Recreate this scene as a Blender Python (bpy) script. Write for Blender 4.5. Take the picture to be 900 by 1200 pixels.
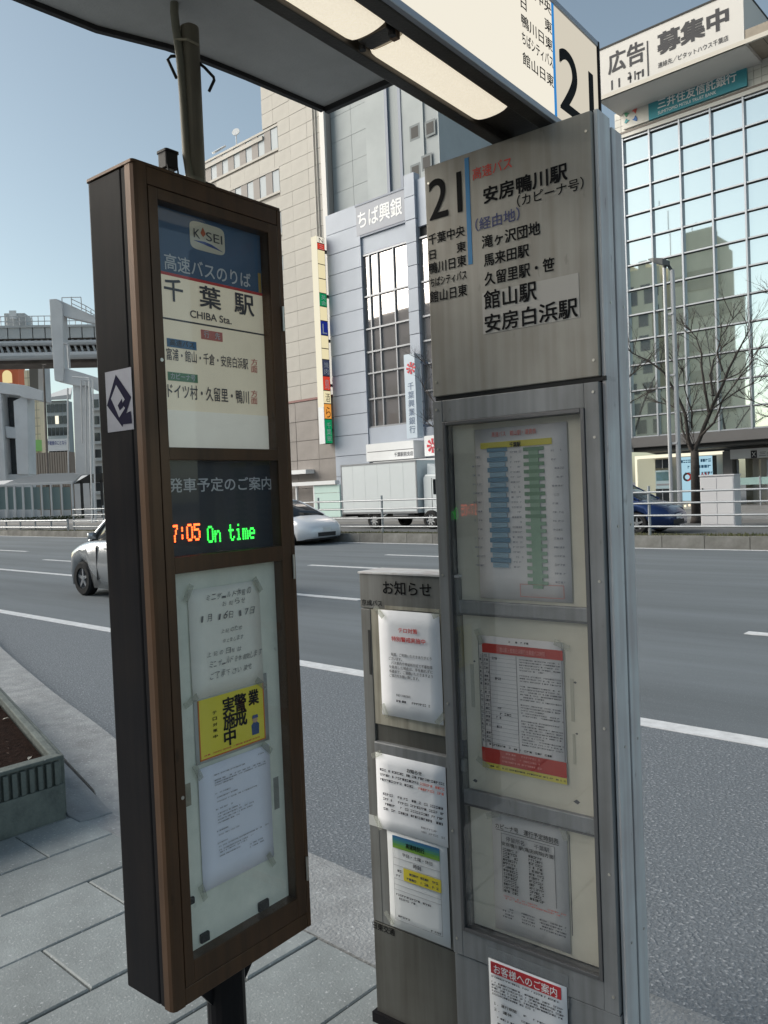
import bpy, math, random
from mathutils import Vector, Matrix
random.seed(7)
SC = bpy.context.scene
COL = SC.collection
for o in list(bpy.data.objects): bpy.data.objects.remove(o)

# ------------------------------------------------------------ camera, sky, sun, exposure
F, CX, CY = 940.0, 450.0, 600.0
RM = Matrix(((0.7369498365574385, 0.012222582655098981, 0.6758369232819437),
             (0.6747320755710509, 0.0466284292412682, -0.7365883625079028),
             (-0.040516226299425376, 0.9988375233538893, 0.02611584474456903)))
CAM = Vector((0, 0, 1.5))
cd = bpy.data.cameras.new('camera'); cam = bpy.data.objects.new('camera', cd); COL.objects.link(cam)
cam.matrix_world = Matrix.Translation(CAM) @ RM.to_4x4()
cd.sensor_fit = 'VERTICAL'; cd.sensor_height = 36.0; cd.lens = 36.0 * F / 1200.0
cd.clip_start = 0.02; cd.clip_end = 3000
SC.camera = cam
W = bpy.data.worlds.new('World'); SC.world = W; W.use_nodes = True
wn = W.node_tree.nodes; wl = W.node_tree.links
for n in list(wn): wn.remove(n)
SUN_EL, SUN_AZ = 26.0, math.atan2(-0.56, -0.83)     # hazy sun behind and to the left
sky = wn.new('ShaderNodeTexSky'); sky.sky_type = 'NISHITA'; sky.sun_disc = False
sky.sun_elevation = math.radians(SUN_EL); sky.sun_rotation = math.pi / 2 - SUN_AZ
sky.air_density = 1.0; sky.dust_density = 1.3; sky.ozone_density = 1.6; sky.altitude = 20
hs = wn.new('ShaderNodeHueSaturation'); hs.inputs['Saturation'].default_value = 0.74
bg = wn.new('ShaderNodeBackground'); bg.inputs[1].default_value = 0.13
wo = wn.new('ShaderNodeOutputWorld')
tn = wn.new('ShaderNodeMix'); tn.data_type = 'RGBA'; tn.blend_type = 'MULTIPLY'; tn.inputs[0].default_value = 1; tn.inputs[7].default_value = (.97, 1.0, .90, 1)
wl.new(sky.outputs[0], hs.inputs['Color']); wl.new(hs.outputs[0], tn.inputs[6]); wl.new(tn.outputs[2], bg.inputs[0]); wl.new(bg.outputs[0], wo.inputs[0])
sd = bpy.data.lights.new('sun', 'SUN'); sd.energy = 4.2; sd.angle = math.radians(55); sd.color = (1, .93, .84)
so = bpy.data.objects.new('sun', sd); COL.objects.link(so)
sv = Vector((math.cos(SUN_AZ), math.sin(SUN_AZ), math.tan(math.radians(SUN_EL))))
so.rotation_euler = sv.to_track_quat('Z', 'Y').to_euler(); so.location = (0, 0, 40)
SC.view_settings.view_transform = 'Standard'; SC.view_settings.look = 'None'
SC.view_settings.exposure = 0.4; SC.view_settings.gamma = 1.0
SC.render.engine = 'CYCLES'
SC.cycles.max_bounces = 6; SC.cycles.use_denoising = True

# ------------------------------------------------------------ pixel -> place
def ray(u, v): return (RM @ Vector((u - CX, -(v - CY), -F))).normalized()
def onz(u, v, z=0.0): r = ray(u, v); return CAM + r * ((z - CAM.z) / r.z)
def onY(u, v, Y): r = ray(u, v); return CAM + r * (Y / r.y)
FW = (RM @ Vector((0, 0, -1))); FWH = Vector((FW.x, FW.y, 0)).normalized()
DB = RM @ Vector((750, 55, -940)); B = Vector((DB.x, DB.y, 0)).normalized(); A = Vector((-B.y, B.x, 0))

class Frame:
    """a vertical plane with its own origin: x along it, y into it, z up"""
    def __init__(s, o, xd):
        s.o = Vector(o); s.x = Vector(xd).normalized(); s.y = Vector((-s.x.y, s.x.x, 0)); s.rz = math.atan2(s.x.y, s.x.x)
    def p(s, u, v, y=0.0):
        r = ray(u, v); P = s.o + s.y * y
        q = CAM + r * ((P - CAM).dot(s.y) / r.dot(s.y)); d = q - s.o
        return d.dot(s.x), q.z - s.o.z
    def w(s, x, y, z): return s.o + s.x * x + s.y * y + Vector((0, 0, z))

# ------------------------------------------------------------ object helpers
def props(o, label=None, cat=None, group=None, kind=None):
    if label: o['label'] = label
    if cat: o['category'] = cat
    if group: o['group'] = group
    if kind: o['kind'] = kind
    return o
def root(name, loc, rz=0.0, label=None, cat=None, group=None, kind=None):
    o = bpy.data.objects.new(name, None); COL.objects.link(o); o.empty_display_size = .2
    o.location = loc; o.rotation_euler = (0, 0, rz)
    return props(o, label, cat, group, kind)
def froot(name, fr, label, cat, group=None, kind=None): return root(name, fr.o, fr.rz, label, cat, group, kind)
def copy_tree(o, parent=None):
    c = o.copy(); COL.objects.link(c)
    if parent: c.parent = parent
    for ch in list(o.children): copy_tree(ch, c)
    return c
class MB:
    def __init__(s): s.v = []; s.f = []
    def add(s, vs, fs):
        n = len(s.v); s.v += [tuple(v) for v in vs]; s.f += [tuple(i + n for i in f) for f in fs]; return s
    def box(s, x0, x1, y0, y1, z0, z1):
        if x0 > x1: x0, x1 = x1, x0
        if y0 > y1: y0, y1 = y1, y0
        if z0 > z1: z0, z1 = z1, z0
        return s.add([(x0,y0,z0),(x1,y0,z0),(x1,y1,z0),(x0,y1,z0),(x0,y0,z1),(x1,y0,z1),(x1,y1,z1),(x0,y1,z1)],
                     [(0,3,2,1),(4,5,6,7),(0,1,5,4),(1,2,6,5),(2,3,7,6),(3,0,4,7)])
    def prism(s, pts, y0, y1):
        """polygon in x,z (counter-clockwise seen from -y) extruded in y"""
        n = len(pts)
        a = sum(pts[i][0]*pts[(i+1)%n][1]-pts[(i+1)%n][0]*pts[i][1] for i in range(n))
        if a < 0: pts = pts[::-1]
        vs = [(x, y0, z) for x, z in pts] + [(x, y1, z) for x, z in pts]
        fs = [tuple(range(n)), tuple(range(2*n-1, n-1, -1))] + [(i, i+n, (i+1)%n+n, (i+1)%n) for i in range(n)]
        return s.add(vs, [f if k < 1 else f for k, f in enumerate(fs)])
    def slab(s, pts, z0, z1):
        n = len(pts)
        a = sum(pts[i][0]*pts[(i+1)%n][1]-pts[(i+1)%n][0]*pts[i][1] for i in range(n))
        if a < 0: pts = pts[::-1]
        vs = [(p[0], p[1], z0) for p in pts] + [(p[0], p[1], z1) for p in pts]
        return s.add(vs, [tuple(range(n-1, -1, -1)), tuple(range(n, 2*n))] + [(i, (i+1)%n, (i+1)%n+n, i+n) for i in range(n)])
    def tube(s, pts, r, seg=8, r1=None, cap=True):
        pts = [Vector(p) for p in pts]; n = len(pts); r1 = r if r1 is None else r1; rings = []
        up = None
        for i, p in enumerate(pts):
            t = (pts[min(i+1, n-1)] - pts[max(i-1, 0)]).normalized()
            if up is None: up = t.orthogonal().normalized()
            up = (up - t * up.dot(t)).normalized(); sd_ = t.cross(up)
            rr = r + (r1 - r) * i / (n - 1)
            rings.append([p + (up * math.cos(2*math.pi*k/seg) + sd_ * math.sin(2*math.pi*k/seg)) * rr for k in range(seg)])
        vs = [v for g in rings for v in g]; fs = []
        for i in range(n-1):
            for k in range(seg):
                a, b = i*seg+k, i*seg+(k+1) % seg; fs.append((a, b, b+seg, a+seg))
        if cap: fs += [tuple(range(seg-1, -1, -1)), tuple(range((n-1)*seg, n*seg))]
        return s.add(vs, fs)
    def disc(s, c, r, axis, h, seg=20, r2=None):
        c = Vector(c); ax = Vector(axis).normalized()
        return s.tube([c, c + ax * h], r, seg, r2)
    def loft(s, rings, closed=True, caps=True):
        m = len(rings[0]); vs = [v for g in rings for v in g]; fs = []
        for i in range(len(rings)-1):
            for k in range(m if closed else m-1):
                a, b = i*m+k, i*m+(k+1) % m; fs.append((a, b, b+m, a+m))
        if caps: fs += [tuple(range(m-1, -1, -1)), tuple(range((len(rings)-1)*m, len(rings)*m))]
        return s.add(vs, fs)
    def mesh(s, name, mat):
        m = bpy.data.meshes.new(name); m.from_pydata(s.v, [], s.f); m.materials.append(mat); m.update(); return m
    def build(s, name, mat, parent=None, bevel=0, smooth=False, label=None, sub=0, **k):
        m = s.mesh(name, mat)
        if smooth: m.polygons.foreach_set('use_smooth', [True]*len(m.polygons))
        o = bpy.data.objects.new(name, m); COL.objects.link(o)
        if parent: o.parent = parent
        if sub:
            d = o.modifiers.new('s', 'SUBSURF'); d.levels = sub; d.render_levels = sub
        if bevel:
            d = o.modifiers.new('b', 'BEVEL'); d.width = bevel; d.segments = 2; d.limit_method = 'ANGLE'
        return props(o, label, **k)
def inst(name, mesh, parent, loc, rot=(0, 0, 0), scale=(1, 1, 1), **k):
    o = bpy.data.objects.new(name, mesh); COL.objects.link(o); o.parent = parent
    o.location = loc; o.rotation_euler = rot; o.scale = scale; return props(o, **k)
def box(name, mat, parent, x0, x1, y0, y1, z0, z1, bevel=0, **k):
    return MB().box(x0, x1, y0, y1, z0, z1).build(name, mat, parent, bevel, **k)

# ------------------------------------------------------------ materials
def rgb(c): return (c[0], c[1], c[2], 1)
MC = {}
def mat(name, col, rough=.6, metal=0.0, var=0.0, vscale=4.0, col2=None, bump=0.0, bscale=60.0, stretch=(1, 1, 1), speck=None, emit=None, estr=0, spec=.5, each=0.0):
    if name in MC: return MC[name]
    m = bpy.data.materials.new(name); m.use_nodes = True; nt = m.node_tree; N = nt.nodes; L = nt.links
    b = N['Principled BSDF']; b.inputs['Base Color'].default_value = rgb(col)
    b.inputs['Roughness'].default_value = rough; b.inputs['Metallic'].default_value = metal
    b.inputs['Specular IOR Level'].default_value = spec
    if emit: b.inputs['Emission Color'].default_value = rgb(emit); b.inputs['Emission Strength'].default_value = estr
    if var or bump or speck:
        tc = N.new('ShaderNodeTexCoord'); mp = N.new('ShaderNodeMapping'); mp.inputs['Scale'].default_value = stretch
        L.new(tc.outputs['Object'], mp.inputs[0]); mq = tc.outputs['Object']
    last = None
    if var:
        nz = N.new('ShaderNodeTexNoise'); nz.inputs['Scale'].default_value = vscale; nz.inputs['Detail'].default_value = 8; nz.inputs['Roughness'].default_value = .65
        L.new(mp.outputs[0], nz.inputs[0])
        rp = N.new('ShaderNodeValToRGB'); rp.color_ramp.elements[0].position = .3; rp.color_ramp.elements[1].position = .7
        c2 = col2 or tuple(max(0, c * (1 - var)) for c in col)
        rp.color_ramp.elements[0].color = rgb(c2); rp.color_ramp.elements[1].color = rgb(tuple(c * (1 + var * .4) for c in col))
        L.new(nz.outputs[0], rp.inputs[0]); last = rp.outputs[0]
        rr = N.new('ShaderNodeMapRange'); rr.inputs[3].default_value = min(1, rough * 1.25); rr.inputs[4].default_value = rough * .8
        L.new(nz.outputs[0], rr.inputs[0]); L.new(rr.outputs[0], b.inputs['Roughness'])
    if speck:
        scale, c3, thr = speck
        n2 = N.new('ShaderNodeTexNoise'); n2.inputs['Scale'].default_value = scale; n2.inputs['Detail'].default_value = 3
        L.new(mq, n2.inputs[0])
        r2 = N.new('ShaderNodeValToRGB'); r2.color_ramp.elements[0].position = thr; r2.color_ramp.elements[1].position = min(1, thr + .12)
        L.new(n2.outputs[0], r2.inputs[0])
        mx = N.new('ShaderNodeMix'); mx.data_type = 'RGBA'
        L.new(r2.outputs[0], mx.inputs[0])
        if last: L.new(last, mx.inputs[6])
        else: mx.inputs[6].default_value = rgb(col)
        mx.inputs[7].default_value = rgb(c3); last = mx.outputs[2]
    if each:      # every slab, stone or panel a slightly different tone
        oi = N.new('ShaderNodeObjectInfo'); mr = N.new('ShaderNodeMapRange'); mr.inputs[3].default_value = 1 - each; mr.inputs[4].default_value = 1 + each; L.new(oi.outputs['Random'], mr.inputs[0])
        ml = N.new('ShaderNodeMix'); ml.data_type = 'RGBA'; ml.blend_type = 'MULTIPLY'; ml.inputs[0].default_value = 1
        if last: L.new(last, ml.inputs[6])
        else: ml.inputs[6].default_value = rgb(col)
        L.new(mr.outputs[0], ml.inputs[7]); last = ml.outputs[2]
    if last: L.new(last, b.inputs['Base Color'])
    if bump:
        n3 = N.new('ShaderNodeTexNoise'); n3.inputs['Scale'].default_value = bscale; n3.inputs['Detail'].default_value = 4
        L.new(mq, n3.inputs[0])
        bp = N.new('ShaderNodeBump'); bp.inputs['Strength'].default_value = bump; bp.inputs['Distance'].default_value = .01
        L.new(n3.outputs[0], bp.inputs['Height']); L.new(bp.outputs[0], b.inputs['Normal'])
    MC[name] = m; return m
def glassmat(name, refl=.06, tint=(1, 1, 1), rough=.02, film=0.0, filmcol=(.6, .6, .58)):
    m = bpy.data.materials.new(name); m.use_nodes = True; N = m.node_tree.nodes; L = m.node_tree.links
    for n in list(N): N.remove(n)
    out = N.new('ShaderNodeOutputMaterial'); tr = N.new('ShaderNodeBsdfTransparent'); tr.inputs[0].default_value = rgb(tint)
    gl = N.new('ShaderNodeBsdfGlossy'); gl.inputs['Roughness'].default_value = rough
    fr = N.new('ShaderNodeFresnel'); fr.inputs[0].default_value = 1.5
    mt = N.new('ShaderNodeMath'); mt.operation = 'ADD'; mt.inputs[1].default_value = refl; L.new(fr.outputs[0], mt.inputs[0])
    ge = N.new('ShaderNodeNewGeometry'); iv = N.new('ShaderNodeMath'); iv.operation = 'SUBTRACT'; iv.inputs[0].default_value = 1; L.new(ge.outputs['Backfacing'], iv.inputs[1])
    mm = N.new('ShaderNodeMath'); mm.operation = 'MULTIPLY'; L.new(mt.outputs[0], mm.inputs[0]); L.new(iv.outputs[0], mm.inputs[1]); mt = mm
    mx = N.new('ShaderNodeMixShader'); L.new(mt.outputs[0], mx.inputs[0]); L.new(tr.outputs[0], mx.inputs[1]); L.new(gl.outputs[0], mx.inputs[2])
    last = mx.outputs[0]
    if film:
        df = N.new('ShaderNodeBsdfDiffuse'); df.inputs[0].default_value = rgb(filmcol)
        tc = N.new('ShaderNodeTexCoord'); nz = N.new('ShaderNodeTexNoise'); nz.inputs['Scale'].default_value = 7; nz.inputs['Detail'].default_value = 6
        L.new(tc.outputs['Object'], nz.inputs[0])
        mr = N.new('ShaderNodeMapRange'); mr.inputs[1].default_value = .3; mr.inputs[2].default_value = .8; mr.inputs[3].default_value = film * .4; mr.inputs[4].default_value = film * 1.6
        L.new(nz.outputs[0], mr.inputs[0])
        m2 = N.new('ShaderNodeMixShader'); L.new(mr.outputs[0], m2.inputs[0]); L.new(last, m2.inputs[1]); L.new(df.outputs[0], m2.inputs[2]); last = m2.outputs[0]
    L.new(last, out.inputs[0]); return m
def emat(name, col, s):
    m = bpy.data.materials.new(name); m.use_nodes = True; N = m.node_tree.nodes; L = m.node_tree.links
    for n in list(N): N.remove(n)
    e = N.new('ShaderNodeEmission'); e.inputs[0].default_value = rgb(col); e.inputs[1].default_value = s
    o = N.new('ShaderNodeOutputMaterial'); L.new(e.outputs[0], o.inputs[0]); return m

def streaky(name, col, dirt, rough=.4, metal=.6, amount=.55, spots=True):
    """metal panel with vertical rain streaks and blotchy grime"""
    m = bpy.data.materials.new(name); m.use_nodes = True; nt = m.node_tree; N = nt.nodes; L = nt.links
    b = N['Principled BSDF']; b.inputs['Metallic'].default_value = metal
    tc = N.new('ShaderNodeTexCoord')
    def noise(sc, scale, det=6):
        mp = N.new('ShaderNodeMapping'); mp.inputs['Scale'].default_value = sc; L.new(tc.outputs['Object'], mp.inputs[0])
        n = N.new('ShaderNodeTexNoise'); n.inputs['Scale'].default_value = scale; n.inputs['Detail'].default_value = det; L.new(mp.outputs[0], n.inputs[0]); return n
    s1 = noise((14, 14, .7), 3.0); s2 = noise((1, 1, 1), 5.0, 9); s3 = noise((1, 1, .35), 38.0, 4)
    ad = N.new('ShaderNodeMath'); ad.operation = 'MULTIPLY_ADD'; ad.inputs[1].default_value = .55; L.new(s1.outputs[0], ad.inputs[0])
    m2 = N.new('ShaderNodeMath'); m2.operation = 'MULTIPLY'; m2.inputs[1].default_value = .5; L.new(s2.outputs[0], m2.inputs[0]); L.new(m2.outputs[0], ad.inputs[2])
    r = N.new('ShaderNodeMapRange'); r.inputs[1].default_value = .42; r.inputs[2].default_value = .66; r.inputs[3].default_value = 0; r.inputs[4].default_value = amount
    L.new(ad.outputs[0], r.inputs[0])
    mx = N.new('ShaderNodeMix'); mx.data_type = 'RGBA'; mx.inputs[6].default_value = rgb(col); mx.inputs[7].default_value = rgb(dirt); L.new(r.outputs[0], mx.inputs[0])
    last = mx.outputs[2]
    if spots:
        r2 = N.new('ShaderNodeMapRange'); r2.inputs[1].default_value = .68; r2.inputs[2].default_value = .76; r2.inputs[4].default_value = .5; L.new(s3.outputs[0], r2.inputs[0])
        mx2 = N.new('ShaderNodeMix'); mx2.data_type = 'RGBA'; L.new(last, mx2.inputs[6]); mx2.inputs[7].default_value = rgb(tuple(c * .5 for c in dirt)); L.new(r2.outputs[0], mx2.inputs[0]); last = mx2.outputs[2]
    L.new(last, b.inputs['Base Color'])
    r3 = N.new('ShaderNodeMapRange'); r3.inputs[3].default_value = rough * .8; r3.inputs[4].default_value = min(1, rough * 1.5); L.new(s2.outputs[0], r3.inputs[0]); L.new(r3.outputs[0], b.inputs['Roughness'])
    bp = N.new('ShaderNodeBump'); bp.inputs['Strength'].default_value = .08; bp.inputs['Distance'].default_value = .004; L.new(s3.outputs[0], bp.inputs['Height']); L.new(bp.outputs[0], b.inputs['Normal'])
    return m

M_bronze = streaky('bronze_aluminium', (.105, .054, .026), (.042, .024, .014), .36, .35, .7)
M_cabside = streaky('dark_cabinet_side', (.012, .012, .014), (.022, .019, .018), .30, .0, .5)
M_cabside.node_tree.nodes['Principled BSDF'].inputs['Specular IOR Level'].default_value = .05
M_pole = streaky('olive_brown_paint', (.26, .225, .16), (.12, .10, .075), .5, .2, .6)
M_steel = streaky('weathered_stainless', (.335, .325, .295), (.20, .18, .15), .5, .35, .62)
M_post = streaky('post_aluminium', (.64, .65, .65), (.36, .265, .255), .55, .2, .5)
M_door = streaky('case_aluminium', (.27, .28, .29), (.12, .12, .115), .46, .45, .6)
M_standm = streaky('notice_stand_metal', (.22, .225, .22), (.10, .095, .08), .45, .45, .7)
M_standlow = streaky('notice_stand_lower', (.12, .12, .11), (.07, .066, .056), .42, .45, .7)
M_glue = streaky('old_glue_residue', (.42, .40, .33), (.16, .145, .11), .8, 0, .9)
M_black = mat('black_rubber', (.012, .012, .013), .6)
M_dark = mat('dark_gap', (.02, .02, .02), .7)
M_ink = mat('black_print', (.010, .010, .011), .7, spec=.1)
M_inkgrey = mat('grey_print', (.085, .085, .095), .7, spec=.1)
M_inkfaint = mat('faded_print', (.30, .30, .32), .7)
M_red = mat('red_print', (.60, .04, .035), .6)
M_redfade = mat('faded_red_print', (.62, .20, .17), .7)
M_blue = mat('blue_print', (.035, .21, .45), .6)
M_navy = mat('navy_print', (.06, .09, .28), .6)
M_white = mat('white_print', (.80, .80, .80), .6)
M_paper = mat('white_paper', (.86, .87, .90), .75, var=.08, vscale=6, bump=.25, bscale=9)
M_oldpaper = mat('aged_paper', (.66, .64, .63), .75, var=.12, vscale=5, bump=.2, bscale=8)
M_backing = mat('aged_backing_board', (.78, .79, .69), .6, var=.22, vscale=5, col2=(.58, .61, .53), speck=(26, (.22, .22, .19), .70))
M_cream = mat('cream_backing', (.60, .57, .47), .6, var=.18, vscale=4, col2=(.50, .47, .38), speck=(14, (.34, .31, .24), .71))
M_tape = mat('clear_tape', (.50, .51, .49), .25)

# ------------------------------------------------------------ lettering
_fc = {}
def tmesh(body, bold):
    k = body
    if k in _fc: return _fc[k]
    c = bpy.data.curves.new('t', 'FONT'); c.body = body; c.resolution_u = 4 if len(body) > 3 else 7
    o = bpy.data.objects.new('t', c); COL.objects.link(o); bpy.context.view_layer.update()
    m = bpy.data.meshes.new_from_object(o.evaluated_get(bpy.context.evaluated_depsgraph_get()))
    vs = [v.co.copy() for v in m.vertices]; fs = [tuple(p.vertices) for p in m.polygons]
    bpy.data.objects.remove(o); bpy.data.curves.remove(c); bpy.data.meshes.remove(m)
    _fc[k] = (vs, fs); return _fc[k]
def text(parent, body, x0, x1, z0, z1, mt, y=-.001, bold=.0, name='lettering', thick=0, mirror=False):
    vs, fs = tmesh(body, bold)
    ax, bx = min(v.x for v in vs), max(v.x for v in vs); ay, by = min(v.y for v in vs), max(v.y for v in vs)
    sx, sz = (x1 - x0) / (bx - ax), (z1 - z0) / max(by - ay, 1e-6)
    mb = MB(); b_ = abs(bold) * .75
    sh = [(0, 0)] if bold < .004 else [(-b_, -b_), (b_, b_), (-b_, b_), (b_, -b_)]
    for i, (dx, dz) in enumerate(sh):       # stroke weight: the same outline laid four times, a hair apart
        mb.add([(x0 + (v.x - ax + dx) * sx, y - i * .00008, z0 + (v.y - ay + dz) * sz) for v in vs], fs)
    return mb.build(name, mt, parent)
def ftext(fr, parent, body, uL, vT, vB, uR, mt, y=-.001, bold=.0, yp=0.0, **k):
    vm = (vT + vB) / 2
    x0, z1 = fr.p(uL, vT, yp); _, z0 = fr.p(uL, vB, yp)
    # right limit: same height, found along the row
    x1 = x0; lo, hi = uL, uR
    zc = (z0 + z1) / 2
    v = vm
    for _ in range(12):
        x1, z = fr.p(uR, v, yp); _, zb = fr.p(uR, v + 1, yp)
        v += (zc - z) / (zb - z)
    return text(parent, body, x0, x1, z0, z1, mt, y + yp, bold, **k)
def prow(fr, uL, v, uR, yp=0.0):
    """local x0, z, x1 of a level line from pixel (uL,v) to column uR"""
    x0, z = fr.p(uL, v, yp); w = v
    for _ in range(10):
        x1, zz = fr.p(uR, w, yp); _, zb = fr.p(uR, w + 1, yp); w += (z - zz) / (zb - zz)
    return x0, z, x1
def frect(fr, name, mt, parent, uL, vT, vB, uR, y=-.0015, t=.001, yp=0.0, **k):
    x0, z1, x1 = prow(fr, uL, vT, uR, yp); _, z0 = fr.p(uL, vB, yp)
    return MB().box(x0, x1, yp + y, yp + y + t, z0, z1).build(name, mt, parent, **k)
def smallprint(parent, rows, mt, y, h, name='print_lines', gap=.18, unit=.004, seed=1):
    """rows of tiny broken marks too small to read; rows = (x0, x1, z)"""
    rnd = random.Random(seed); mb = MB()
    for x0, x1, z in rows:
        x = x0
        while x < x1:
            w = unit * rnd.uniform(.5, 1.1)
            if rnd.random() > gap:
                k = rnd.randint(0, 2)
                if k == 0: mb.add([(x, y, z), (min(x+w, x1), y, z), (min(x+w, x1), y, z+h), (x, y, z+h)], [(0, 1, 2, 3)])
                elif k == 1:
                    mb.add([(x, y, z), (x+w*.35, y, z), (x+w*.35, y, z+h), (x, y, z+h)], [(0, 1, 2, 3)])
                    mb.add([(x+w*.35, y, z+h*.6), (x+w, y, z+h*.6), (x+w, y, z+h*.9), (x+w*.35, y, z+h*.9)], [(0, 1, 2, 3)])
                else:
                    mb.add([(x, y, z+h*.7), (x+w, y, z+h*.7), (x+w, y, z+h), (x, y, z+h)], [(0, 1, 2, 3)])
                    mb.add([(x, y, z), (x+w, y, z), (x+w, y, z+h*.35), (x, y, z+h*.35)], [(0, 1, 2, 3)])
            x += w * 1.25
    if mb.f: return mb.build(name, mt, parent)

# ============================================================ THE GROUND
ZR = -.12
def kerb_line():            # pavement edge towards the road: straight, then bulging out at the left end of the bus bay
    pts = [(14, 2.19), (-2.6, 2.19)]
    for x, y in [(-3.4, 2.25), (-4.2, 2.41), (-4.9, 2.58), (-6.2, 2.85), (-7.6, 3.18), (-8.9, 3.5), (-10.5, 3.95), (-12.5, 4.5), (-14, 4.8), (-16, 4.95), (-80, 4.95)]: pts.append((x, y))
    return pts
KL = kerb_line()
M_road = mat('asphalt_lane', (.16, .182, .198), .85, var=.26, vscale=.9, stretch=(.10, 1.1, 1), speck=(90, (.23, .25, .26), .60), bump=.5, bscale=140)
M_bay = mat('coarse_bus_bay_asphalt', (.165, .185, .205), .8, var=.32, vscale=90.0, speck=(70, (.36, .375, .395), .57), bump=.9, bscale=70)
M_line = mat('worn_white_road_paint', (.72, .73, .74), .7, var=.25, vscale=9, bump=.2)
M_conc = mat('rough_kerb_concrete', (.32, .33, .335), .9, each=.02, var=.28, vscale=7, speck=(55, (.52, .53, .54), .60), bump=.7, bscale=80)
M_slab = mat('granite_paving', (.275, .30, .30), .62, var=.30, vscale=3.5, each=.10, speck=(85, (.46, .47, .48), .60), bump=.25, bscale=120)
M_joint = mat('joint_sand', (.06, .062, .064), .95, var=.3, vscale=20)
M_gutter = mat('smooth_kerb_concrete', (.25, .265, .275), .8, var=.22, vscale=5, speck=(70, (.36, .37, .38), .62), bump=.4, bscale=90)
M_soil = mat("dark_brown_soil", (.022, .011, .008), 1, spec=.05, var=.6, vscale=30, bump=1, bscale=60)
M_far_pave = mat('far_paving', (.24, .24, .24), .8, var=.15, vscale=1.2)
M_ground = mat('city_ground', (.16, .16, .16), .9, var=.2, vscale=.05)

g = MB().slab([(-900, -300), (300, -300), (300, 900), (-900, 900)], -.6, -.30).build('ground', M_ground); g['kind'] = 'structure'
road = root('road', (0, 0, 0), kind='structure')
MB().slab([(-300, 1.6), (60, 1.6), (60, 19.0), (-300, 19.0)], -.32, ZR).build('lane_surface', M_road, road)
bay = [(14, 5.0), (-14.5, 5.0)] + [p for p in reversed(KL[:-1]) if p[0] > -14.2]
MB().slab([(p[0], p[1] - .15 if p[1] < 4.99 else p[1]) for p in bay], ZR - .02, ZR + .004).build('bus_bay_surface', M_bay, road)
def lane_line(x0, x1, y, w=.15):
    o = MB().slab([(x0, y - w/2), (x1, y - w/2), (x1, y + w/2), (x0, y + w/2)], ZR + .002, ZR + .009).build('lane_marking', M_line, road); return o
lane_line(-80, 12, 5.06, .16)
for x in (-44, -36.8, -28.8): lane_line(x, x + 5, 8.5)
lane_line(-26.5, -15.9, 8.5)
lane_line(-15.2, -8.4, 8.56); lane_line(-2.86, 2.2, 8.58); lane_line(7.5, 12.5, 8.58)
for a, b in ((-45.5, -37), (-35, -28.3), (-13.6, -8.0), (-2.5, 3)): lane_line(a, b, 12.25)
lane_line(-23.4, -17.4, 10.6, .12)
for a, b in ((-13.7, -10.2), (-2, 2)): lane_line(a, b, 14.95, .14)
lane_line(-70, 20, 18.25, .12)

pav = root('pavement', (0, 0, 0), kind='structure')
# bed under everything on our side
bed = [(14, 2.02), (-2.6, 2.02), (-3.4, 2.10), (-4.9, 2.42), (-8.9, 3.35), (-12.5, 4.35), (-16, 4.8), (-80, 4.8), (-80, -60), (14, -60)]
MB().slab(bed, -.28, -.012).build('pavement_bed', M_joint, pav)
# kerb stones along the road edge
def offset(pts, d):
    out = []
    for i, p in enumerate(pts):
        a = Vector(pts[max(i-1, 0)]); b_ = Vector(pts[min(i+1, len(pts)-1)]); t = (b_ - a).normalized()
        out.append((p[0] - t.y * d * 1.0, p[1] + t.x * d * 1.0))
    return out
def resample(pts, step):
    out = [Vector(pts[0])]; acc = 0
    for i in range(len(pts)-1):
        a, b_ = Vector(pts[i]), Vector(pts[i+1]); L = (b_-a).length; d = step - acc
        while d <= L: out.append(a.lerp(b_, d/L)); d += step
        acc = L - (d - step)
    return out
rs = [p for p in resample(KL, 1.85) if p.x > -26]
rsi = offset([(p.x, p.y) for p in rs], .42)
rs = [p for p in resample(KL, .60) if -40 < p.x < 4]
def inner_y(x): return 1.787 if x > -3.6 else min(1.915 + (-3.6 - x) * .232, 4.45)
for a, b_ in zip(rs, rs[1:]):
    MB().slab([a[:], b_[:], (b_.x, inner_y(b_.x)), (a.x, inner_y(a.x))], -.30, 0).build('kerb_stone', M_conc, pav)
# paving slabs, columns .34 wide running towards the road
SW, SL = .34, .64
slabmeshes = {}
def slab_mesh(l):
    k = round(l, 3)
    if k not in slabmeshes:
        g_ = .0035; slabmeshes[k] = MB().add([(g_, g_, -.06), (SW-g_, g_, -.06), (SW-g_, l-g_, -.06), (g_, l-g_, -.06), (g_, g_, -.004), (SW-g_, g_, -.004), (SW-g_, l-g_, -.004), (g_, l-g_, -.004), (g_+.005, g_+.005, 0), (SW-g_-.005, g_+.005, 0), (SW-g_-.005, l-g_-.005, 0), (g_+.005, l-g_-.005, 0)],
            [(0,1,5,4),(1,2,6,5),(2,3,7,6),(3,0,4,7),(4,5,9,8),(5,6,10,9),(6,7,11,10),(7,4,8,11),(8,9,10,11)]).mesh('paving_slab', M_slab)
    return slabmeshes[k]
n = 0
for ci in range(-16, 6):
    x = -2.70 + ci * SW
    ytop = 1.785
    if x < -3.75: ytop = 1.79 + (-3.75 - x) * .235
    y = ytop
    first = SL if ci % 2 == 0 else .30
    while y > -1.6:
        l = first if y == ytop else SL
        inst('paving_slab', slab_mesh(l), pav, (x, y - l, random.uniform(-.002, .002)), (random.uniform(-.002, .002), random.uniform(-.003, .003), 0)); n += 1
        y -= l
MB().slab([(4, -1.6), (-8.2, -1.6), (-8.2, -60), (4, -60)], -.05, -.002).build('paving_sheet', M_slab, pav)
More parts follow.
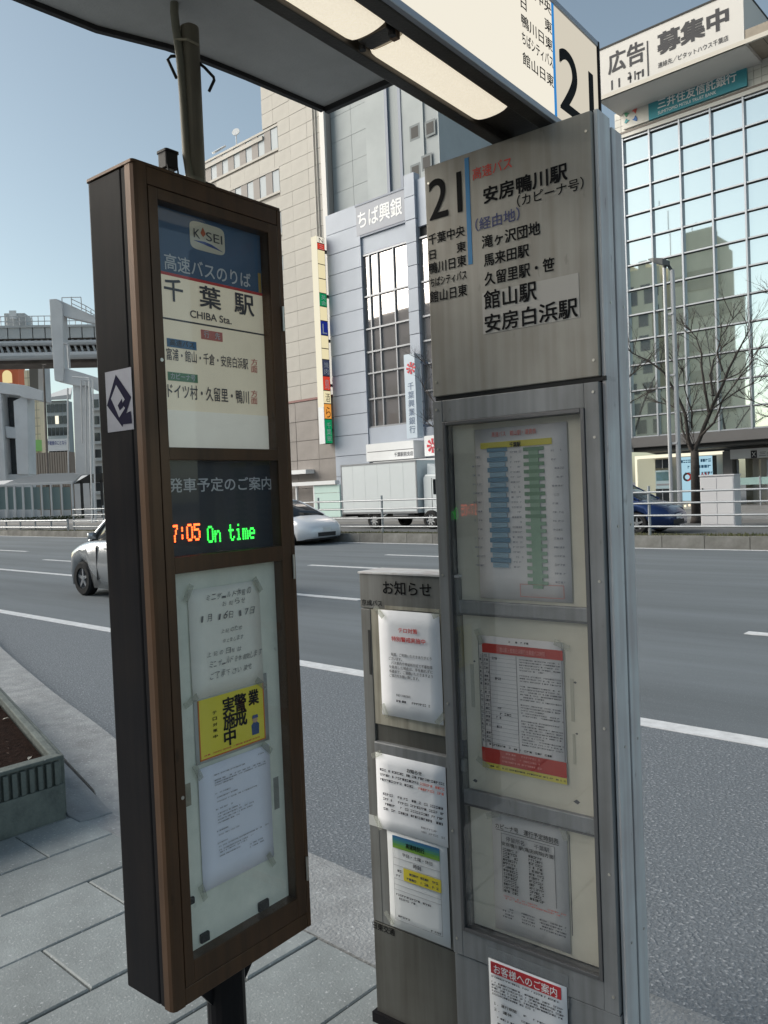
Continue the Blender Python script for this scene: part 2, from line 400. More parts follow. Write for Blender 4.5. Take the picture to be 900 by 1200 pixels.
MB().slab([(-8.3, -60), (-80, -60), (-80, 4.2), (-14, 3.9), (-8.3, 2.6)], -.05, -.004).build('pavement_beyond_planter', M_slab, pav)
# smooth kerb run between planter and the rough concrete
MB().slab([(-2.9, 1.78), (-3.7, 1.78), (-3.8, 1.99), (-3.2, 2.0), (-2.9, 1.9)], -.10, -.0015).build('kerb_infill', M_conc, pav)
MB().slab([(-3.60, 1.90), (-3.62, 1.745), (-3.74, 1.745), (-8.2, 2.75), (-8.2, 2.93)], -.05, .006).build('kerb_edging', M_gutter, pav, .006)

# planter
pl = root('concrete_planter', (-3.75, 1.73, 0), 0, 'low grey-green concrete planter of bare soil with ribbed rim on the pavement', 'planter')
M_pl = mat('mossy_concrete', (.145, .165, .15), .9, var=.35, vscale=9, col2=(.085, .10, .095), speck=(45, (.36, .38, .36), .70), bump=.5, bscale=60)
PH = .285
rim = [(0, 0), (-2.6, .60), (-2.6, -.9), (0.06, -.9)]
# walls
def wall(a, b_, t=.075, z0=0, z1=PH):
    a, b_ = Vector(a), Vector(b_); d = (b_-a).normalized(); nn = Vector((-d.y, d.x)) * t
    return [a[:], b_[:], (b_+nn)[:], (a+nn)[:]]
MB().slab(wall((0, 0), (.02, -.9), -.045), 0, PH).build('planter_end_wall', M_pl, pl, .006)
MB().slab(wall((-.046, .0), (-2.6, .60), -.035), 0, PH).build('planter_long_wall', M_pl, pl, .006)
MB().slab(wall((-.08, -.9), (-2.6, -.9), -.07), 0, PH).build('planter_long_wall', M_pl, pl, .006)
MB().slab([(-.05, -.02), (-2.58, .58), (-2.58, -.85), (-.05, -.85)], 0.02, .225).build('planter_soil', M_soil, pl, kind='stuff')
ribm = MB().box(-.001, .020, -.011, .011, PH-.115, PH-.006).mesh('rib', M_pl)
for k in range(22):
    y = -.03 - k * .04
    inst('rim_rib', ribm, pl, (.0 + .02 * (-y) / .9, y, 0))
MB().slab([(.014, .0), (-.052, .0), (-.052, -.9), (.036, -.9)], PH, PH + .018).build('planter_rim', M_pl, pl, .005)
MB().slab([(-.05, .008), (-2.6, .612), (-2.6, .575), (-.05, -.030)], PH - .001, PH + .016).build('planter_rim', M_pl, pl, .005)
MB().slab([(.0, -.0), (.020, .0), (.042, -.9), (.0, -.9)], 0, PH-.118).build('planter_plinth', M_pl, pl)
rnd = random.Random(3)
mb = MB()
for k in range(900):
    x, y = rnd.uniform(-2.4, -.1), rnd.uniform(-.8, .45); 
    if y > -x * .23 - .1: continue
    s_ = rnd.uniform(.004, .014); z = .228 + rnd.uniform(0, .012); a = rnd.uniform(0, 6.3)
    c_, s2 = math.cos(a) * s_, math.sin(a) * s_
    mb.add([(x-c_, y-s2, z), (x+s2*.5, y-c_*.5, z+.006), (x+c_, y+s2, z+.002), (x-s2*.5, y+c_*.5, z+.004)], [(0, 1, 2, 3)])
mb.build('soil_crumbs', mat('soil_crumbs', (.05, .026, .017), 1, var=.5, vscale=20), pl, kind='stuff')
M_leaf = mat('dry_leaf', (.55, .52, .45), .8, var=.2)
for lb, px in (('small pale dead leaf near the front rim on the planter soil', (35, 889)), ('small pale dead leaf near the back rim on the planter soil', (7, 843))):
    q = onz(px[0], px[1], .235)
    lf = root('dead_leaf', q, rnd.uniform(0, 3), lb, 'leaf')
    MB().add([(-.02, 0, 0), (-.005, -.009, .008), (.012, -.006, .01), (.02, .002, .003), (.008, .01, .009), (-.01, .009, .007)], [(0, 1, 2, 3, 4, 5)]).build('leaf_blade', M_leaf, lf)

# far side
far = root('far_verge', (0, 0, 0), kind='structure')
M_fk = mat('far_kerb_stone', (.23, .225, .21), .9, each=.18, var=.35, vscale=3, col2=(.15, .145, .13))
fk = MB().box(0, .985, 0, .16, -.2, .17).mesh('kerb_stone', M_fk)
for i in range(-62, 8): inst('kerb_stone', fk, far, (i * 1.0, 18.42, random.uniform(-.008, .008)))
MB().slab([(-300, 18.42), (-62, 18.42), (-62, 18.58), (-300, 18.58)], -.2, .17).build('kerb_run', M_fk, far)
MB().slab([(-300, 18.58), (60, 18.58), (60, 19.6), (-300, 19.6)], -.2, .15).build('verge_soil', mat('verge_soil', (.10, .085, .055), 1, var=.5, vscale=2, col2=(.06, .065, .03)), far)
mb = MB(); rnd = random.Random(5)
for k in range(9000):
    x = rnd.uniform(-45, 4); y = rnd.uniform(18.6, 19.5); h = rnd.uniform(.02, .085) * (1 if rnd.random() < .5 + .5 * math.sin(x * 1.7) else .5); a = rnd.uniform(0, 3.14)
    c_, s2 = math.cos(a) * .012, math.sin(a) * .012; lx, ly = rnd.uniform(-.03, .03), rnd.uniform(-.03, .03)
    mb.add([(x-c_, y-s2, .14), (x+c_, y+s2, .14), (x+lx, y+ly, .15 + h)], [(0, 1, 2)])
gr = mb.build('dry_grass', mat('dry_grass', (.13, .125, .05), 1, var=.5, vscale=1.5, col2=(.07, .09, .035)))
props(gr, 'short dry grass and moss growing along the far kerb', 'grass', kind='stuff')
srv = MB().slab([(-300, 19.6), (60, 19.6), (60, 27.4), (-300, 27.4)], -.2, -.02).build('service_road', mat('service_road_asphalt', (.11, .115, .12), .85, var=.15, vscale=1)); srv['kind'] = 'structure'
fp = MB().slab([(-300, 27.4), (60, 27.4), (60, 48), (-300, 48)], -.2, .10).build('far_pavement', M_far_pave); fp['kind'] = 'structure'

# ============================================================ INFORMATION BOARD (left)
F1 = Frame((-1.488, .900, 0), B)
brd = froot('information_board', F1, 'tall bronze glazed departure board with blue header and LED display, hung with taped notices', 'information board')
BW, BD = .421, .172
bx0 = F1.p(155, 187)[0]; bz1 = 2.20; bz0 = .412
# body: rounded front-left and rear corners
def rrect(x0, x1, y0, y1, r, n=5):
    out = []
    for cx, cy, a0 in ((x1-r, y0+r, -90), (x1-r, y1-r, 0), (x0+r, y1-r, 90), (x0+r, y0+r, 180)):
        for k in range(n+1):
            a = math.radians(a0 + 90*k/n); out.append((cx + r*math.cos(a), cy + r*math.sin(a)))
    return out
body = MB().slab(rrect(0, BW, .0425, BD, .010), bz0 + .004, bz1 - .004).build('cabinet', M_cabside, brd)
# front surround, one moulded frame with a rounded left stile
surround = MB()
D0x, D0z1 = F1.p(169, 208); D1x, _ = F1.p(322, 258); _, D0zb = F1.p(203, 1160)
D0z1 = 2.160; D0x = .034; D1x = BW - .015; D0zb = .452
def stile(x0, x1, z0, z1, y0=0.0, y1=.03): return MB().box(x0, x1, y0, y1, z0, z1)
MB().slab([(0, .03), (0, .012), (.003, .004), (.010, 0), (D0x - .002, 0), (D0x - .002, .03)], bz0, bz1).build('frame_stile', M_bronze, brd, smooth=False)
box('frame_stile', M_bronze, brd, D1x + .002, BW, 0, .03, bz0, bz1, .002)
box('frame_rail', M_bronze, brd, D0x - .001, D1x + .001, .0005, .03, D0z1 + .002, bz1, .002)
box('frame_rail', M_bronze, brd, D0x - .001, D1x + .001, .0005, .03, bz0, D0zb - .002, .002)
MB().slab(rrect(-.002, BW + .002, 0, BD + .002, .008), bz1, bz1 + .006).build('top_cap', M_bronze, brd)
# door
door = root('door', (0, 0, 0)); door.parent = brd
ox0, oz1 = F1.p(187, 234); ox1, _ = F1.p(313, 274)
w1 = (F1.p(187, 234)[0], F1.p(314, 526)[0]); 
ox0, ox1 = .057, .375
rows = {}
zt1 = F1.p(187, 234)[1]; zb1 = F1.p(199, 524)[1]
zt2 = F1.p(196, 539)[1]; zb2 = F1.p(199, 654)[1]
zt3 = F1.p(205, 673)[1]; zb3 = F1.p(221, 1129)[1]
print('board', D0x, ox0, ox1, F1.p(314, 526)[0], F1.p(205, 673)[0], F1.p(221, 1129)[0], F1.p(334, 1063)[0], zt1, zb1, zt2, zb2, zt3, zb3)
M_doorb = streaky('bronze_door_frame', (.095, .050, .025), (.038, .023, .014), .34, .35, .6)
def doorpart(x0, x1, z0, z1): return box('door_rail', M_doorb, door, x0, x1, -.001, .034, z0, z1, .0015)
box('door_stile', M_doorb, door, D0x, ox0, -.0015, .034, D0zb, D0z1, .0015)
box('door_stile', M_doorb, door, ox1, D1x, -.0015, .034, D0zb, D0z1, .0015)
doorpart(ox0, ox1, zt1, D0z1); doorpart(ox0, ox1, zt2, zb1); doorpart(ox0, ox1, zt3, zb2); doorpart(ox0, ox1, D0zb, zb3)
MB().box(D0x - .002, D0x + .006, .006, .02, D0zb - .002, D0z1 + .002).box(D1x - .006, D1x + .002, .006, .02, D0zb - .002, D0z1 + .002).box(D0x + .006, D1x - .006, .006, .02, D0z1 - .006, D0z1 + .002).box(D0x + .006, D1x - .006, .006, .02, D0zb - .002, D0zb + .006).build('door_joint', M_dark, brd)
YP = .030      # depth of the panels behind the door face
for a_, b_, c_, d_ in ((ox0 - .012, ox0 - .002, zb3, zt1), (ox1 + .002, ox1 + .012, zb3, zt1)): box('reveal', M_black, brd, a_, b_, .034, .0425, c_, d_)
box('case_wall', M_cabside, brd, .0005, .012, .030, .0425, bz0 + .004, bz1 - .004); box('case_wall', M_cabside, brd, BW - .012, BW - .0005, .030, .0425, bz0 + .004, bz1 - .004)
# hinges
M_steelpin = mat('bright_steel', (.55, .53, .48), .35, .8)
for v in (375, 665, 1030):
    z = F1.p(336, v)[1]; MB().tube([(D1x + .004, -.004, z - .03), (D1x + .004, -.004, z + .03)], .0028, 8).build('hinge_pin', M_steelpin, door)
for v in (420, 950):
    z = F1.p(175, v)[1]; MB().disc((D0x + .014, .0005, z), .004, (0, -1, 0), .003, 12).build('lock_cylinder', M_steelpin, door)
M_gl = glassmat('thin_glass', -.012, film=.012)
# --- title panel
M_hdr = mat('header_blue', (.055, .115, .215), .5, var=.12, vscale=6)
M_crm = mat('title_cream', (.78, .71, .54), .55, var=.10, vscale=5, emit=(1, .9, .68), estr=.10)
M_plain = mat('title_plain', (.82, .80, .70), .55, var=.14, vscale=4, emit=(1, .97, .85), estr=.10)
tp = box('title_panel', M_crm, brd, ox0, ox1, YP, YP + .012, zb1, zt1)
def Fr(parent, name, mt, uL, vT, vB, uR, y=-.0010, t=.001, yp=YP): return frect(F1, name, mt, parent, uL, vT, vB, uR, y, t, yp)
zr = F1.p(191, 318, YP)[1]
box('header_field', M_hdr, tp, ox0, ox1, YP - .001, YP, zr, zt1)
box('divider_line', M_red, tp, ox0, ox1, YP - .0014, YP, zr - .006, zr)
zl = F1.p(194, 372, YP)[1]; box('divider_line', M_inkgrey, tp, ox0, ox1, YP - .0014, YP, zl - .0035, zl)
zw = F1.p(197, 480, YP)[1]; box('plain_field', M_plain, tp, ox0, ox1, YP - .001, YP, zb1, zw)
# company logo plate
lx0, lz1, lx1 = prow(F1, 221, 257, 262, YP); lz0 = F1.p(221, 290, YP)[1]
lg = MB().prism([(lx0 + (lx1-lx0)*.5 + math.copysign(abs(math.cos(a))**.35, math.cos(a)) * (lx1-lx0)/2, (lz0+lz1)/2 + math.copysign(abs(math.sin(a))**.35, math.sin(a)) * (lz1-lz0)/2) for a in [2*math.pi*k/32 for k in range(32)]], YP - .002, YP - .0008).build('logo_plate', M_crm if 0 else mat('logo_cream', (.66, .62, .50), .55), tp)
w_, h_ = lx1-lx0, lz1-lz0
text(lg, 'K', lx0 + .10*w_, lx0 + .28*w_, lz0 + .40*h_, lz0 + .72*h_, M_inkgrey, YP - .003)
text(lg, 'SEI', lx0 + .45*w_, lx0 + .92*w_, lz0 + .40*h_, lz0 + .72*h_, M_inkgrey, YP - .003)
MB().prism([(lx0 + .30*w_, lz0 + .62*h_), (lx0 + .37*w_, lz0 + .50*h_), (lx0 + .44*w_, lz0 + .62*h_), (lx0 + .37*w_, lz0 + .84*h_)], YP - .003, YP - .002).build('logo_mark', mat('logo_orange', (.5, .12, .05), .6), lg)
MB().prism([(lx0 + .10*w_, lz0 + .30*h_), (lx0 + .5*w_, lz0 + .22*h_), (lx0 + .92*w_, lz0 + .14*h_), (lx0 + .6*w_, lz0 + .30*h_), (lx0 + .4*w_, lz0 + .34*h_)], YP - .003, YP - .002).build('logo_swoosh', M_navy, lg)
M_wfade = mat('faded_white_print', (.62, .64, .66), .6)
ftext(F1, tp, '高速バスのりば', 191.5, 296, 315, 293, M_wfade, -.002, .012, YP)
for ch, a, b_ in (('千', 192, 213.5), ('葉', 233, 257.5), ('駅', 273.5, 296)):
    x0, _, x1 = prow(F1, a, 340, b_, YP)
    z0, z1 = F1.p(192, 351, YP)[1], F1.p(192, 325, YP)[1]
    text(tp, ch, x0, x1, z0, z1, M_inkgrey, YP - .002, .022)
def level(u, dv0, parent_u=192):
    return None
def rowtext(parent, body, uL, uR, vc, hpx, mt, bold=.01, yp=YP, fr=F1, **k):
    """vc = row centre at column uL, hpx = letter height in pixels there"""
    return ftext(fr, parent, body, uL, vc - hpx/2, vc + hpx/2, uR, mt, -.002, bold, yp, **k)
rowtext(tp, 'CHIBA Sta.', 222, 270.5, 367.5, 8.5, M_inkgrey, .015)
def tab(parent, mt, body, uL, uR, vc, hpx, tm=None, bold=.01):
    p = frect(F1, 'label_tab', mt, parent, uL, vc - hpx/2, vc + hpx/2, uR, -.0018, .0008, YP)
    if body: ftext(F1, p, body, uL + 3, vc - hpx*.36, vc + hpx*.36, uR - 3, tm or M_wfade, -.0026, bold, YP)
tab(tp, M_redfade, '行　先', 235, 260, 391.5, 11)
tab(tp, mat('tab_blue', (.06, .17, .32), .6), '高速バス', 195, 229.5, 401, 10, M_inkgrey)
rowtext(tp, '富浦・館山・千倉・安房白浜駅', 194, 290, 414.5, 14, M_inkgrey, .012)
tab(tp, mat('tab_green', (.12, .28, .15), .6), 'カピーナ号', 196, 231, 440.5, 10)
rowtext(tp, 'ドイツ村・久留里・鴨川', 195.5, 291, 457.5, 17, M_inkgrey, .014)
for v in (428, 465):
    rowtext(tp, '方', 293.5, 301, v - 4, 7.5, M_redfade, .01); rowtext(tp, '面', 293.5, 301, v + 4.5, 7.5, M_redfade, .01)
MB().box(ox1 - .012, ox1 - .003, YP - .002, YP, F1.p(300, 337)[1], F1.p(300, 314)[1]).build('sticker', mat('mustard', (.42, .27, .06), .6), tp)
# --- LED panel
M_led = mat('led_panel_black', (.014, .018, .028), .5)
lp = box('led_display', M_led, brd, ox0, ox1, YP, YP + .012, zb2, zt2)
M_ledtxt = mat('display_grey_text', (.50, .52, .54), .6)
rowtext(lp, '発車予定のご案内', 196.5, 317, 569, 17, M_ledtxt, .012)
# dot matrix letters
FONT = {'7': ('11111','00001','00010','00010','00100','00100','00100'), '1': ('00100','01100','00100','00100','00100','00100','01110'), '0': ('01110','10001','10001','10001','10001','10001','01110'), '5': ('11111','10000','11110','00001','00001','10001','01110'), ':': ('00000','00100','00100','00000','00100','00100','00000'),
        'O': ('01110','10001','10001','10001','10001','10001','01110'), 'n': ('00000','00000','10110','11001','10001','10001','10001'), 't': ('01000','01000','11110','01000','01000','01001','00110'), 'i': ('00100','00000','01100','00100','00100','00100','01110'), 'm': ('00000','00000','11010','10101','10101','10101','10101'), 'e': ('00000','00000','01110','10001','11111','10000','01110'), ' ': ('00000',)*7}
def dots(parent, s, x0, x1, z0, z1, mt, y):
    mb = MB(); n = len(s); cw = (x1-x0)/n; dx = cw/6.0; dz = (z1-z0)/7
    for i, ch in enumerate(s):
        for r, rowb in enumerate(FONT[ch]):
            for c, bit in enumerate(rowb):
                if bit == '1':
                    X = x0 + i*cw + (c+.5)*dx; Z = z1 - (r+.5)*dz
                    mb.box(X - dx*.44, X + dx*.44, y - .0012, y, Z - dz*.42, Z + dz*.42)
    return mb.build('led_characters', mt, parent)
def dotrow(s, uL, uR, vT, vB, mt):
    x0, z1, x1 = prow(F1, uL, vT, uR, YP); z0 = F1.p(uL, vB, YP)[1]; dots(lp, s, x0, x1, z0, z1, mt, YP - .0006)
dotrow('17:05', 191, 235, 616, 637, emat('led_red', (1, .10, .02), 4.0))
dotrow('On time', 242, 299, 616.5, 636.5, emat('led_green', (.04, 1, .08), 1.8))
# --- notice window
nw = box('notice_backing', M_backing, brd, ox0, ox1, YP, YP + .012, zb3, zt3)
def paper_mesh(x0, x1, z0, z1, y, curl=.003, nx=5, nz=7, seed=1, skew=0):
    rnd = random.Random(seed); vs = []; ph = rnd.uniform(0, 6)
    for j in range(nz+1):
        for i in range(nx+1):
            s_, t_ = i/nx, j/nz
            vs.append((x0 + (x1-x0)*s_ + skew*t_, y - abs(math.sin(s_*3 + ph + t_*2)) * curl * (.3 + .7*abs(t_-.5)*2), z0 + (z1-z0)*t_))
    fs = [(j*(nx+1)+i, j*(nx+1)+i+1, (j+1)*(nx+1)+i+1, (j+1)*(nx+1)+i) for j in range(nz) for i in range(nx)]
    mb = MB(); mb.v = vs; mb.f = fs; return mb
def sheet(fr, parent, uL, vT, vB, uR, yp, mt=None, label=None, name='notice_sheet', curl=.0015, seed=1):
    x0, z1, x1 = prow(fr, uL, vT, uR, yp); z0 = fr.p(uL, vB, yp)[1]
    o = paper_mesh(x0, x1, z0, z1, yp, curl, seed=seed).build(name, mt or M_paper, parent, smooth=True, label=label)
    d = o.modifiers.new('t', 'SOLIDIFY'); d.thickness = .0005; d.offset = 0
    return o, x0, x1, z0, z1
YN = YP - .003
M_pencil = mat('pencil_grey', (.17, .17, .17), .8, spec=.1)
_hr = random.Random(31)
def handwrite(parent, body, x0, x1, z0, z1, mt, y):
    n = len(body); cw = (x1 - x0) / n; mb = MB(); drift = 0
    for i, ch in enumerate(body):
        if ch in ' ・': continue
        vs, fs = tmesh(ch, 0); ax, bx = min(v.x for v in vs), max(v.x for v in vs); ay, by = min(v.y for v in vs), max(v.y for v in vs)
        hh = (z1 - z0) * _hr.uniform(.75, 1.15); ww = min(cw * _hr.uniform(.62, .88), hh * 1.05); drift += _hr.uniform(-.10, .12) * (z1 - z0)
        sh, ro = _hr.uniform(.0, .35), _hr.uniform(-.14, .10); ox = x0 + i*cw + _hr.uniform(0, .15)*cw; oz = z0 + drift * .5
        P = []
        for v in vs:
            px_, pz_ = (v.x - ax) / max(bx - ax, .2) * ww, (v.y - ay) / max(by - ay, .3) * hh
            px_ += pz_ * sh + .05*ww*math.sin(pz_/hh*5 + i); P.append((ox + px_ - pz_*ro, y, oz + pz_ + px_*ro))
        mb.add(P, fs)
    return mb.build('handwriting', mt, parent, kind='stuff')
s1, x0, x1, z0, z1 = sheet(F1, brd, 219.5, 692, 823, 303, YN, mat('cream_paper', (.86, .84, .75), .75, var=.08, vscale=6, bump=.25, bscale=9), 'cream sheet with handwriting in grey pencil', seed=4)
w_, h_ = x1-x0, z1-z0
for body, a, b_, c, d in (('ミニザールド休館の', .22, .86, .885, .945), ('お知らせ', .44, .78, .805, .855), ('1月 16日・17日', .14, .90, .69, .76), ('上記のため', .40, .72, .555, .60), ('休止致します', .42, .72, .465, .51), ('上記の日程は', .20, .70, .36, .405), ('ミニザールドを休館致します', .22, .98, .255, .315), ('ご了承下さいませ', .22, .84, .15, .205)):
    handwrite(s1, body, x0 + a*w_, x0 + b_*w_, z0 + c*h_, z0 + d*h_, M_pencil, YN - .004)
# yellow vigilance poster in a clear sleeve
sl, x0, x1, z0, z1 = sheet(F1, brd, 226, 812, 899, 312, YN + .0012, M_tape, 'clear plastic sleeve', 'clear_sleeve', .0008)
M_yel = mat('poster_yellow', (.82, .70, .06), .5, var=.06)
x0, z1_, x1 = prow(F1, 231, 822, 308, YN); z0_ = F1.p(234, 893, YN)[1]
po = box('warning_poster', M_yel, brd, x0, x1, YN - .0012, YN - .0004, z0_, z1_)
po['label'] = 'yellow security poster with bold black characters'
for a, b_ in ((x0, x0 + .003), (x1 - .003, x1)): box('poster_border', mat('poster_orange', (.62, .16, .03), .5), po, a, b_, YN - .0018, YN - .001, z0_, z1_)
box('poster_border', MC['poster_orange'], po, x0, x1, YN - .0018, YN - .001, z0_, z0_ + .003)
w_, h_ = x1-x0, z1_-z0_
def pch(ch, cx, cz, s_): text(po, ch, x0 + (cx - s_/2)*w_, x0 + (cx + s_/2)*w_, z0_ + cz*h_ - s_*w_*.55, z0_ + cz*h_ + s_*w_*.55, M_ink, YN - .0022, .035)
for ch, cz in (('実', .79), ('施', .52), ('中', .25)): pch(ch, .44, cz, .17)
for ch, cz in (('警', .78), ('戒', .52)): pch(ch, .62, cz, .18)
pch('業', .83, .80, .16)
for i in range(5): text(po, 'テロ対策中'[i], x0 + .20*w_, x0 + .26*w_, z0_ + (.74 - i*.10)*h_ - .004, z0_ + (.74 - i*.10)*h_ + .003, M_ink, YN - .002, .02)
# small plain guard figure in blue
gx, gz = x0 + .84*w_, z0_ + .14*h_; gs = h_*.078
MB().prism([(gx-gs, gz), (gx+gs, gz), (gx+gs*1.15, gz+gs*2.2), (gx+gs*.4, gz+gs*2.9), (gx-gs*.4, gz+gs*2.9), (gx-gs*1.15, gz+gs*2.2)], YN - .0022, YN - .0016).build('guard_picture', mat('uniform_blue', (.03, .08, .22), .6), po)
MB().disc((gx, YN - .0016, gz + gs*3.4), gs*.75, (0, -1, 0), .0008, 12).build('guard_picture', mat('face_tan', (.55, .36, .22), .6), po)
MB().prism([(gx-gs*.9, gz+gs*3.7), (gx+gs*.9, gz+gs*3.7), (gx+gs*.7, gz+gs*4.4), (gx-gs*.7, gz+gs*4.4)], YN - .0030, YN - .0024).build('guard_picture', M_navy, po)
smallprint(po, [(x0 + .06*w_, x0 + .9*w_, z0_ + .06*h_)], M_red, YN - .002, .003, unit=.003)
s3, x0, x1, z0, z1 = sheet(F1, brd, 231.5, 902, 1050, 315, YN, mat('blue_white_paper', (.82, .84, .93), .75, var=.05, bump=.3, bscale=9), 'white sheet of faint printed text', seed=9)
w_, h_ = x1-x0, z1-z0
rows_ = [(x0 + .20*w_, x0 + .62*w_, z0 + .905*h_), (x0 + .82*w_, x0 + .90*w_, z0 + .94*h_)]
for zz, a, b_ in ((.86, .2, .92), (.84, .2, .92), (.82, .2, .45), (.75, .2, .42), (.715, .22, .5), (.68, .22, .78), (.62, .2, .42), (.58, .22, .52), (.555, .22, .72), (.53, .22, .7), (.505, .22, .5), (.44, .2, .35), (.405, .22, .5), (.34, .2, .34), (.31, .22, .92), (.28, .22, .7), (.26, .22, .6), (.23, .22, .5), (.21, .64, .84), (.185, .64, .84)):
    rows_.append((x0 + a*w_, x0 + b_*w_, z0 + zz*h_))
smallprint(s3, rows_, M_inkfaint, YN - .004, .0028, unit=.0035, seed=2)
# latches and stains
for uL, uR, vT, vB in ((233.5, 243.5, 1095, 1106), (301.5, 313, 1058, 1069), (219, 226, 1053, 1061)):
    x0, zt, x1 = prow(F1, uL, vT, uR, YP); zb = F1.p(uL, vB, YP)[1]
    box('latch', M_black, brd, x0, x1, YP - .008, YP, zb, zt, .002)
for uL, uR, vT, vB, mt_ in ((215, 223, 920, 947, (.36, .34, .26)), (320, 326, 912, 950, (.30, .30, .27))):
    x0, zt, x1 = prow(F1, uL, vT, uR, YP); zb = F1.p(uL, vB, YP)[1]
    box('tape_residue', mat('residue%d' % int(uL), mt_, .8, var=.3, vscale=20), brd, x0, x1, YP - .0006, YP, zb, zt)
for zz0, zz1 in ((zb1, zt1), (zb2, zt2), (zb3, zt3)): box('glass_pane', M_gl, brd, ox0, ox1, .002, .004, zz0, zz1)
# sticker on the side face (faces -x of the frame)
Fs = Frame(F1.w(0, 0, 0), -A)
def sp(u, v): x, z = Fs.p(u, v); return -x, z     # y in board frame, z
stk = [sp(124, 439), (sp(154, 430)), (sp(157, 503)), (sp(127, 507))]
ys = [p[0] for p in stk]; zs = [p[1] for p in stk]; ya, yb = min(ys), max(ys); za, zb = min(zs), max(zs)
M_stk = mat('silver_sticker', (.20, .21, .25), .4, .3, var=.15, vscale=20)
st = MB().box(-.0012, 0, ya, yb, za, zb).build('arrow_sticker', M_stk, brd)
def sidepoly(pts, x, mt, nm='arrow_print'):
    # pts in 0..1 (left->right as seen, bottom->top); seen from -x, screen left = larger y
    vs = [(x, yb - p[0]*(yb-ya), za + p[1]*(zb-za)) for p in pts]
    MB().add(vs, [tuple(range(len(vs)))]).build(nm, mt, st)
sidepoly([(.02, .45), (.42, .93), (.96, .52), (.58, .06)], -.0016, mat('sticker_dark', (.012, .012, .03), .8, spec=.05))
sidepoly([(.20, .55), (.42, .76), (.72, .50), (.60, .43), (.72, .36), (.48, .22), (.40, .32)], -.0020, M_stk)
sidepoly([(.45, .42), (.62, .52), (.66, .38), (.52, .33)], -.0024, MC['sticker_dark'])
sidepoly([(.62, .10), (.95, .10), (.92, .30), (.70, .26)], -.0020, MC['sticker_dark'])
# under-bracket and stand post
cxb, cyb = BW/2, BD/2
MB().prism([(cxb-.12, bz0), (cxb+.13, bz0), (cxb+.045, bz0-.10), (cxb-.045, bz0-.10)], cyb-.006, cyb+.006).build('gusset_plate', M_cabside, brd)
MB().slab([(cxb+.046*math.cos(a), cyb+.046*math.sin(a)) for a in [2*math.pi*k/20 for k in range(20)]], 0.0, bz0).build('stand_post', M_cabside, brd, smooth=False)
box('base_plate', M_cabside, brd, cxb-.11, cxb+.11, cyb-.09, cyb+.09, 0, .012, .002)
# mast on top, conduit, hooks, ties, beacon
def tow(p): d = Vector(p) - F1.o; return Vector((d.dot(F1.x), d.dot(F1.y), p[2]))
mx, my = tow((-1.556, 1.104, 0))[:2]
mzt = 2.577
mast = MB().tube([(mx, my, bz1), (mx, my, mzt-.02), (mx, my, mzt-.006), (mx, my, mzt)], .021, 18).build('mast', M_pole, brd, smooth=False)
MB().tube([(mx, my, mzt-.001), (mx, my, mzt+.006)], .021, 18, .012).build('mast_cap', M_pole, brd)
dirc = (-FWH); side = Vector((FWH.y, -FWH.x, 0))     # towards the camera / to the right
def loc_off(r_, f_): v = side * r_ + dirc * f_; return v.dot(F1.x), v.dot(F1.y)
def cpt(r_, f_, z): a, b_ = loc_off(r_, f_); return (mx + a, my + b_, z)
cond = [cpt(.018, .035, bz1 + .012), cpt(-.010, .022, bz1 + .03), cpt(-.016, .018, bz1 + .08), cpt(-.018, .016, 2.42), cpt(-.021, .016, 2.50), cpt(-.026, .018, 2.56), cpt(-.028, .022, 2.60), cpt(-.022, .03, 2.66), cpt(0.0, .05, 2.72)]
MB().tube(cond, .0095, 10).build('conduit', mat('conduit_olive', (.22, .205, .15), .55, var=.2, vscale=12), brd, smooth=True)
for z in (2.225, 2.535):
    MB().tube([cpt(-.027, .024, z + .004), cpt(0, .030, z), cpt(.022, .012, z - .004)], .0028, 6).build('cable_tie', mat('tie_tan', (.35, .31, .22), .6), brd)
MB().tube([cpt(-.018, 0, 2.515), cpt(-.045, 0, 2.515), cpt(-.053, 0, 2.508), cpt(-.035, 0, 2.465)], .0036, 8).build('hook', M_black, brd, smooth=True)
MB().tube([cpt(.018, 0, 2.497), cpt(.030, 0, 2.487), cpt(.050, 0, 2.464), cpt(.051, 0, 2.457), cpt(.038, 0, 2.432)], .0036, 8).build('hook', M_black, brd, smooth=True)
bk = root('warning_beacon', (0, 0, 0)); bk.parent = brd
bx_, by_, _ = tow((-1.584, 1.049, 0))
box('beacon_stem', mat('beacon_stem', (.45, .44, .43), .5), bk, bx_-.010, bx_+.010, by_-.010, by_+.010, bz1, bz1+.05, .003)
MB().slab(rrect(bx_-.017, bx_+.017, by_-.017, by_+.017, .006), bz1+.050, bz1+.084).build('beacon_head', M_black, bk)
MB().slab(rrect(bx_-.019, bx_+.019, by_-.019, by_+.019, .006), bz1+.084, bz1+.089).build('beacon_cap', M_black, bk)
rnd = random.Random(11)
for k in range(6):
    a = rnd.uniform(0, 6.28); MB().tube([cpt(.02*math.cos(a), .02*math.sin(a), bz1 + .03), cpt(.04*math.cos(a), .04*math.sin(a), bz1 + .025), cpt(.05*math.cos(a+.5), .05*math.sin(a+.5), bz1 + .004)], .0028, 6).build('cable', M_black, brd)
for s_ in (-1, 1): MB().tube([(bx_ + s_*.014, by_-.014, bz1+.055), (bx_ + s_*.012, by_-.022, bz1+.02), (bx_ + .004*s_, by_-.015, bz1+.002)], .0022, 6).build('cable', M_black, bk)

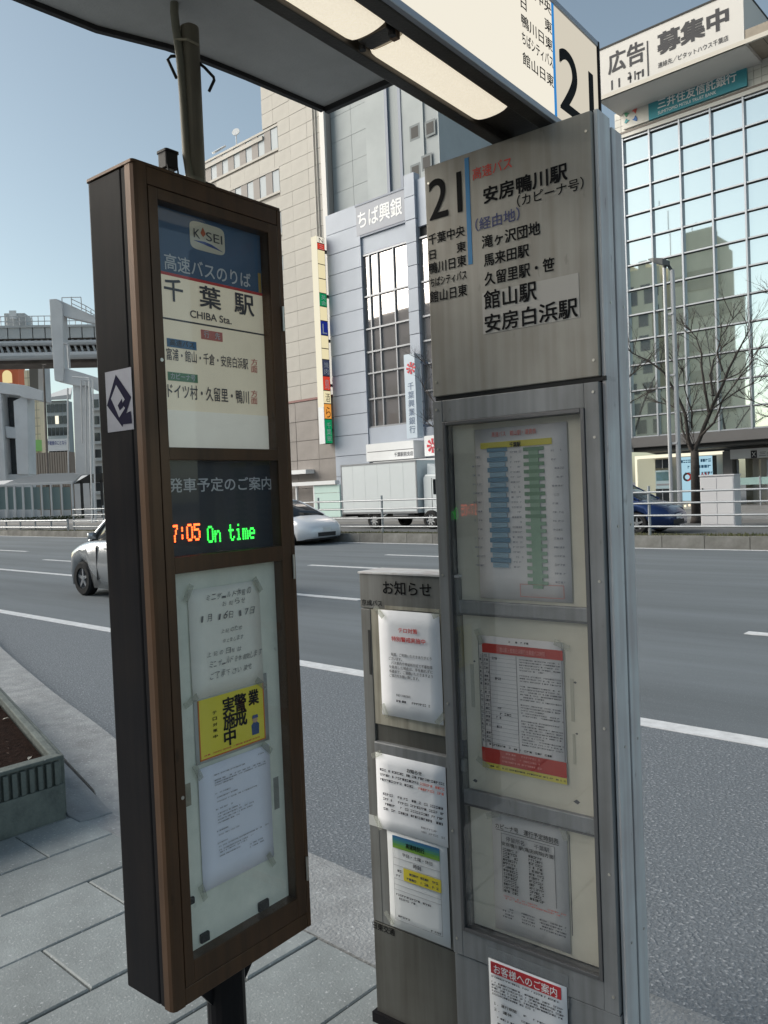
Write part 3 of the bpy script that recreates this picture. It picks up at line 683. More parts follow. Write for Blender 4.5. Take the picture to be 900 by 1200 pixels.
# ============================================================ SHELTER ROOF with its light beam
shel = root('bus_shelter', (-1.2, .9, 0), 0, 'dark shelter roof with lit lamps and an illuminated white sign box marked 21', 'bus shelter')
def sl_(p): return (p[0] + 1.2, p[1] - .9, p[2] if len(p) > 2 else 0)
ZC = 2.62
M_can = mat('canopy_underside', (.50, .50, .49), .75, var=.18, vscale=3, bump=.25, bscale=160)
M_edge = mat('dark_roof_trim', (.03, .028, .028), .5, .3)
cp = [onz(*p, ZC) for p in ((40, 0), (115, 30), (197, 51), (230, 62), (290, 86), (380, 125))]
dirn = (cp[0] - cp[1]).normalized()
pts = [cp[0] + Vector((-.05, -2.6, 0))] + cp
inner = [Vector((cp[-1].x + .62, cp[-1].y + .04, ZC)), Vector((cp[-1].x + .62, cp[0].y - 2.6, ZC))]
poly = [sl_(p)[:2] for p in pts + inner]
can = MB().slab(poly, ZC, ZC + .05).build('canopy', M_can, shel)
mb = MB()
for i in range(len(pts)-1):
    a, b_ = Vector(sl_(pts[i])), Vector(sl_(pts[i+1])); nn = Vector((-.014, 0, 0))
    mb.slab([a[:2], b_[:2], (b_ + nn)[:2], (a + nn)[:2]], ZC - .012, ZC + .07)
mb.build('edge_trim', M_edge, can)
a, b_ = Vector(sl_(cp[-1])), Vector(sl_(inner[0])); nn = Vector((0, .016, 0))
MB().slab([a[:2], b_[:2], (b_+nn)[:2], (a+nn)[:2]], ZC - .016, ZC + .07).build('edge_trim', M_edge, can)
# beam in pillar frame
F2 = Frame((-.84, 1.634, 0), -A)
beam = froot('roof_beam', F2, None, None); beam.parent = shel; beam.location = Vector(F2.o) - Vector((-1.2, .9, 0))
bxL, zB = F2.p(574, 166); bxR, zB2 = F2.p(642, 142); ZB = 2.322
M_beam = mat('beam_dark_metal', (.060, .053, .046), .42, .5, var=.3, vscale=8, bump=.1, bscale=200)
YB0, YB1 = -2.6, .175
bxL, bxR = -.262, -.100
MB().box(bxL, bxL + .030, YB0, YB1, ZB, ZB + .20).build('beam_flange', M_beam, beam, .003)
MB().box(bxR - .038, bxR - .004, YB0, YB1, ZB, ZB + .20).build('beam_flange', M_beam, beam, .003)
MB().box(bxL + .030, bxR - .038, YB0, YB1, ZB + .018, ZB + .24).build('beam_web', M_beam, beam)
# lamps
def lens_mesh(y0, y1, r=.012):
    xa, xb = bxL + .034, bxR - .044; n = 10; rings = []
    for yy, sc in ((y0, .55), (y0 + .006, .86), (y0 + .018, 1), ((y0+y1)/2, 1), (y1 - .018, 1), (y1 - .006, .86), (y1, .55)):
        ring = []; cxm = (xa+xb)/2; hw = (xb-xa)/2
        for k in range(n+1):
            a = math.pi * k / n; ring.append((cxm - hw*math.cos(a)*(.88 + .12*sc), yy, ZB + .016 - (.020*sc) * math.sin(a)**.5 if 0 < k < n else ZB + .017))
        rings.append(ring)
    return MB().loft(rings, closed=False, caps=False)
def lensmat():
    m = emat('lit_prismatic_lens', (1, .89, .70), 1.05); N = m.node_tree.nodes; L = m.node_tree.links
    e = [n for n in N if n.type == 'EMISSION'][0]; out = [n for n in N if n.type == 'OUTPUT_MATERIAL'][0]
    gl = N.new('ShaderNodeBsdfPrincipled'); gl.inputs['Base Color'].default_value = (.75, .7, .6, 1); gl.inputs['Roughness'].default_value = .25
    tc = N.new('ShaderNodeTexCoord'); vo = N.new('ShaderNodeTexVoronoi'); vo.inputs['Scale'].default_value = 260; L.new(tc.outputs['Object'], vo.inputs[0])
    bp = N.new('ShaderNodeBump'); bp.inputs['Strength'].default_value = .35; bp.inputs['Distance'].default_value = .0015; L.new(vo.outputs[0], bp.inputs['Height']); L.new(bp.outputs[0], gl.inputs['Normal'])
    mr = N.new('ShaderNodeMapRange'); mr.inputs[2].default_value = .6; mr.inputs[3].default_value = 1.05; mr.inputs[4].default_value = .93; L.new(vo.outputs[0], mr.inputs[0]); 
    mu = N.new('ShaderNodeMath'); mu.operation = 'MULTIPLY'; mu.inputs[1].default_value = .60; L.new(mr.outputs[0], mu.inputs[0]); L.new(mu.outputs[0], e.inputs[1])
    ad = N.new('ShaderNodeAddShader'); L.new(e.outputs[0], ad.inputs[0]); L.new(gl.outputs[0], ad.inputs[1]); L.new(ad.outputs[0], out.inputs[0]); return m
M_lens = lensmat()
zl_ = ZB - .002
def yof(u, v): 
    q = onz(u, v, zl_); return (q - F2.o).dot(F2.y)
y_a, y_b = yof(447, 60), yof(575, 139); y_c = yof(425, 47)
print('lamps y', y_a, y_b, y_c)
for (ya_, yb_) in ((y_a, y_b), (y_c - (y_b - y_a), y_c), (y_c - 2*(y_b - y_a) - .05, y_c - (y_b - y_a) - .05)):
    lm = root('ceiling_lamp', (0, 0, 0)); lm.parent = shel; lm.location = beam.location; lm.rotation_euler = beam.rotation_euler
    lens_mesh(ya_, yb_).build('lamp_lens', M_lens, lm, smooth=True)
    box('lamp_tray', mat('lamp_tray', (.20, .19, .17), .5), lm, bxL + .032, bxR - .040, ya_ - .004, yb_ + .004, ZB + .0175, ZB + .030)
# junction box and bits between the lamps
box('junction_bracket', M_beam, beam, bxL + .045, bxR - .05, y_c + .006, y_a - .006, ZB + .004, ZB + .02, .002)
for dx in (.04, .11): MB().disc((bxL + dx, (y_c + y_a)/2, ZB + .006), .007, (0, 0, -1), .008, 8).build('bolt', M_black, beam)
box('clip', mat('rusty_clip', (.16, .10, .06), .7), beam, bxR - .062, bxR - .048, y_a - .02, y_a - .008, ZB - .002, ZB + .012)
# illuminated sign face
sx = bxR; Fsg = Frame(F2.w(sx, 0, 0), B)
sgn = root('lit_sign', (0, 0, 0)); sgn.parent = shel; sgn.location = Vector(Fsg.o) - Vector((-1.2, .9, 0)); sgn.rotation_euler = (0, 0, Fsg.rz)
sz0 = ZB + .005; sz1 = Fsg.p(700, 51)[1]; sy1 = Fsg.p(700, 60)[0]
print('sign', sz0, sz1, sy1, Fsg.p(647, 0), Fsg.p(642, 142))
M_lit = emat('lit_acrylic', (1, .94, .80), .68)
M_alu = mat('sign_aluminium', (.32, .33, .36), .4, .5)
xb_ = Fsg.p(649, 100)[0]
box('lit_face', M_lit, sgn, -2.6, xb_ - .004, -.002, .010, sz0 + .012, sz1 - .014)
box('number_face', emat('lit_acrylic_dim', (1, .92, .76), .50), sgn, xb_ + .0065, sy1 - .010, -.002, .010, sz0 + .012, sz1 - .014)
box('blue_bar', emat('lit_blue', (.04, .30, .75), .60), sgn, xb_ - .004, xb_ + .0065, -.003, .010, sz0 + .012, sz1 - .014)
box('sign_frame', M_alu, sgn, -2.6, sy1, -.006, .014, sz1 - .014, sz1, .002)
box('sign_frame', M_alu, sgn, -2.6, sy1, -.006, .014, sz0 - .003, sz0 + .012, .002)
box('sign_frame', M_cabside, sgn, sy1 - .010, sy1, -.007, .05, sz0 - .003, sz1, .002)
box('sign_housing', M_alu, sgn, -2.6, sy1, .014, .155, ZB + .205, sz1 - .002)
H_ = sz1 - sz0
def st_(body, uL, vT, vB, uR, bold=.01): return ftext(Fsg, sgn, body, uL, vT, vB, uR, M_ink, -.0035, bold, 0)
# positions measured on the sign plane from its lower right corner
def sx_(u, v): return Fsg.p(u, v)
tx1 = xb_ - .010; tx0 = tx1 - (sx_(640, 60)[0] - sx_(604, 60)[0]) * 1.0
for body, v0 in (('千葉中央', 5), ('日　　東', 27), ('鴨川日東', 47), ('ちばシティバス', 66), ('館山日東', 88)):
    zc = Fsg.p(640, v0 + 4)[1]
    text(sgn, body, tx0, tx1, zc - .0135, zc + .0135, M_ink, -.0045, .014)
x0n, z1n = sx_(652, 52); z0n = sx_(652, 118)[1]; x1n = sx_(693, 100)[0]
text(sgn, '21', x0n + .002, x1n - .001, z0n - .012, z1n, M_ink, -.0045, .012)

# ============================================================ BUS STOP PILLAR (right)
pil = froot('bus_stop_pillar', F2, 'tall grey metal bus stop pillar with a glazed timetable case and large numeral 21 on top', 'bus stop pillar')
PW = .447; ZT, ZM = 2.312, 1.728
head = box('destination_board', M_steel, pil, -PW, 0, 0, .055, ZM + .006, ZT, .002)
FD = .0
M_shadowgap = M_dark
box('gap_strip', M_dark, pil, -PW + .004, .012, .006, .06, ZM - .004, ZM + .006)
# side channels
box('post_channel', M_post, pil, .0015, .012, .010, .076, .02, ZT + .004, .002)
box('post_channel', M_post, pil, .0015, .013, .084, .141, .02, ZT - .012, .002)
box('channel_joint', M_dark, pil, .003, .008, .076, .084, .02, ZT - .014)
box('post_channel', M_post, pil, -PW + .002, -PW + .026, .058, .150, .02, ZT - .012, .002)
box('rear_panel', M_door, pil, -PW + .028, -.002, .10, .145, .05, ZT - .02)
def pt(body, uL, vT, vB, uR, mt=M_ink, bold=.01): return ftext(F2, head, body, uL, vT, vB, uR, mt, -.0012, bold)
pt('21', 502.5, 213, 259, 541, M_ink, .010)
x0, z1, x1 = prow(F2, 544.3, 184, 549.2); z0 = F2.p(547, 311)[1]
box('blue_bar', M_blue, head, x0, x1, -.001, 0, z0, z1 - .004)
for body, uL, vT, vB, uR in (('千葉中央', 502, 275.5, 288, 544.8), ('日　　東', 503.3, 293.5, 305, 546), ('鴨川日東', 502.8, 309, 322, 546.5), ('ちばシティバス', 504.5, 326.5, 337, 547), ('館山日東', 504, 342, 355.5, 547.4)):
    pt(body, uL, vT, vB, uR, M_ink, .018)
pt('高速バス', 553.8, 198, 212, 600, mat('sign_red', (.62, .06, .045), .6), .010)
pt('安房鴨川駅', 566.7, 220.5, 239.5, 664.7, M_ink, .030)
pt('（カピーナ号）', 606, 229.5, 243.5, 684, M_ink, .006)
pt('（経由地）', 557, 257, 272, 609, mat('faded_navy_print', (.05, .06, .17), .6), .012)
pt('滝ヶ沢団地', 565, 277, 292, 633, M_ink, .022)
pt('馬来田駅', 567, 298.5, 313, 619.8, M_ink, .022)
pt('久留里駅・笹', 568, 320, 335.5, 649.5, M_ink, .022)
x0, zt_, x1 = prow(F2, 565, 344, 678); zb_ = F2.p(567, 392)[1]
box('overlay_patch', mat('overlay_sticker', (.40, .385, .36), .55, .2), head, x0, x1, -.0010, 0, zb_, zt_)
ftext(F2, head, '館山駅', 567.5, 342, 363.5, 629, M_ink, -.0022, .022)
ftext(F2, head, '安房白浜駅', 568.4, 369.5, 390.5, 677, M_ink, -.0022, .022)
# timetable case
case = root('timetable_case', (0, 0, 0)); case.parent = pil
cz0, cz1 = .300, ZM - .006
gx0, gx1 = F2.p(521, 700)[0], F2.p(694, 700)[0]; gx0, gx1 = -.418, -.036
gz1 = F2.p(519, 495)[1]; gz0 = F2.p(546, 1090)[1]
print('case', F2.p(521, 600), F2.p(682, 476), gz1, gz0, F2.p(519.5, 600)[0], F2.p(533, 1000)[0])
YF = -.004
for nm, a in (('case_frame', (-PW, gx0, cz0, cz1)), ('case_frame', (gx1, -.001, cz0, cz1)), ('case_frame', (gx0, gx1, gz1, cz1)), ('case_frame', (gx0, gx1, cz0, gz0))):
    box(nm, M_door, case, a[0], a[1], YF + (.0006 if a[0] == gx0 else 0), .05, a[2], a[3], .0015)
M_bead = mat('dark_glazing_bead', (.14, .14, .145), .35, .6)
bw = .010
for a in ((gx0, gx0 + bw, gz0, gz1), (gx1 - bw, gx1, gz0, gz1), (gx0 + bw, gx1 - bw, gz1 - bw, gz1), (gx0 + bw, gx1 - bw, gz0, gz0 + bw)):
    box('glazing_bead', M_bead, case, a[0], a[1], YF - .003, .02, a[2], a[3], .0015)
YI = .026
cb = box('case_backing', M_cream, case, gx0 + bw, gx1 - bw, YI, YI + .01, gz0 + bw, gz1 - bw)
zb1a, zb1b = F2.p(535, 717, YI)[1], F2.p(535, 702, YI)[1]; zb2a, zb2b = F2.p(543, 938, YI)[1], F2.p(543, 921, YI)[1]
for a, b_ in ((zb1a, zb1b), (zb2a, zb2b)):
    box('cross_bar', M_door, case, gx0 + bw, gx1 - bw, YI - .014, YI, a, b_, .002)
    box('cross_bar_lip', M_bead, case, gx0 + bw, gx1 - bw, YI - .016, YI - .010, a - .003, a)
box('glass_pane', glassmat('case_glass', .03, film=.025, filmcol=(.55, .56, .58)), case, gx0 + bw, gx1 - bw, YF + .004, YF + .007, gz0 + bw, gz1 - bw)
YS = YI - .003
# timetable sheet
t1, x0, x1, z0, z1 = sheet(F2, case, 556, 504, 700, 664, YS, M_oldpaper, 'faded timetable sheet with a blue and a green column', 'timetable_sheet', .0008, 3)
def trect(nm, mt, uL, vT, vB, uR, parent, y=-.003, fr=F2, yp=YS):
    a, zt, b_ = prow(fr, uL, vT, uR, yp); zb = fr.p(uL, vB, yp)[1]; return box(nm, mt, parent, a, b_, yp + y, yp + y + .0006, zb, zt)
Y0 = YS - .0022
def ysheet(body, uL, vT, vB, uR, mt, par, bold=.0, dy=-.004): return ftext(F2, par, body, uL, vT, vB, uR, mt, dy, bold, YS)
ysheet('高速バス　館山駅・運賃表', 577, 506.5, 512.5, 629, M_redfade, t1, .02)
trect('yellow_band', mat('timetable_yellow', (.55, .48, .06), .6), 563.5, 519.5, 526.5, 647, t1)
ysheet('千葉駅', 598, 518.5, 524, 611, M_ink, t1, .03, -.0045)
M_tb = [mat('timetable_blue_a', (.12, .23, .32), .6), mat('timetable_blue_b', (.24, .36, .44), .6)]
M_tg = [mat('timetable_green_a', (.13, .23, .15), .6), mat('timetable_green_b', (.22, .33, .24), .6)]
bxa, zt, bxb = prow(F2, 571, 525, 594.5, YS); zb = F2.p(571, 665, YS)[1]
for k in range(24):
    h = (zt-zb)/24; 
    box('blue_row', M_tb[k % 2] if k % 2 == 0 else M_tb[1], t1, bxa + (0 if k % 2 == 0 else .006), bxb - (0 if k % 2 == 0 else .006), YS-.003, YS-.0024, zt - (k+1)*h + h*.10, zt - k*h)
bxa, zt, bxb = prow(F2, 613.5, 524.5, 637.5, YS); zb = F2.p(613.5, 689, YS)[1]
for k in range(38):
    h = (zt-zb)/38; ind = 0 if k % 2 == 0 else (bxb-bxa)*.26
    box('green_row', M_tg[0 if k < 20 else 1] if k % 2 == 0 else M_tg[1], t1, bxa + ind, bxb - ind, YS-.003, YS-.0024, zt - (k+1)*h, zt - k*h)
rows_ = []
for (uL, uR, n_, v0, v1) in ((553.5, 563, 13, 532, 668), (646, 658, 16, 524, 688), (598, 609, 24, 528, 668)):
    a, zt, b_ = prow(F2, uL, v0, uR, YS); zb = F2.p(uL, v1, YS)[1]
    for k in range(n_): rows_.append((a, b_, zt - (k + .5) * (zt-zb)/n_))
smallprint(t1, rows_, M_inkfaint, YS - .003, .0042, unit=.006, seed=4)
a, zt, b_ = prow(F2, 610, 684, 661, YS)
for zz in (zt, zt - .030): box('red_rule', M_redfade, t1, a, b_, YS-.003, YS-.0024, zz - .0010, zz)
for xx in (a, b_): box('red_rule', M_redfade, t1, xx, xx + .001, YS-.003, YS-.0024, zt - .030, zt)
# fare sheet with red bands
t2, x0, x1, z0, z1 = sheet(F2, case, 560.5, 744, 897, 659.5, YS, M_oldpaper, 'timetable sheet with red bands above and below', 'timetable_sheet', .0006, 5)
w_, h_ = x1-x0, z1-z0
M_tr = mat('timetable_red', (.40, .022, .012), .6, var=.1, spec=.2)
box('red_band', M_tr, t2, x0 + .05*w_, x1, YS-.003, YS-.0024, z0 + .875*h_, z0 + .945*h_)
box('red_band', M_tr, t2, x0, x1, YS-.003, YS-.0024, z0 + .045*h_, z0 + .155*h_)
box('yellow_band', MC['timetable_yellow'], t2, x0, x1, YS-.003, YS-.0024, z0, z0 + .043*h_)
text(t2, '館山駅・安房白浜駅行き高速バス時刻', x0 + .27*w_, x0 + .80*w_, z0 + .89*h_, z0 + .925*h_, M_redfade, YS-.0036, .01)
smallprint(t2, [(x0 + .3*w_, x0 + .7*w_, z0 + .13*h_), (x0 + .25*w_, x0 + .7*w_, z0 + .10*h_), (x0 + .25*w_, x0 + .72*w_, z0 + .07*h_)], M_redfade, YS-.0036, .004, unit=.005)
smallprint(t2, [(x0 + .06*w_, x0 + .97*w_, z0 + .017*h_)], M_ink, YS-.0036, .0035, unit=.005, seed=7)
smallprint(t2, [(x0 + .1*w_, x0 + .34*w_, z0 + .18*h_), (x0 + .40*w_, x0 + .84*w_, z0 + .175*h_), (x0 + .38*w_, x0 + .62*w_, z0 + .965*h_)], M_ink, YS-.0036, .0045, unit=.006, seed=8)
for k in range(22):
    zz = z0 + (.20 + k*.0305)*h_; box('rule_line', M_inkfaint, t2, x0 + .02*w_, x0 + .46*w_, YS-.0028, YS-.0024, zz, zz + .0007)
for xx in (.0, .05, .13, .46, .985): box('rule_line', M_inkgrey, t2, x0 + xx*w_, x0 + xx*w_ + .0011, YS-.0028, YS-.0024, z0 + .16*h_, z0 + (1 if xx in (.0, .985) else .87)*h_)
smallprint(t2, [(x0 + a*w_, x0 + b_*w_, z0 + (.205 + k*.0305)*h_) for k in range(22) for a, b_ in ((.015, .035), (.07, .12))], M_inkgrey, YS-.0036, .005, unit=.005, seed=9)
smallprint(t2, [(x0 + a*w_, x0 + (a+.06)*w_, z0 + zz*h_) for a, zz in ((.17, .83), (.2, .68), (.2, .46), (.2, .42), (.3, .42), (.2, .39), (.2, .32))], M_inkgrey, YS-.0036, .006, unit=.006, seed=10)
smallprint(t2, [(x0 + .50*w_, x0 + (.97 - (k % 5 == 4)*.2)*w_, z0 + (.845 - k*.0195)*h_) for k in range(33) if k not in (5, 9, 16, 22)], M_inkgrey, YS-.0036, .0030, unit=.004, seed=12)
# lower sheet
t3, x0, x1, z0, z1 = sheet(F2, case, 576, 951, 1085, 664, YS, mat('grey_aged_paper', (.50, .49, .48), .75, var=.12, vscale=5), 'aged timetable sheet of black printed rows', 'timetable_sheet', .0008, 6)
w_, h_ = x1-x0, z1-z0
text(t3, 'カピーナ号　運行予定時刻表', x0 + .06*w_, x0 + .90*w_, z0 + .875*h_, z0 + .92*h_, M_ink, YS-.004, .02)
box('rule_line', M_ink, t3, x0 + .06*w_, x0 + .90*w_, YS-.003, YS-.0024, z0 + .862*h_, z0 + .866*h_)
text(t3, '停留所名', x0 + .20*w_, x0 + .45*w_, z0 + .785*h_, z0 + .825*h_, M_inkgrey, YS-.004, .02)
text(t3, '千葉駅', x0 + .58*w_, x0 + .78*w_, z0 + .785*h_, z0 + .825*h_, M_inkgrey, YS-.004, .02)
text(t3, '安房鴨川駅(亀田病院)方面', x0 + .14*w_, x0 + .83*w_, z0 + .735*h_, z0 + .775*h_, M_ink, YS-.004, .02)
for xx in (.13, .84): box('rule_line', M_inkgrey, t3, x0 + xx*w_, x0 + xx*w_ + .001, YS-.003, YS-.0024, z0 + .34*h_, z0 + .84*h_)
box('rule_line', M_inkgrey, t3, x0 + .13*w_, x0 + .84*w_, YS-.003, YS-.0024, z0 + .84*h_, z0 + .843*h_)
smallprint(t3, [(x0 + a*w_, x0 + b_*w_, z0 + (.70 - k*.0295)*h_) for k in range(13) for a, b_ in ((.15, .34), (.50, .57), (.585, .68))], M_ink, YS-.0036, .0062, unit=.0055, gap=.05, seed=13)
smallprint(t3, [(x0 + .14*w_, x0 + .95*w_, z0 + zz*h_) for zz in (.305, .285)], M_redfade, YS-.0036, .0035, unit=.005, seed=14)
smallprint(t3, [(x0 + a*w_, x0 + b_*w_, z0 + zz*h_) for zz in (.20, .175, .15, .125) for a, b_ in ((.12, .27), (.38, .55), (.62, .95))], M_inkgrey, YS-.0036, .0035, unit=.005, seed=15)
# plain strip of tape right of it, worn marks
box('old_sheet_edge', M_inkgrey, cb, x1 + .004, x1 + .0055, YI-.001, YI, z0 + .15*h_, z1 - .01)
for (u, v, s_) in ((557, 915, .012), (676, 940, .014), (556, 775, .006), (674, 800, .007), (676, 860, .006)):
    a, zt = F2.p(u, v, YI); MB().prism([(a-s_*.6, zt), (a + s_*.2, zt - s_*.35), (a + s_*.6, zt + s_*.1), (a, zt + s_*.45)], YI - .001, YI - .0002).build('glue_mark', M_inkgrey, cb)
for (uL, uR, vT, vB) in ((551, 555, 778, 828), (668, 672, 795, 845), (671, 674, 860, 895)):
    a, zt, b_ = prow(F2, uL, vT, uR, YI); zb = F2.p(uL, vB, YI)[1]; box('tape_trace', mat('tape_trace', (.40, .385, .31), .8), cb, a, b_, YI-.0008, YI, zb, zt)
# body below the case
box('lower_panel', M_door, pil, -PW, 0, .001, .06, .03, cz0 - .004, .0015)
box('gap_strip', M_dark, pil, -PW + .004, -.003, .008, .05, cz0 - .004, cz0)
box('foot', M_cabside, pil, -PW - .01, .03, -.01, .16, 0, .03, .003)
# customer notice across the joint
ds, x0, x1, z0, z1 = sheet(F2, pil, 572.4, 1122, 1262, 664, YF - .003, mat('fresh_paper', (.74, .75, .77), .7, bump=.2, bscale=9), 'white customer notice with a red banner', 'notice_sheet', .0008, 8)
w_, h_ = x1-x0, z1-z0; yy = YF - .006
box('red_banner', mat('banner_red', (.48, .02, .03), .5), ds, x0 + .035*w_, x0 + .935*w_, yy, yy + .0012, z1 - .0155*2.2, z1 - .005)
text(ds, 'お客様へのご案内', x0 + .08*w_, x0 + .89*w_, z1 - .031, z1 - .0085, M_white, yy - .001, .008)
rows_ = [(x0 + .04*w_, x0 + .9*w_, z1 - .044)] + [(x0 + .04*w_, x0 + (.94 if k != 4 else .6)*w_, z1 - .058 - k*.0075) for k in range(5)]
smallprint(ds, rows_, M_inkgrey, yy, .0042, unit=.005, seed=21)
text(ds, '１．運行期間', x0 + .06*w_, x0 + .36*w_, z1 - .113, z1 - .105, M_ink, yy, .01)
text(ds, '２．運休', x0 + .06*w_, x0 + .30*w_, z1 - .128, z1 - .120, M_ink, yy, .01)
smallprint(ds, [(x0 + .42*w_, x0 + .9*w_, z1 - .112), (x0 + .42*w_, x0 + .8*w_, z1 - .128), (x0 + .1*w_, x0 + .9*w_, z1 - .145), (x0 + .1*w_, x0 + .9*w_, z1 - .16)], M_inkgrey, yy, .0045, unit=.005, seed=22)
box('clear_pocket', glassmat('clear_pocket', .05, (.93, .94, .95), .2, .10, (.5, .52, .53)), pil, x0 - .006, x1 + .004, YF - .0022, YF - .0012, z1 - .05, z1 + .028)

# ============================================================ NOTICE STAND
F3 = Frame((-1.5, 1.6, 0), -A)
std = froot('notice_stand', F3, 'waist high grey metal notice stand with taped paper notices between the board and the pillar', 'notice stand')
SX0, SX1, SZ = -.068, .262, 1.273
box('stand_body', M_standlow, std, SX0 + .004, SX1, .012, .10, .03, SZ - .006)
hd = box('header_plate', M_standm, std, SX0, SX1, 0, .014, F3.p(423, 712)[1], SZ, .002)
MB().box(SX0 - .002, SX1 + .002, -.004, .105, SZ, SZ + .006).build('top_cap', M_post, std, .001)
zbt = F3.p(440, 868)[1]; zlow = F3.p(436, 1077)[1]; zhdr = F3.p(423, 712)[1]
box('side_stile', M_standm, std, SX0, SX0 + .034, .0008, .014, zlow, zhdr - .002, .0015)
box('upper_panel', M_glue, std, SX0 + .034, SX1, .003, .012, F3.p(441, 848)[1], zhdr - .002)
box('slot', M_standlow, std, SX0 + .034, SX1, .008, .012, zbt, F3.p(441, 848)[1])
box('clip_bar', M_door, std, SX0 + .034, SX1, -.006, .012, F3.p(440, 881)[1], zbt, .003)
box('middle_panel', M_standm, std, SX0 + .034, SX1, .002, .012, zlow, F3.p(440, 881)[1])
box('seam', M_dark, std, SX0, SX1, .004, .012, zlow - .003, zlow)
box('lower_panel', M_standlow, std, SX0, SX1, .001, .012, .03, zlow - .003, .001)
box('foot', M_cabside, std, SX0 - .01, SX1 + .01, -.01, .11, 0, .03)
ftext(F3, hd, 'お知らせ', 448.7, 680.5, 696, 505.5, M_ink, -.001, .014)
ftext(F3, hd, '京成バス', 424, 702, 709, 448, M_ink, -.001, .006)
ftext(F3, std, '日東交通', 436.6, 1079, 1087, 462.5, M_ink, 0, .010)
for a, b_, z_ in ((.02, .20, zhdr + .006), (-.02, .06, zhdr - .004)):
    box('tape_scrap', M_glue, std, a, b_, -.0008, .001, z_ - .004, z_ + .005)
for (uL, uR, vT, vB) in ((431, 433.5, 738, 790),):
    a, zt, b_ = prow(F3, uL, vT, uR); zb = F3.p(uL, vB)[1]; box('stain', M_dark, std, a, b_, -.0004, .001, zb, zt)
n1, x0, x1, z0, z1 = sheet(F3, std, 443.3, 714, 836, 515, -.003, M_paper, 'white notice with red heading', seed=2)
w_, h_ = x1-x0, z1-z0
text(n1, 'テロ対策', x0 + .34*w_, x0 + .65*w_, z0 + .80*h_, z0 + .845*h_, M_red, -.0065, .02)
text(n1, '特別警戒実施中', x0 + .22*w_, x0 + .77*w_, z0 + .715*h_, z0 + .76*h_, M_red, -.0065, .02)
for i, (b_, e_) in enumerate((('毎度、ご利用いただきありがとう', .86), ('ございます。', .38), ('バス車内や停留所付近で不審物等', .87), ('を発見した場合は、手を触れずに', .87), ('係員まで、ご連絡いただきますよう', .87), ('ご協力をお願い致します。', .65))):
    zz = z0 + (.575 - i*.040)*h_; text(n1, b_, x0 + (.20 if i in (0, 2) else .16)*w_, x0 + e_*w_, zz, zz + .0085, M_inkgrey, -.0065, .006)
text(n1, '京成バス株式会社', x0 + .26*w_, x0 + .50*w_, z0 + .20*h_, z0 + .222*h_, M_inkgrey, -.0065, .01)
smallprint(n1, [(x0 + .26*w_, x0 + .80*w_, z0 + .145*h_)], M_inkgrey, -.0065, .006, unit=.006)
n3, x0, x1, z0, z1 = sheet(F3, std, 453.5, 969, 1082, 524, -.002, mat('grey_white_paper', (.66, .68, .69), .7, var=.06), 'white notice with blue and green banner and yellow row', seed=7)
w_, h_ = x1-x0, z1-z0; y3 = -.0055
zt_ = z1 - .016
for k, c in enumerate(((.02, .12, .26), (.03, .17, .22), (.05, .22, .14), (.09, .26, .05), (.14, .29, .03))):
    box('banner_band', mat('banner_%d' % k, c, .6), n3, x0 + .10*w_, x0 + .88*w_, y3, y3 + .001, zt_ - (k+1)*.0068, zt_ - k*.0068)
text(n3, '高速時刻行', x0 + .33*w_, x0 + .64*w_, zt_ - .026, zt_ - .012, M_ink, y3 - .001, .02)
text(n3, '平日・土曜・休日', x0 + .26*w_, x0 + .76*w_, zt_ - .052, zt_ - .042, M_inkgrey, y3, .01)
text(n3, '時刻', x0 + .44*w_, x0 + .57*w_, zt_ - .076, zt_ - .064, M_inkgrey, y3, .015)
box('yellow_row', mat('row_yellow', (.60, .50, .03), .6), n3, x0 + .27*w_, x0 + .89*w_, y3, y3 + .001, zt_ - .118, zt_ - .084)
smallprint(n3, [(x0 + a*w_, x0 + b_*w_, zt_ - zz) for zz in (.098, .112) for a, b_ in ((.15, .22), (.33, .50), (.56, .68), (.75, .83))], M_inkgrey, y3 - .001, .006, unit=.007, seed=31)
for zz in (.062, .082, .120, .136, .150, .235): box('rule_line', M_inkfaint, n3, x0 + .10*w_, x0 + .88*w_, y3, y3 + .0005, zt_ - zz, zt_ - zz + .0009)
for xx in (.10, .88): box('rule_line', M_inkfaint, n3, x0 + xx*w_, x0 + xx*w_ + .001, y3, y3 + .0005, zt_ - .235, zt_ - .034)
smallprint(n3, [(x0 + .13*w_, x0 + .75*w_, zt_ - .165), (x0 + .13*w_, x0 + .45*w_, zt_ - .175), (x0 + .70*w_, x0 + .86*w_, zt_ - .232), (x0 + .15*w_, x0 + .35*w_, zt_ - .225)], M_inkgrey, y3, .005, unit=.006, seed=33)
n2, x0, x1, z0, z1 = sheet(F3, std, 440, 881, 968, 522, -.005, M_paper, 'white notice with black heading and two red lines', seed=3)
w_, h_ = x1-x0, z1-z0; y2 = -.0085
text(n2, 'お知らせ', x0 + .47*w_, x0 + .68*w_, z0 + .83*h_, z0 + .88*h_, M_ink, y2, .03)
smallprint(n2, [(x0 + .07*w_, x0 + .97*w_, z0 + .775*h_), (x0 + .07*w_, x0 + .62*w_, z0 + .71*h_), (x0 + .07*w_, x0 + .55*w_, z0 + .645*h_)], M_inkgrey, y2, .0065, unit=.007, seed=41)
smallprint(n2, [(x0 + .62*w_, x0 + .97*w_, z0 + .71*h_), (x0 + .56*w_, x0 + .97*w_, z0 + .645*h_)], M_redfade, y2, .0065, unit=.007, seed=42)
smallprint(n2, [(x0 + a*w_, x0 + b_*w_, z0 + (.46 - k*.065)*h_) for k in range(4) for a, b_ in ((.10, .25), (.32, .46), (.50, .96))], M_inkgrey, y2, .0065, unit=.007, seed=43)
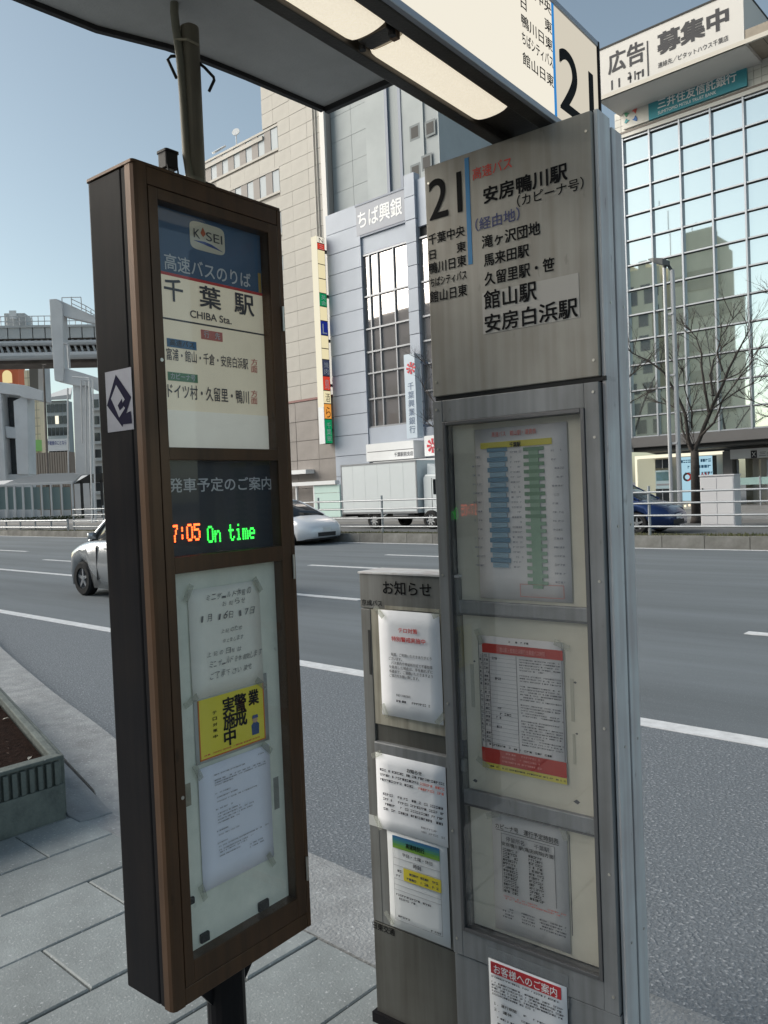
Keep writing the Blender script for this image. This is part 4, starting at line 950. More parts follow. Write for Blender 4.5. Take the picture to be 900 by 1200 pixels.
smallprint(n2, [(x0 + .64*w_, x0 + .86*w_, z0 + .155*h_), (x0 + .64*w_, x0 + .96*w_, z0 + .10*h_)], M_inkfaint, y2, .005, unit=.006, seed=44)
box('tape_piece', M_tape, std, -.068, -.035, -.0012, -.0004, F3.p(433, 966)[1], F3.p(433, 954)[1])

# clear tape on the sheet corners, screws on the case
rnd = random.Random(77)
M_cltape = glassmat('adhesive_tape', .06, (.90, .91, .88), .3, .16, (.62, .62, .56))
def corner_tape(fr, parent, spots, yp):
    for (u, v) in spots:
        x, z = fr.p(u, v, yp); a = rnd.uniform(-.5, .5) + (.78 if rnd.random() < .5 else -.78); c_, s_ = math.cos(a), math.sin(a); L_, w_ = .020, .0075
        vs = [(x + c_*i*L_ - s_*j*w_, yp, z + s_*i*L_ + c_*j*w_) for i, j in ((-1, -1), (1, -1), (1, 1), (-1, 1))]
        MB().add(vs + [(p[0], yp + .0004, p[2]) for p in vs], [(0, 1, 2, 3), (7, 6, 5, 4)]).build('tape_piece', M_cltape, parent)
corner_tape(F1, brd, [(221, 695), (302, 685), (224, 822), (306, 801), (232, 905), (313, 876), (238, 1046), (318, 1007)], YN - .006)
corner_tape(F3, std, [(444, 717), (513, 719), (451, 833), (516, 843), (441, 884), (443, 964), (456, 1076)], -.0095)
corner_tape(F2, case, [(561, 746), (658, 756), (566, 894), (577, 955), (660, 975)], YS - .005)
scr = MB().disc((0, 0, 0), .0032, (0, -1, 0), .0016, 10).mesh('screw', M_steelpin)
for z in (.34, .62, .95, 1.28, 1.60, 1.70):
    inst('screw', scr, case, (-PW + .012, YF, z)); inst('screw', scr, case, (-.014, YF, z))
for z in (1.77, 2.27):
    inst('screw', scr, pil, (-PW + .012, 0, z)); inst('screw', scr, pil, (-.012, 0, z))
for z in (.45, .9, 1.4, 1.9):
    o = inst('screw', scr, pil, (.012, .045, z), (0, 0, math.pi/2)); o = inst('screw', scr, pil, (.013, .118, z), (0, 0, math.pi/2))

# ============================================================ ACROSS THE ROAD
M_tile = mat('beige_wall_panel', (.44, .42, .385), .75, each=.035, var=.14, vscale=.35, bump=.15, bscale=3)
M_tileb = mat('beige_joint', (.32, .30, .28), .9)
M_stone = mat('brown_grey_stone', (.25, .225, .21), .6, each=.06, var=.22, vscale=.5)
M_stonej = mat('stone_joint', (.10, .085, .08), .9)
M_slate = mat('pale_blue_panel', (.36, .40, .47), .55, each=.04, var=.12, vscale=.3)
M_slatej = mat('pale_blue_joint', (.25, .28, .35), .8)
M_slab2 = mat('grey_green_panel', (.33, .36, .37), .7, each=.02, var=.12, vscale=.3)
M_slab2j = mat('grey_green_joint', (.30, .325, .335), .8)
M_mull = mat('mullion_aluminium', (.40, .42, .45), .4, .5)
M_wht = mat('white_enamel', (.72, .73, .74), .5, var=.06, vscale=1)
M_offw = mat('cream_wall', (.55, .53, .47), .7)
M_dkw = mat('dark_window', (.03, .035, .04), .08, .0, spec=.9)
def mirror(name, col, rough=.02, bump=.06, met=1.0):
    m = bpy.data.materials.new(name); m.use_nodes = True; N = m.node_tree.nodes; L = m.node_tree.links; b = N['Principled BSDF']
    b.inputs['Base Color'].default_value = rgb(col); b.inputs['Metallic'].default_value = met; b.inputs['Roughness'].default_value = rough
    tc = N.new('ShaderNodeTexCoord'); nz = N.new('ShaderNodeTexNoise'); nz.inputs['Scale'].default_value = .7; nz.inputs['Detail'].default_value = 1
    L.new(tc.outputs['Object'], nz.inputs[0]); bp = N.new('ShaderNodeBump'); bp.inputs['Strength'].default_value = bump; bp.inputs['Distance'].default_value = .03
    L.new(nz.outputs[0], bp.inputs['Height']); L.new(bp.outputs[0], b.inputs['Normal']); return m
M_curt = mirror('reflective_curtain_glass', (.80, .86, .84), .02, .006, .93)
M_bankgl = mirror('bronze_reflective_glass', (.46, .43, .42), .03, .012, .72)
M_wingl = mat('pale_blinded_window', (.29, .33, .36), .5, spec=.3)

def panels(parent, name, mt, X0, X1, Z0, Z1, nx, nz, Y, gap=.03, dep=.10, skip=None, jitter=.008, seed=1, axis='x', row_off=0):
    """a wall of separate cladding panels; axis 'x': faces -y at Y; axis 'y': faces +x at x=Y spanning y in X0..X1"""
    rnd = random.Random(seed); dx, dz = (X1-X0)/nx, (Z1-Z0)/nz
    b_ = MB().box(gap/2, dx - gap/2, 0, dep, gap/2, dz - gap/2).mesh(name, mt) if axis == 'x' else MB().box(-dep, 0, gap/2, dx - gap/2, gap/2, dz - gap/2).mesh(name, mt)
    for j in range(nz):
        for i in range(nx):
            if skip and skip(i, j): continue
            if axis == 'x': inst(name, b_, parent, (X0 + i*dx, Y + rnd.uniform(-jitter, jitter), Z0 + j*dz))
            else: inst(name, b_, parent, (Y + rnd.uniform(-jitter, jitter), X0 + i*dx, Z0 + j*dz))
def FY(Y): return Frame((0, Y, 0), (1, 0, 0))
def pl2(fr, *px): return [fr.p(u, v) for u, v in px]

# ---- beige office tower
YB_ = 34.0
fb = FY(YB_)
XTL = fb.p(203, 300)[0]
bt = root('office_building', (0, YB_, 0), 0, 'tall beige panelled office building with strip windows above a brown stone base', 'building')
def off(p): return p
xr = fb.p(379, 125)[0]; zr_lo = fb.p(300, 168)[1]; xstep = fb.p(307, 140)[0]
print('tower xr', xr, 'zr_lo', zr_lo, 'xstep', xstep)
zbase = fb.p(345, 470)[1]; zt0_ = fb.p(300, 168)[1]
box('tower_body', M_tileb, bt, XTL, xr, .10, 18, zbase, zt0_ + .02)
box('tower_body', M_tileb, bt, xstep, xr, .12, 14, zt0_, 40)
zrow = [(fb.p(325, 147)[1], fb.p(325.5, 173)[1]), (fb.p(327, 197)[1], fb.p(328, 224)[1])]
print('rows', zrow)
pz = (zrow[0][0] - zrow[1][0]); rows_w = [(zrow[0][0] - k*pz, zrow[0][1] - k*pz) for k in range(4)]
xw1 = fb.p(325.5, 160)[0]
zt0 = fb.p(300, 168)[1]
zlevels = []
# panel grid: one panel row of .9 m; windows cut between
def in_win(zc): return any(b_ - .12 < zc < a + .12 for a, b_ in rows_w)
PHH = .93; nrow = int((40 - zbase) / PHH)
pw = 1.55
pm = MB().box(.006, pw - .006, 0, .12, .012, PHH - .012).mesh('wall_panel', M_tile)
rnd = random.Random(2); cnt = 0
for j in range(nrow):
    z = zbase + j*PHH
    xl = xw1 if in_win(z + PHH/2) else -46.5
    if z + PHH > zt0 + .1: xl = max(xl, xstep - .02)
    x = xr - pw
    while x > xl - .9 and x > -47:
        xx = max(x, xl) if x < xl else x
        inst('wall_panel', pm, bt, (xx, rnd.uniform(-.004, .004), z), (0, 0, 0), ((min(x + pw, xr) - xx) / pw, 1, 1)); cnt += 1
        x -= pw
print('tile panels', cnt)
box('wall_run', M_tile, bt, XTL - .02, -47.5, 0, .1, zbase, zt0)
# window bands: alternating pale panes and brown-grey piers
M_pier = mat('window_pier', (.22, .20, .19), .7)
ztop_, zbot_ = rows_w[0]
for (za_, zb_) in rows_w:
    box('window_band', M_dkw, bt, XTL + .3, xw1, .16, .3, zb_, za_)
    box('band_head', M_tile, bt, -47.5, xw1, -.004, .12, za_, za_ + .14); box('band_sill', M_tile, bt, -47.5, xw1, -.01, .12, zb_ - .14, zb_)
us = [(303, 278), (255, 225), (205, 172), (152, 125), (102, 78), (52, 28)]
xs_ = [(fb.p(230 + a/3.214, 160)[0], fb.p(230 + b_/3.214, 160)[0]) for a, b_ in us[:3]]
pitch = (xs_[0][0] - xs_[2][0]) / 2; wv = xs_[0][0] - xs_[0][1]
hw = zrow[0][0] - zrow[0][1]
pane = MB().box(0, wv, .06, .12, .03, hw - .03).mesh('window_pane', M_wingl); pier = MB().box(0, pitch - wv, .03, .14, 0, hw).mesh('window_pier', M_pier)
for (za_, zb_) in rows_w:
    for k in range(6):
        x = xw1 - .10 - k*pitch - wv
        inst('window_pane', pane, bt, (x, 0, zb_)); inst('window_pier', pier, bt, (x - (pitch - wv), 0, zb_))
box('roof_coping', M_tile, bt, XTL, xstep, -.06, .3, zt0, zt0 + .25); box('roof_coping', M_tile, bt, xstep - .1, xr + .02, -.04, .4, 39.9, 40.1)
# rooftop dish and aerials
a = fb.p(268, 150)
MB().tube([(a[0], .6, zt0 + .2), (a[0], .6, a[1] - .3)], .035, 6).disc((a[0], .6, a[1] - .1), .28, (.5, -1, .4), .05, 14).build('satellite_dish', M_wht, bt)
a = fb.p(238.5, 155); MB().tube([(a[0], 3, zt0), (a[0], 3, a[1])], .04, 6).build('aerial', M_wht, bt)
a = fb.p(243, 163); MB().disc((a[0], 1, a[1] - .5), .55, (0, -.6, .8), .12, 16).build('satellite_dish', M_wht, bt)
# corner pilaster and pipe on the right edge
box('corner_pilaster', mat('pale_corner', (.56, .55, .53), .6), bt, xr - .36, xr + .02, -.06, .1, zbase, 40.2)
for u in (369.5, 372.5):
    a = fb.p(u, 200)[0]; MB().tube([(a, -.05, zbase + .3), (a, -.05, 30)], .035, 6).build('rain_pipe', M_tile, bt)
# brown stone base standing proud
xbr = fb.p(399, 463)[0]
YS_ = -.5
fs_ = FY(YB_ + YS_)
zb_top = fs_.p(345, 470.5)[1]; xbr = fs_.p(398, 463)[0]
box('stone_base', M_stonej, bt, XTL, xbr - .02, YS_ + .08, 6, 0, zb_top)
panels(bt, 'stone_panel', M_stone, xbr - 24, xbr, 3.6, zb_top - .1, 12, 3, YS_, .03, .08)
panels(bt, 'stone_panel', M_stone, xbr - 24, xbr, 0.1, 3.6, 12, 2, YS_, .03, .08, skip=lambda i, j: 4 <= i <= 8)
panels(bt, 'stone_panel', M_stone, YS_ + .02, 2.0, .1, zb_top - .1, 2, 5, xbr + .06, .03, .08, axis='y', jitter=.002)
box('red_band', mat('red_brown_trim', (.16, .045, .04), .5), bt, XTL, xbr + .08, YS_ - .04, YS_ + .2, zb_top - .08, zb_top + .05)
# shop front in the base
xs0, xs1 = fs_.p(330, 570)[0], fs_.p(367, 570)[0]
zs = fs_.p(355, 556)[1]; zc1 = fs_.p(355, 551)[1]
print('shop', xs0, xs1, zs)
box('shop_interior', mat('shop_interior', (.45, .42, .30), .8), bt, xs0, xs1, YS_ + .6, YS_ + .7, .1, zs)
box('shop_canopy', M_wht, bt, xs0 - .2, xs1 + .15, YS_ - .7, YS_ + .1, zs + .02, zc1)
for i in range(5):
    x = xs0 + (xs1-xs0)*i/4; box('shop_post', M_dark, bt, x - .05, x + .05, YS_ + .02, YS_ + .12, .1, zs)
for i in range(4):
    x = xs0 + (xs1-xs0)*(i+.04)/4; box('shop_window', glassmat('shop_glass', .08) if i == 0 else bpy.data.materials['shop_glass'], bt, x, x + (xs1-xs0)/4*.92, YS_ + .06, YS_ + .08, .1, zs)
rnd = random.Random(8)
for i in range(10):
    x = xs0 + (i + .5)*(xs1-xs0)/10; box('display', mat('display_%d' % (i % 4), ((.10, .16, .06), (.40, .20, .08), (.5, .5, .5), (.12, .2, .25))[i % 4], .7), bt, x - .25, x + .2, YS_ + .35, YS_ + .55, .1, rnd.uniform(.7, 1.8))

# mint hoarding in front of it
hb = root('pale_green_screen', (0, 32.6, 0), 0, 'pale mint green screen wall with a white top rail behind the truck', 'screen wall')
fh = FY(32.6)
x0, zt = fh.p(368, 569); x1 = fh.p(399, 600)[0]; M_mint = mat('mint_panel', (.50, .66, .62), .45, var=.05, vscale=.6)
for k in range(4):
    z0_ = .1 + k*(zt - .1)/4; box('screen_panel', M_mint, hb, x0, x1, 0, .12, z0_ + .012, z0_ + (zt - .1)/4 - .012)
box('top_rail', M_wht, hb, x0 - 5, x1 - .2, -.15, .2, zt + .02, zt + .24)
for i in range(4): box('screen_post', M_wht, hb, x0 - .1 - i*1.6, x0 - i*1.6, 0, .12, .1, zt)

# ---- tenant directory sign, sticking out from the facade
ts = root('directory_sign', (0, 0, 0), 0, 'tall narrow lit sign of stacked coloured tenant panels on the beige facade', 'sign')
Ysf = 32.75
q0 = onY(371, 276, Ysf); q1 = onY(385, 521, Ysf)
X0s = q0.x; ztop = q0.z; zbot = onY(380, 520, Ysf).z
qb = onY(371, 276, Ysf)
# width of the face along y from the picture: 371 -> 379.5 at the top
def y_at(u, v, X): r = ray(u, v); return CAM.y + r.y * (X - CAM.x) / r.x
Y2 = y_at(379.5, 279, X0s)
print('sign', X0s, Ysf, Y2, ztop, zbot)
xe0 = onY(364.5, 276, Ysf).x
M_signside = emat('sign_side_glow', (1, .93, .72), .70)
M_cells = [emat('cell_cream', (1, .88, .55), .62), emat('cell_red', (.75, .07, .04), .6), emat('cell_green', (.01, .30, .12), .6), emat('cell_navy', (.02, .04, .30), .5), emat('cell_white', (1, .95, .8), .65), emat('cell_dark', (.06, .07, .12), .6), emat('cell_orange', (.95, .40, .08), .6)]
core = box('sign_case', M_dark, ts, xe0 + .01, X0s - .02, Ysf + .01, Y2 + .05, zbot, ztop)
zg = onY(371, 478, Ysf).z
box('lit_edge', M_signside, ts, xe0, X0s, Ysf - .02, Ysf + .01, zg, ztop); box('unlit_edge', M_wht, ts, xe0, X0s, Ysf - .02, Ysf + .01, zbot, zg)
cells = [(185,215,4,'N'),(215,245,1,'三'),(245,310,0,''),(310,375,0,''),(375,440,0,''),(440,500,2,'英会'),(500,565,0,''),(565,630,3,'L'),(630,690,0,''),(690,740,0,''),(740,815,5,'焼肉'),(815,880,1,'鳥'),(880,940,0,'酒'),(940,1010,6,'ら'),(1010,1122,2,'千葉銀')]
def zc_(v): return ztop + (zbot - ztop) * (v - 185) / (1122 - 185)
for a, b_, c, tx in cells:
    o = box('tenant_panel', M_cells[c], ts, X0s - .02, X0s + .012, Ysf + .04, Y2, zc_(b_) + .03, zc_(a) - .03)
    if tx:
        n_ = len(tx); hh = (zc_(a) - zc_(b_)) * .8 / n_
        for i, ch in enumerate(tx):
            vs, fsx = tmesh(ch, 0); ax, bx = min(v.x for v in vs), max(v.x for v in vs); ay, by = min(v.y for v in vs), max(v.y for v in vs)
            zz = zc_(a) - (zc_(a)-zc_(b_))*.1 - (i+1)*hh; wy = (Y2 - Ysf) * .62
            mb = MB(); mb.add([(X0s + .02, Ysf + .06 + (Y2-Ysf)*.15 + (v.x-ax)/(bx-ax)*wy, zz + (v.y-ay)/(by-ay)*hh*.85) for v in vs], fsx)
            mb.build('lettering', M_wht if c in (1, 2, 3, 5) else M_ink, o)
for k in range(5):
    z = zbot + .8 + k*(ztop-zbot-1.6)/4; box('sign_bracket', M_dark, ts, xe0 + .1, X0s - .1, Y2 + .05, YB_, z, z + .12)

# ---- tall grey-green block behind the bank
sb = root('service_tower', (0, 34.5, 0), 0, 'tall plain grey green block with small square windows rising behind the bank', 'building')
f5 = FY(34.5)
xa, xb2 = xr + .04, f5.p(513, 150)[0]
box('tower_body', M_slab2j, sb, xa, xb2, .08, 6, 0, 44); box('side_wall', M_slab2, sb, xb2, xb2 + .06, .0, 6.02, 0, 43.9)
cw = 1.7; nx_ = int((xb2 - xa) / cw); zA = 15.0
sw = [(f5.p(486, 155), .0), (f5.p(487, 201), .0), (f5.p(500, 190), .0)]
holes = [(p[0][0], p[0][1]) for p in sw] + [(f5.p(499, 235)[0], f5.p(499, 235)[1]), (f5.p(504, 150)[0], f5.p(504, 150)[1])]
sxa, sxb = f5.p(451, 130)[0], f5.p(470, 130)[0]
pmesh = {}
for i in range(nx_):
    for j in range(19):
        xx = xa + i*cw; zz = zA + j*1.5
        if xx + cw > sxa and xx < sxb: continue
        k = 'f'
        if k not in pmesh: pmesh[k] = MB().box(.01, cw - .01, 0, .09, .01, 1.49).mesh('wall_panel', M_slab2)
        inst('wall_panel', pmesh[k], sb, (xx, random.uniform(-.004, .004), zz))
M_recess = mat('recess_grey', (.26, .29, .34), .6)
for a, b_ in ((sxa - cw * .9, sxa), (sxb, sxb + cw*.9)): box('wall_strip', M_slab2, sb, a, b_, -.006, .09, zA, 43.5)
for k in range(14): box('stair_window', M_recess, sb, sxa + .22, sxb - .22, .10, .2, zA + .1 + k*2.0, zA + 1.9 + k*2.0)
for x in (sxa, sxb - .2): box('stair_mullion', mat('slate_frame', (.13, .16, .22), .5), sb, x, x + .2, -.05, .2, zA, 43.5)
M_frame_s = mat('window_shadow_frame', (.14, .16, .17), .7)
for x, z in holes:
    fw = box('small_window', M_frame_s, sb, x - .36, x + .36, -.012, .0, z - .42, z + .42)
    box('window_pane', M_dark, fw, x - .25, x + .25, -.016, -.0125, z - .30, z + .30)

# ---- the bank
YK = 33.4
fk_ = FY(YK)
bk_ = root('bank_building', (0, YK, 0), 0, 'pale blue panelled bank building with bronze reflecting windows and white characters on top', 'building')
xl = fk_.p(383, 300)[0]; zpt = fk_.p(390, 250)[1]
x_s0, z_s1 = fk_.p(417, 243); x_s1 = fk_.p(475, 219)[0]; z_s0 = fk_.p(420, 276.7)[1]
gx0_, gz1_ = fk_.p(423, 299.5); gx1_ = fk_.p(477, 300)[0]; gz0_ = fk_.p(432.7, 500.8)[1]
xq0, xq1 = x_s1, fk_.p(486, 213)[0]
print('bank', xl, x_s0, x_s1, gx0_, gx1_, gz1_, gz0_, z_s0, z_s1, zpt)
box('bank_body', M_slatej, bk_, xl, xq1 + 6.9, .55, 9, 0, z_s1 - .3)
box('pier_core', M_slatej, bk_, xl + .02, gx0_ - .02, .09, .55, 0, zpt)
panels(bk_, 'pier_panel', M_slate, xl, gx0_, .1, zpt, 1, 15, 0, .035, .09)
panels(bk_, 'pier_panel', M_slate, gx1_, xq1, .1, z_s1 + .7, 1, 15, -.06, .035, .5)
panels(bk_, 'pier_panel', M_slate, xq1 + 5.7, xq1 + 6.9, .1, z_s1 + .7, 1, 15, -.06, .035, .5)
bay = xq1 - x_s0
M_signp = mat('slate_sign_panel', (.24, .26, .31), .5, var=.06, vscale=.4)
sp_ = box('sign_panel', M_signp, bk_, x_s0, gx1_ - .02, -.02, .5, z_s0, z_s1)
text(sp_, 'ちば興銀', fk_.p(420, 262)[0], gx1_ - .22, z_s0 + (z_s1-z_s0)*.22, z_s0 + (z_s1-z_s0)*.80, M_wht, -.03, .016)
box('sign_cap', mat('slate_frame', (.13, .16, .22), .5), bk_, x_s0 - .05, gx1_, -.05, .5, z_s1, z_s1 + .10)
box('sign_foot', MC['slate_frame'], bk_, x_s0 - .02, gx1_, .0, .5, z_s0 - .12, z_s0)
box('spandrel', M_slate, bk_, x_s0, gx1_ - .02, .12, .55, gz1_ + .05, z_s0 - .12)
box('spandrel', M_slate, bk_, gx0_, gx1_ - .02, .06, .55, 3.2, gz0_ - .05)
box('spandrel', M_slate, bk_, xq1, xq1 + 5.7, .12, .55, gz1_ + .6, z_s1 + .3)
box('spandrel', M_slate, bk_, xq1, xq1 + 5.7, .06, .55, 3.2, gz0_ - .05)
# windows: columns and rows read from the photograph
xc = [gx0_, fk_.p(431, 320)[0], fk_.p(441, 320)[0], fk_.p(459.5, 320)[0], gx1_]
zv = [299.5, 348, 386, 413, 438, 468, 500.8]
zrs = [fk_.p(424 + (v-299.5)*.043, v)[1] for v in zv]
M_frame = mat('window_frame_grey', (.22, .23, .25), .4, .4)
rnd = random.Random(6)
def bankbay(X0, X1, cols):
    for i in range(len(cols)-1):
        for j in range(len(zrs)-1):
            if i == 0 and j in (2, 4) and False: continue
            m = MB().box(cols[i] + .05, cols[i+1] - .05, 0, .03, zrs[j+1] + .05, zrs[j] - .05).mesh('window_pane', M_bankgl if j % 2 == 0 or j < 1 else M_bankgl)
            cx_ = (cols[i] + cols[i+1]) / 2; cz_ = (zrs[j] + zrs[j+1]) / 2
            o = inst('window_pane', m, bk_, (0, .22, 0))
            for v in m.vertices: v.co.x -= cx_; v.co.z -= cz_
            o.location = (cx_, .22, cz_); o.rotation_euler = (rnd.uniform(-.004, .004), 0, rnd.uniform(-.004, .004))
    for x in cols: box('mullion', M_frame, bk_, x - .04, x + .04, .12, .26, gz0_, gz1_)
    for z in zrs: box('transom', M_frame, bk_, cols[0], cols[-1], .10, .25, z - .045, z + .045)
bankbay(gx0_, gx1_, xc)
bankbay(xq1, xq1 + 5.7, [xq1 + .02, xq1 + 1.8, xq1 + 3.7, xq1 + 5.7])
box('window_backing', M_dark, bk_, gx0_, xq1 + 5.7, .30, .5, gz0_, gz1_ + .6)
# white name board over the entrance
Yn = -1.0; fn = FY(YK + Yn)
a = fn.p(428.8, 521); b_ = fn.p(485, 534)
za_, zb_ = a[1], fn.p(430, 541)[1]
nb = box('name_board', M_wht, bk_, a[0], b_[0], Yn, 0, zb_, za_)
box('name_rule', M_inkgrey, nb, a[0] + .1, b_[0], Yn - .01, Yn, zb_ + (za_-zb_)*.52, zb_ + (za_-zb_)*.55)
text(nb, '千葉駅前支店', fn.p(462, 530)[0], fn.p(484, 525)[0], zb_ + (za_-zb_)*.15, zb_ + (za_-zb_)*.40, M_inkgrey, Yn - .01, .01)
a2 = fn.p(497, 514)[0]; rb = box('logo_board', M_wht, bk_, a2, a2 + 1.9, Yn, 0, zb_ + .05, za_ + .15)
M_rosette = mat('rosette_red', (.55, .03, .05), .5)
def rosette(parent, cx_, cz_, r, y, n=8):
    mb = MB()
    for k in range(n):
        a = 2*math.pi*k/n; c_, s_ = math.cos(a), math.sin(a)
        mb.prism([(cx_ + c_*r*.2 - s_*r*.05, cz_ + s_*r*.2 + c_*r*.05), (cx_ + c_*r*.95 - s_*r*.20, cz_ + s_*r*.95 + c_*r*.20), (cx_ + c_*r, cz_ + s_*r), (cx_ + c_*r*.95 + s_*r*.20, cz_ + s_*r*.95 - c_*r*.20), (cx_ + c_*r*.2 + s_*r*.05, cz_ + s_*r*.2 - c_*r*.05)], y - .02, y)
    return mb.build('emblem', M_rosette, parent, kind='stuff')
rosette(rb, a2 + .55, (za_+zb_)/2 + .1, .38, Yn - .002)
box('entrance_awning', M_wht, bk_, fn.p(455, 541)[0], xq1 + 6, Yn - 1.2, Yn + .6, zb_ - .30, zb_ - .12)
box('entrance_glass', M_dkw, bk_, gx0_ + .2, xq1 + 5.6, .3, .4, .1, 3.1)
# vertical hanging bank sign
Yv = YK - 1.1; fv = FY(Yv)
vs_ = root('vertical_bank_sign', (0, Yv, 0), 0, 'pale blue vertical sign with red emblem and grey characters in front of the bank', 'sign')
a = fv.p(473, 416); b_ = fv.p(485.5, 418); c = fv.p(478, 514)
M_vs = mat('pale_blue_sign', (.48, .56, .64), .45)
box('sign_case', M_vs, vs_, a[0], b_[0], 0, .5, c[1], a[1])
rosette(vs_, (a[0]+b_[0])/2 + .1, a[1] - .75, .32, -.004)
for i, ch in enumerate('千葉興業銀行'):
    zz = a[1] - 1.5 - i*(a[1]-c[1]-1.7)/6; text(vs_, ch, (a[0]+b_[0])/2 - .16, (a[0]+b_[0])/2 + .24, zz - .38, zz, mat('sign_slate_print', (.13, .18, .27), .6), -.01, .012)
for z in (a[1] - .5, c[1] + .6): box('sign_bracket', MC['slate_frame'], vs_, b_[0] - .1, b_[0] + .1, .5, 1.02, z, z + .12)

# ---- glass fronted building on the right
YG = 34.0
fg = FY(YG)
gb = root('glass_office_building', (0, YG, 0), 0, 'office building with mirror glass grid front, teal sign and white roof hoarding', 'building')
gxs = [-15.99, -14.775, -13.46, -12.17, -10.87]
while gxs[-1] < 10: gxs.append(gxs[-1] + 1.30)
gzs = [16.54, 15.43, 14.33, 13.22, 12.11, 11.02, 9.93, 8.83, 7.72, 6.62, 5.49, 4.36, 3.44]
box('building_core', M_dark, gb, gxs[0] - .25, gxs[-1] + .1, .2, 16, 2.8, 18.5)
rnd = random.Random(12)
for i in range(len(gxs)-1):
    for j in range(len(gzs)-1):
        w2, h2 = (gxs[i+1]-gxs[i])/2 - .03, (gzs[j]-gzs[j+1])/2 - .03
        m = MB().box(-w2, w2, 0, .03, -h2, h2).mesh('curtain_pane', M_curt)
        inst('curtain_pane', m, gb, ((gxs[i]+gxs[i+1])/2, .10, (gzs[j]+gzs[j+1])/2), (rnd.uniform(-.006, .006), 0, rnd.uniform(-.006, .006)))
for x in gxs: box('mullion', M_mull, gb, x - .035, x + .035, -.06, .14, 3.40, 16.62)
for z in gzs: 
    box('transom', M_mull, gb, gxs[0], gxs[-1], -.03, .12, z - .028, z + .028); box('transom_gasket', M_dark, gb, gxs[0], gxs[-1], .02, .13, z - .046, z - .029)
box('edge_strip', M_wht, gb, gxs[0] - .30, gxs[0] - .05, -.08, .2, 2.8, 16.8)
# head trim, tiled band and teal sign
M_whtile = mat('white_tile_wall', (.60, .59, .55), .5, var=.06, vscale=1)
z_h = 16.62
box('head_trim', mat('head_trim_brown', (.17, .14, .12), .5), gb, gxs[0] - .3, gxs[-1], -.12, .2, z_h + .16, z_h + .24)
box('head_trim', M_whtile, gb, gxs[0] - .3, gxs[-1], -.10, .2, z_h, z_h + .16)
z_under = fg.p(720, 134)[1]
print('under', z_under)
box('band_core', mat('tile_grout', (.38, .37, .34), .8), gb, gxs[0] - .35, gxs[-1], .03, 15, z_h + .24, z_under)
tl = MB().box(.008, .287, 0, .04, .008, .292).mesh('wall_tile', M_whtile)
nzt = max(1, int((z_under - z_h - .24) / .30)); zs_ = (z_under - z_h - .24) / nzt / .30
for i in range(46):
    for j in range(nzt):
        inst('wall_tile', tl, gb, (gxs[0] - .35 + i*.295, 0, z_h + .24 + j*.30*zs_), (0, 0, 0), (1, 1, zs_))
M_teal = mat('teal_sign', (.045, .27, .33), .45)
tx0, ta = fg.p(761, 119.5); tx1 = fg.p(876, 85)[0]
za_, zb_ = fg.p(787, 125)[1], fg.p(787, 105)[1]
za_ = fg.p(787, 133)[1]; zb_ = fg.p(787, 106.5)[1]
za_ = max(za_, z_h + .26)
teal = box('teal_sign', M_teal, gb, tx0, tx1, -.12, 0, za_, min(zb_, z_under - .02))
zb_ = min(zb_, z_under - .02); hh = zb_ - za_
text(teal, '三井住友信託銀行', fg.p(772, 118)[0], fg.p(864, 90)[0], za_ + hh*.38, za_ + hh*.88, M_white, -.13, .022)
text(teal, 'SUMITOMO MITSUI TRUST BANK', fg.p(772, 118)[0], fg.p(840, 90)[0], za_ + hh*.12, za_ + hh*.28, M_white, -.13, .01)
ep = box('emblem_plate', M_whtile, gb, gxs[0] + .1, tx0, -.10, 0, za_, zb_)
ex_, ez_ = fg.p(740.5, 137); 
for (dx, dz, c) in ((-.2, .16, (.10, .35, .20)), (.2, .2, (.60, .10, .08)), (.2, -.2, (.05, .15, .40)), (-.2, -.16, (.05, .28, .30))):
    pts_ = [(ex_ + dx*.25, ez_ + dz*.9), (ex_ + dx*1.2, ez_ + dz*1.5), (ex_ + dx*1.5, ez_ + dz*1.2), (ex_ + dx*1.1, ez_ + dz*.2), (ex_ + dx*.85, ez_ + dz*.55), (ex_ + dx*.65, ez_ + dz*.8)]
    MB().prism(pts_, -.12, -.10).build('emblem', mat('emblem_%.2f' % c[0] + '%.2f' % c[2], c, .5), ep)
# overhanging roof slab and hoarding
YO = -2.0; fo = FY(YG + YO)
zo = fo.p(704, 120)[1]; ztp = fo.p(702, 60)[1]; xo0 = fo.p(700, 100)[0]; xo1 = fo.p(871.5, 20)[0]
z_under = max(z_under, 0); print('overhang', zo, ztp, xo0, xo1)
M_soff = mat('brown_soffit', (.30, .26, .21), .7, var=.1)
box('roof_overhang', M_soff, gb, xo0 - .05, gxs[-1], YO + .02, 14, z_under, z_under + .35)
MB().box(xo0 - .06, gxs[-1] + .02, YO - .002, YO + .10, z_under + .01, zo + .10).build('overhang_edge', mat('beige_edge', (.52, .49, .43), .6), gb)
for i in range(10): box('soffit_joint', M_dark, gb, xo0 + 1.3 + i*2.6, xo0 + 1.32 + i*2.6, YO + .12, .1, z_under - .004, z_under)
hz0 = zo + .10
hd_ = box('roof_hoarding', mat('hoarding_white', (.60, .58, .55), .6, var=.05, vscale=.3), gb, xo0, xo1, YO, YO + 7, hz0, ztp)
box('hoarding_cap', M_dark, hd_, xo0 - .02, xo1 + .02, YO - .03, YO + 7.02, ztp, ztp + .07)
M_hink = mat('hoarding_ink', (.035, .035, .04), .7)
def ht(body, uL, vT, vB, uR, bold=.02): return ftext(fo, hd_, body, uL, vT, vB, uR, M_hink, YO - .01, bold)
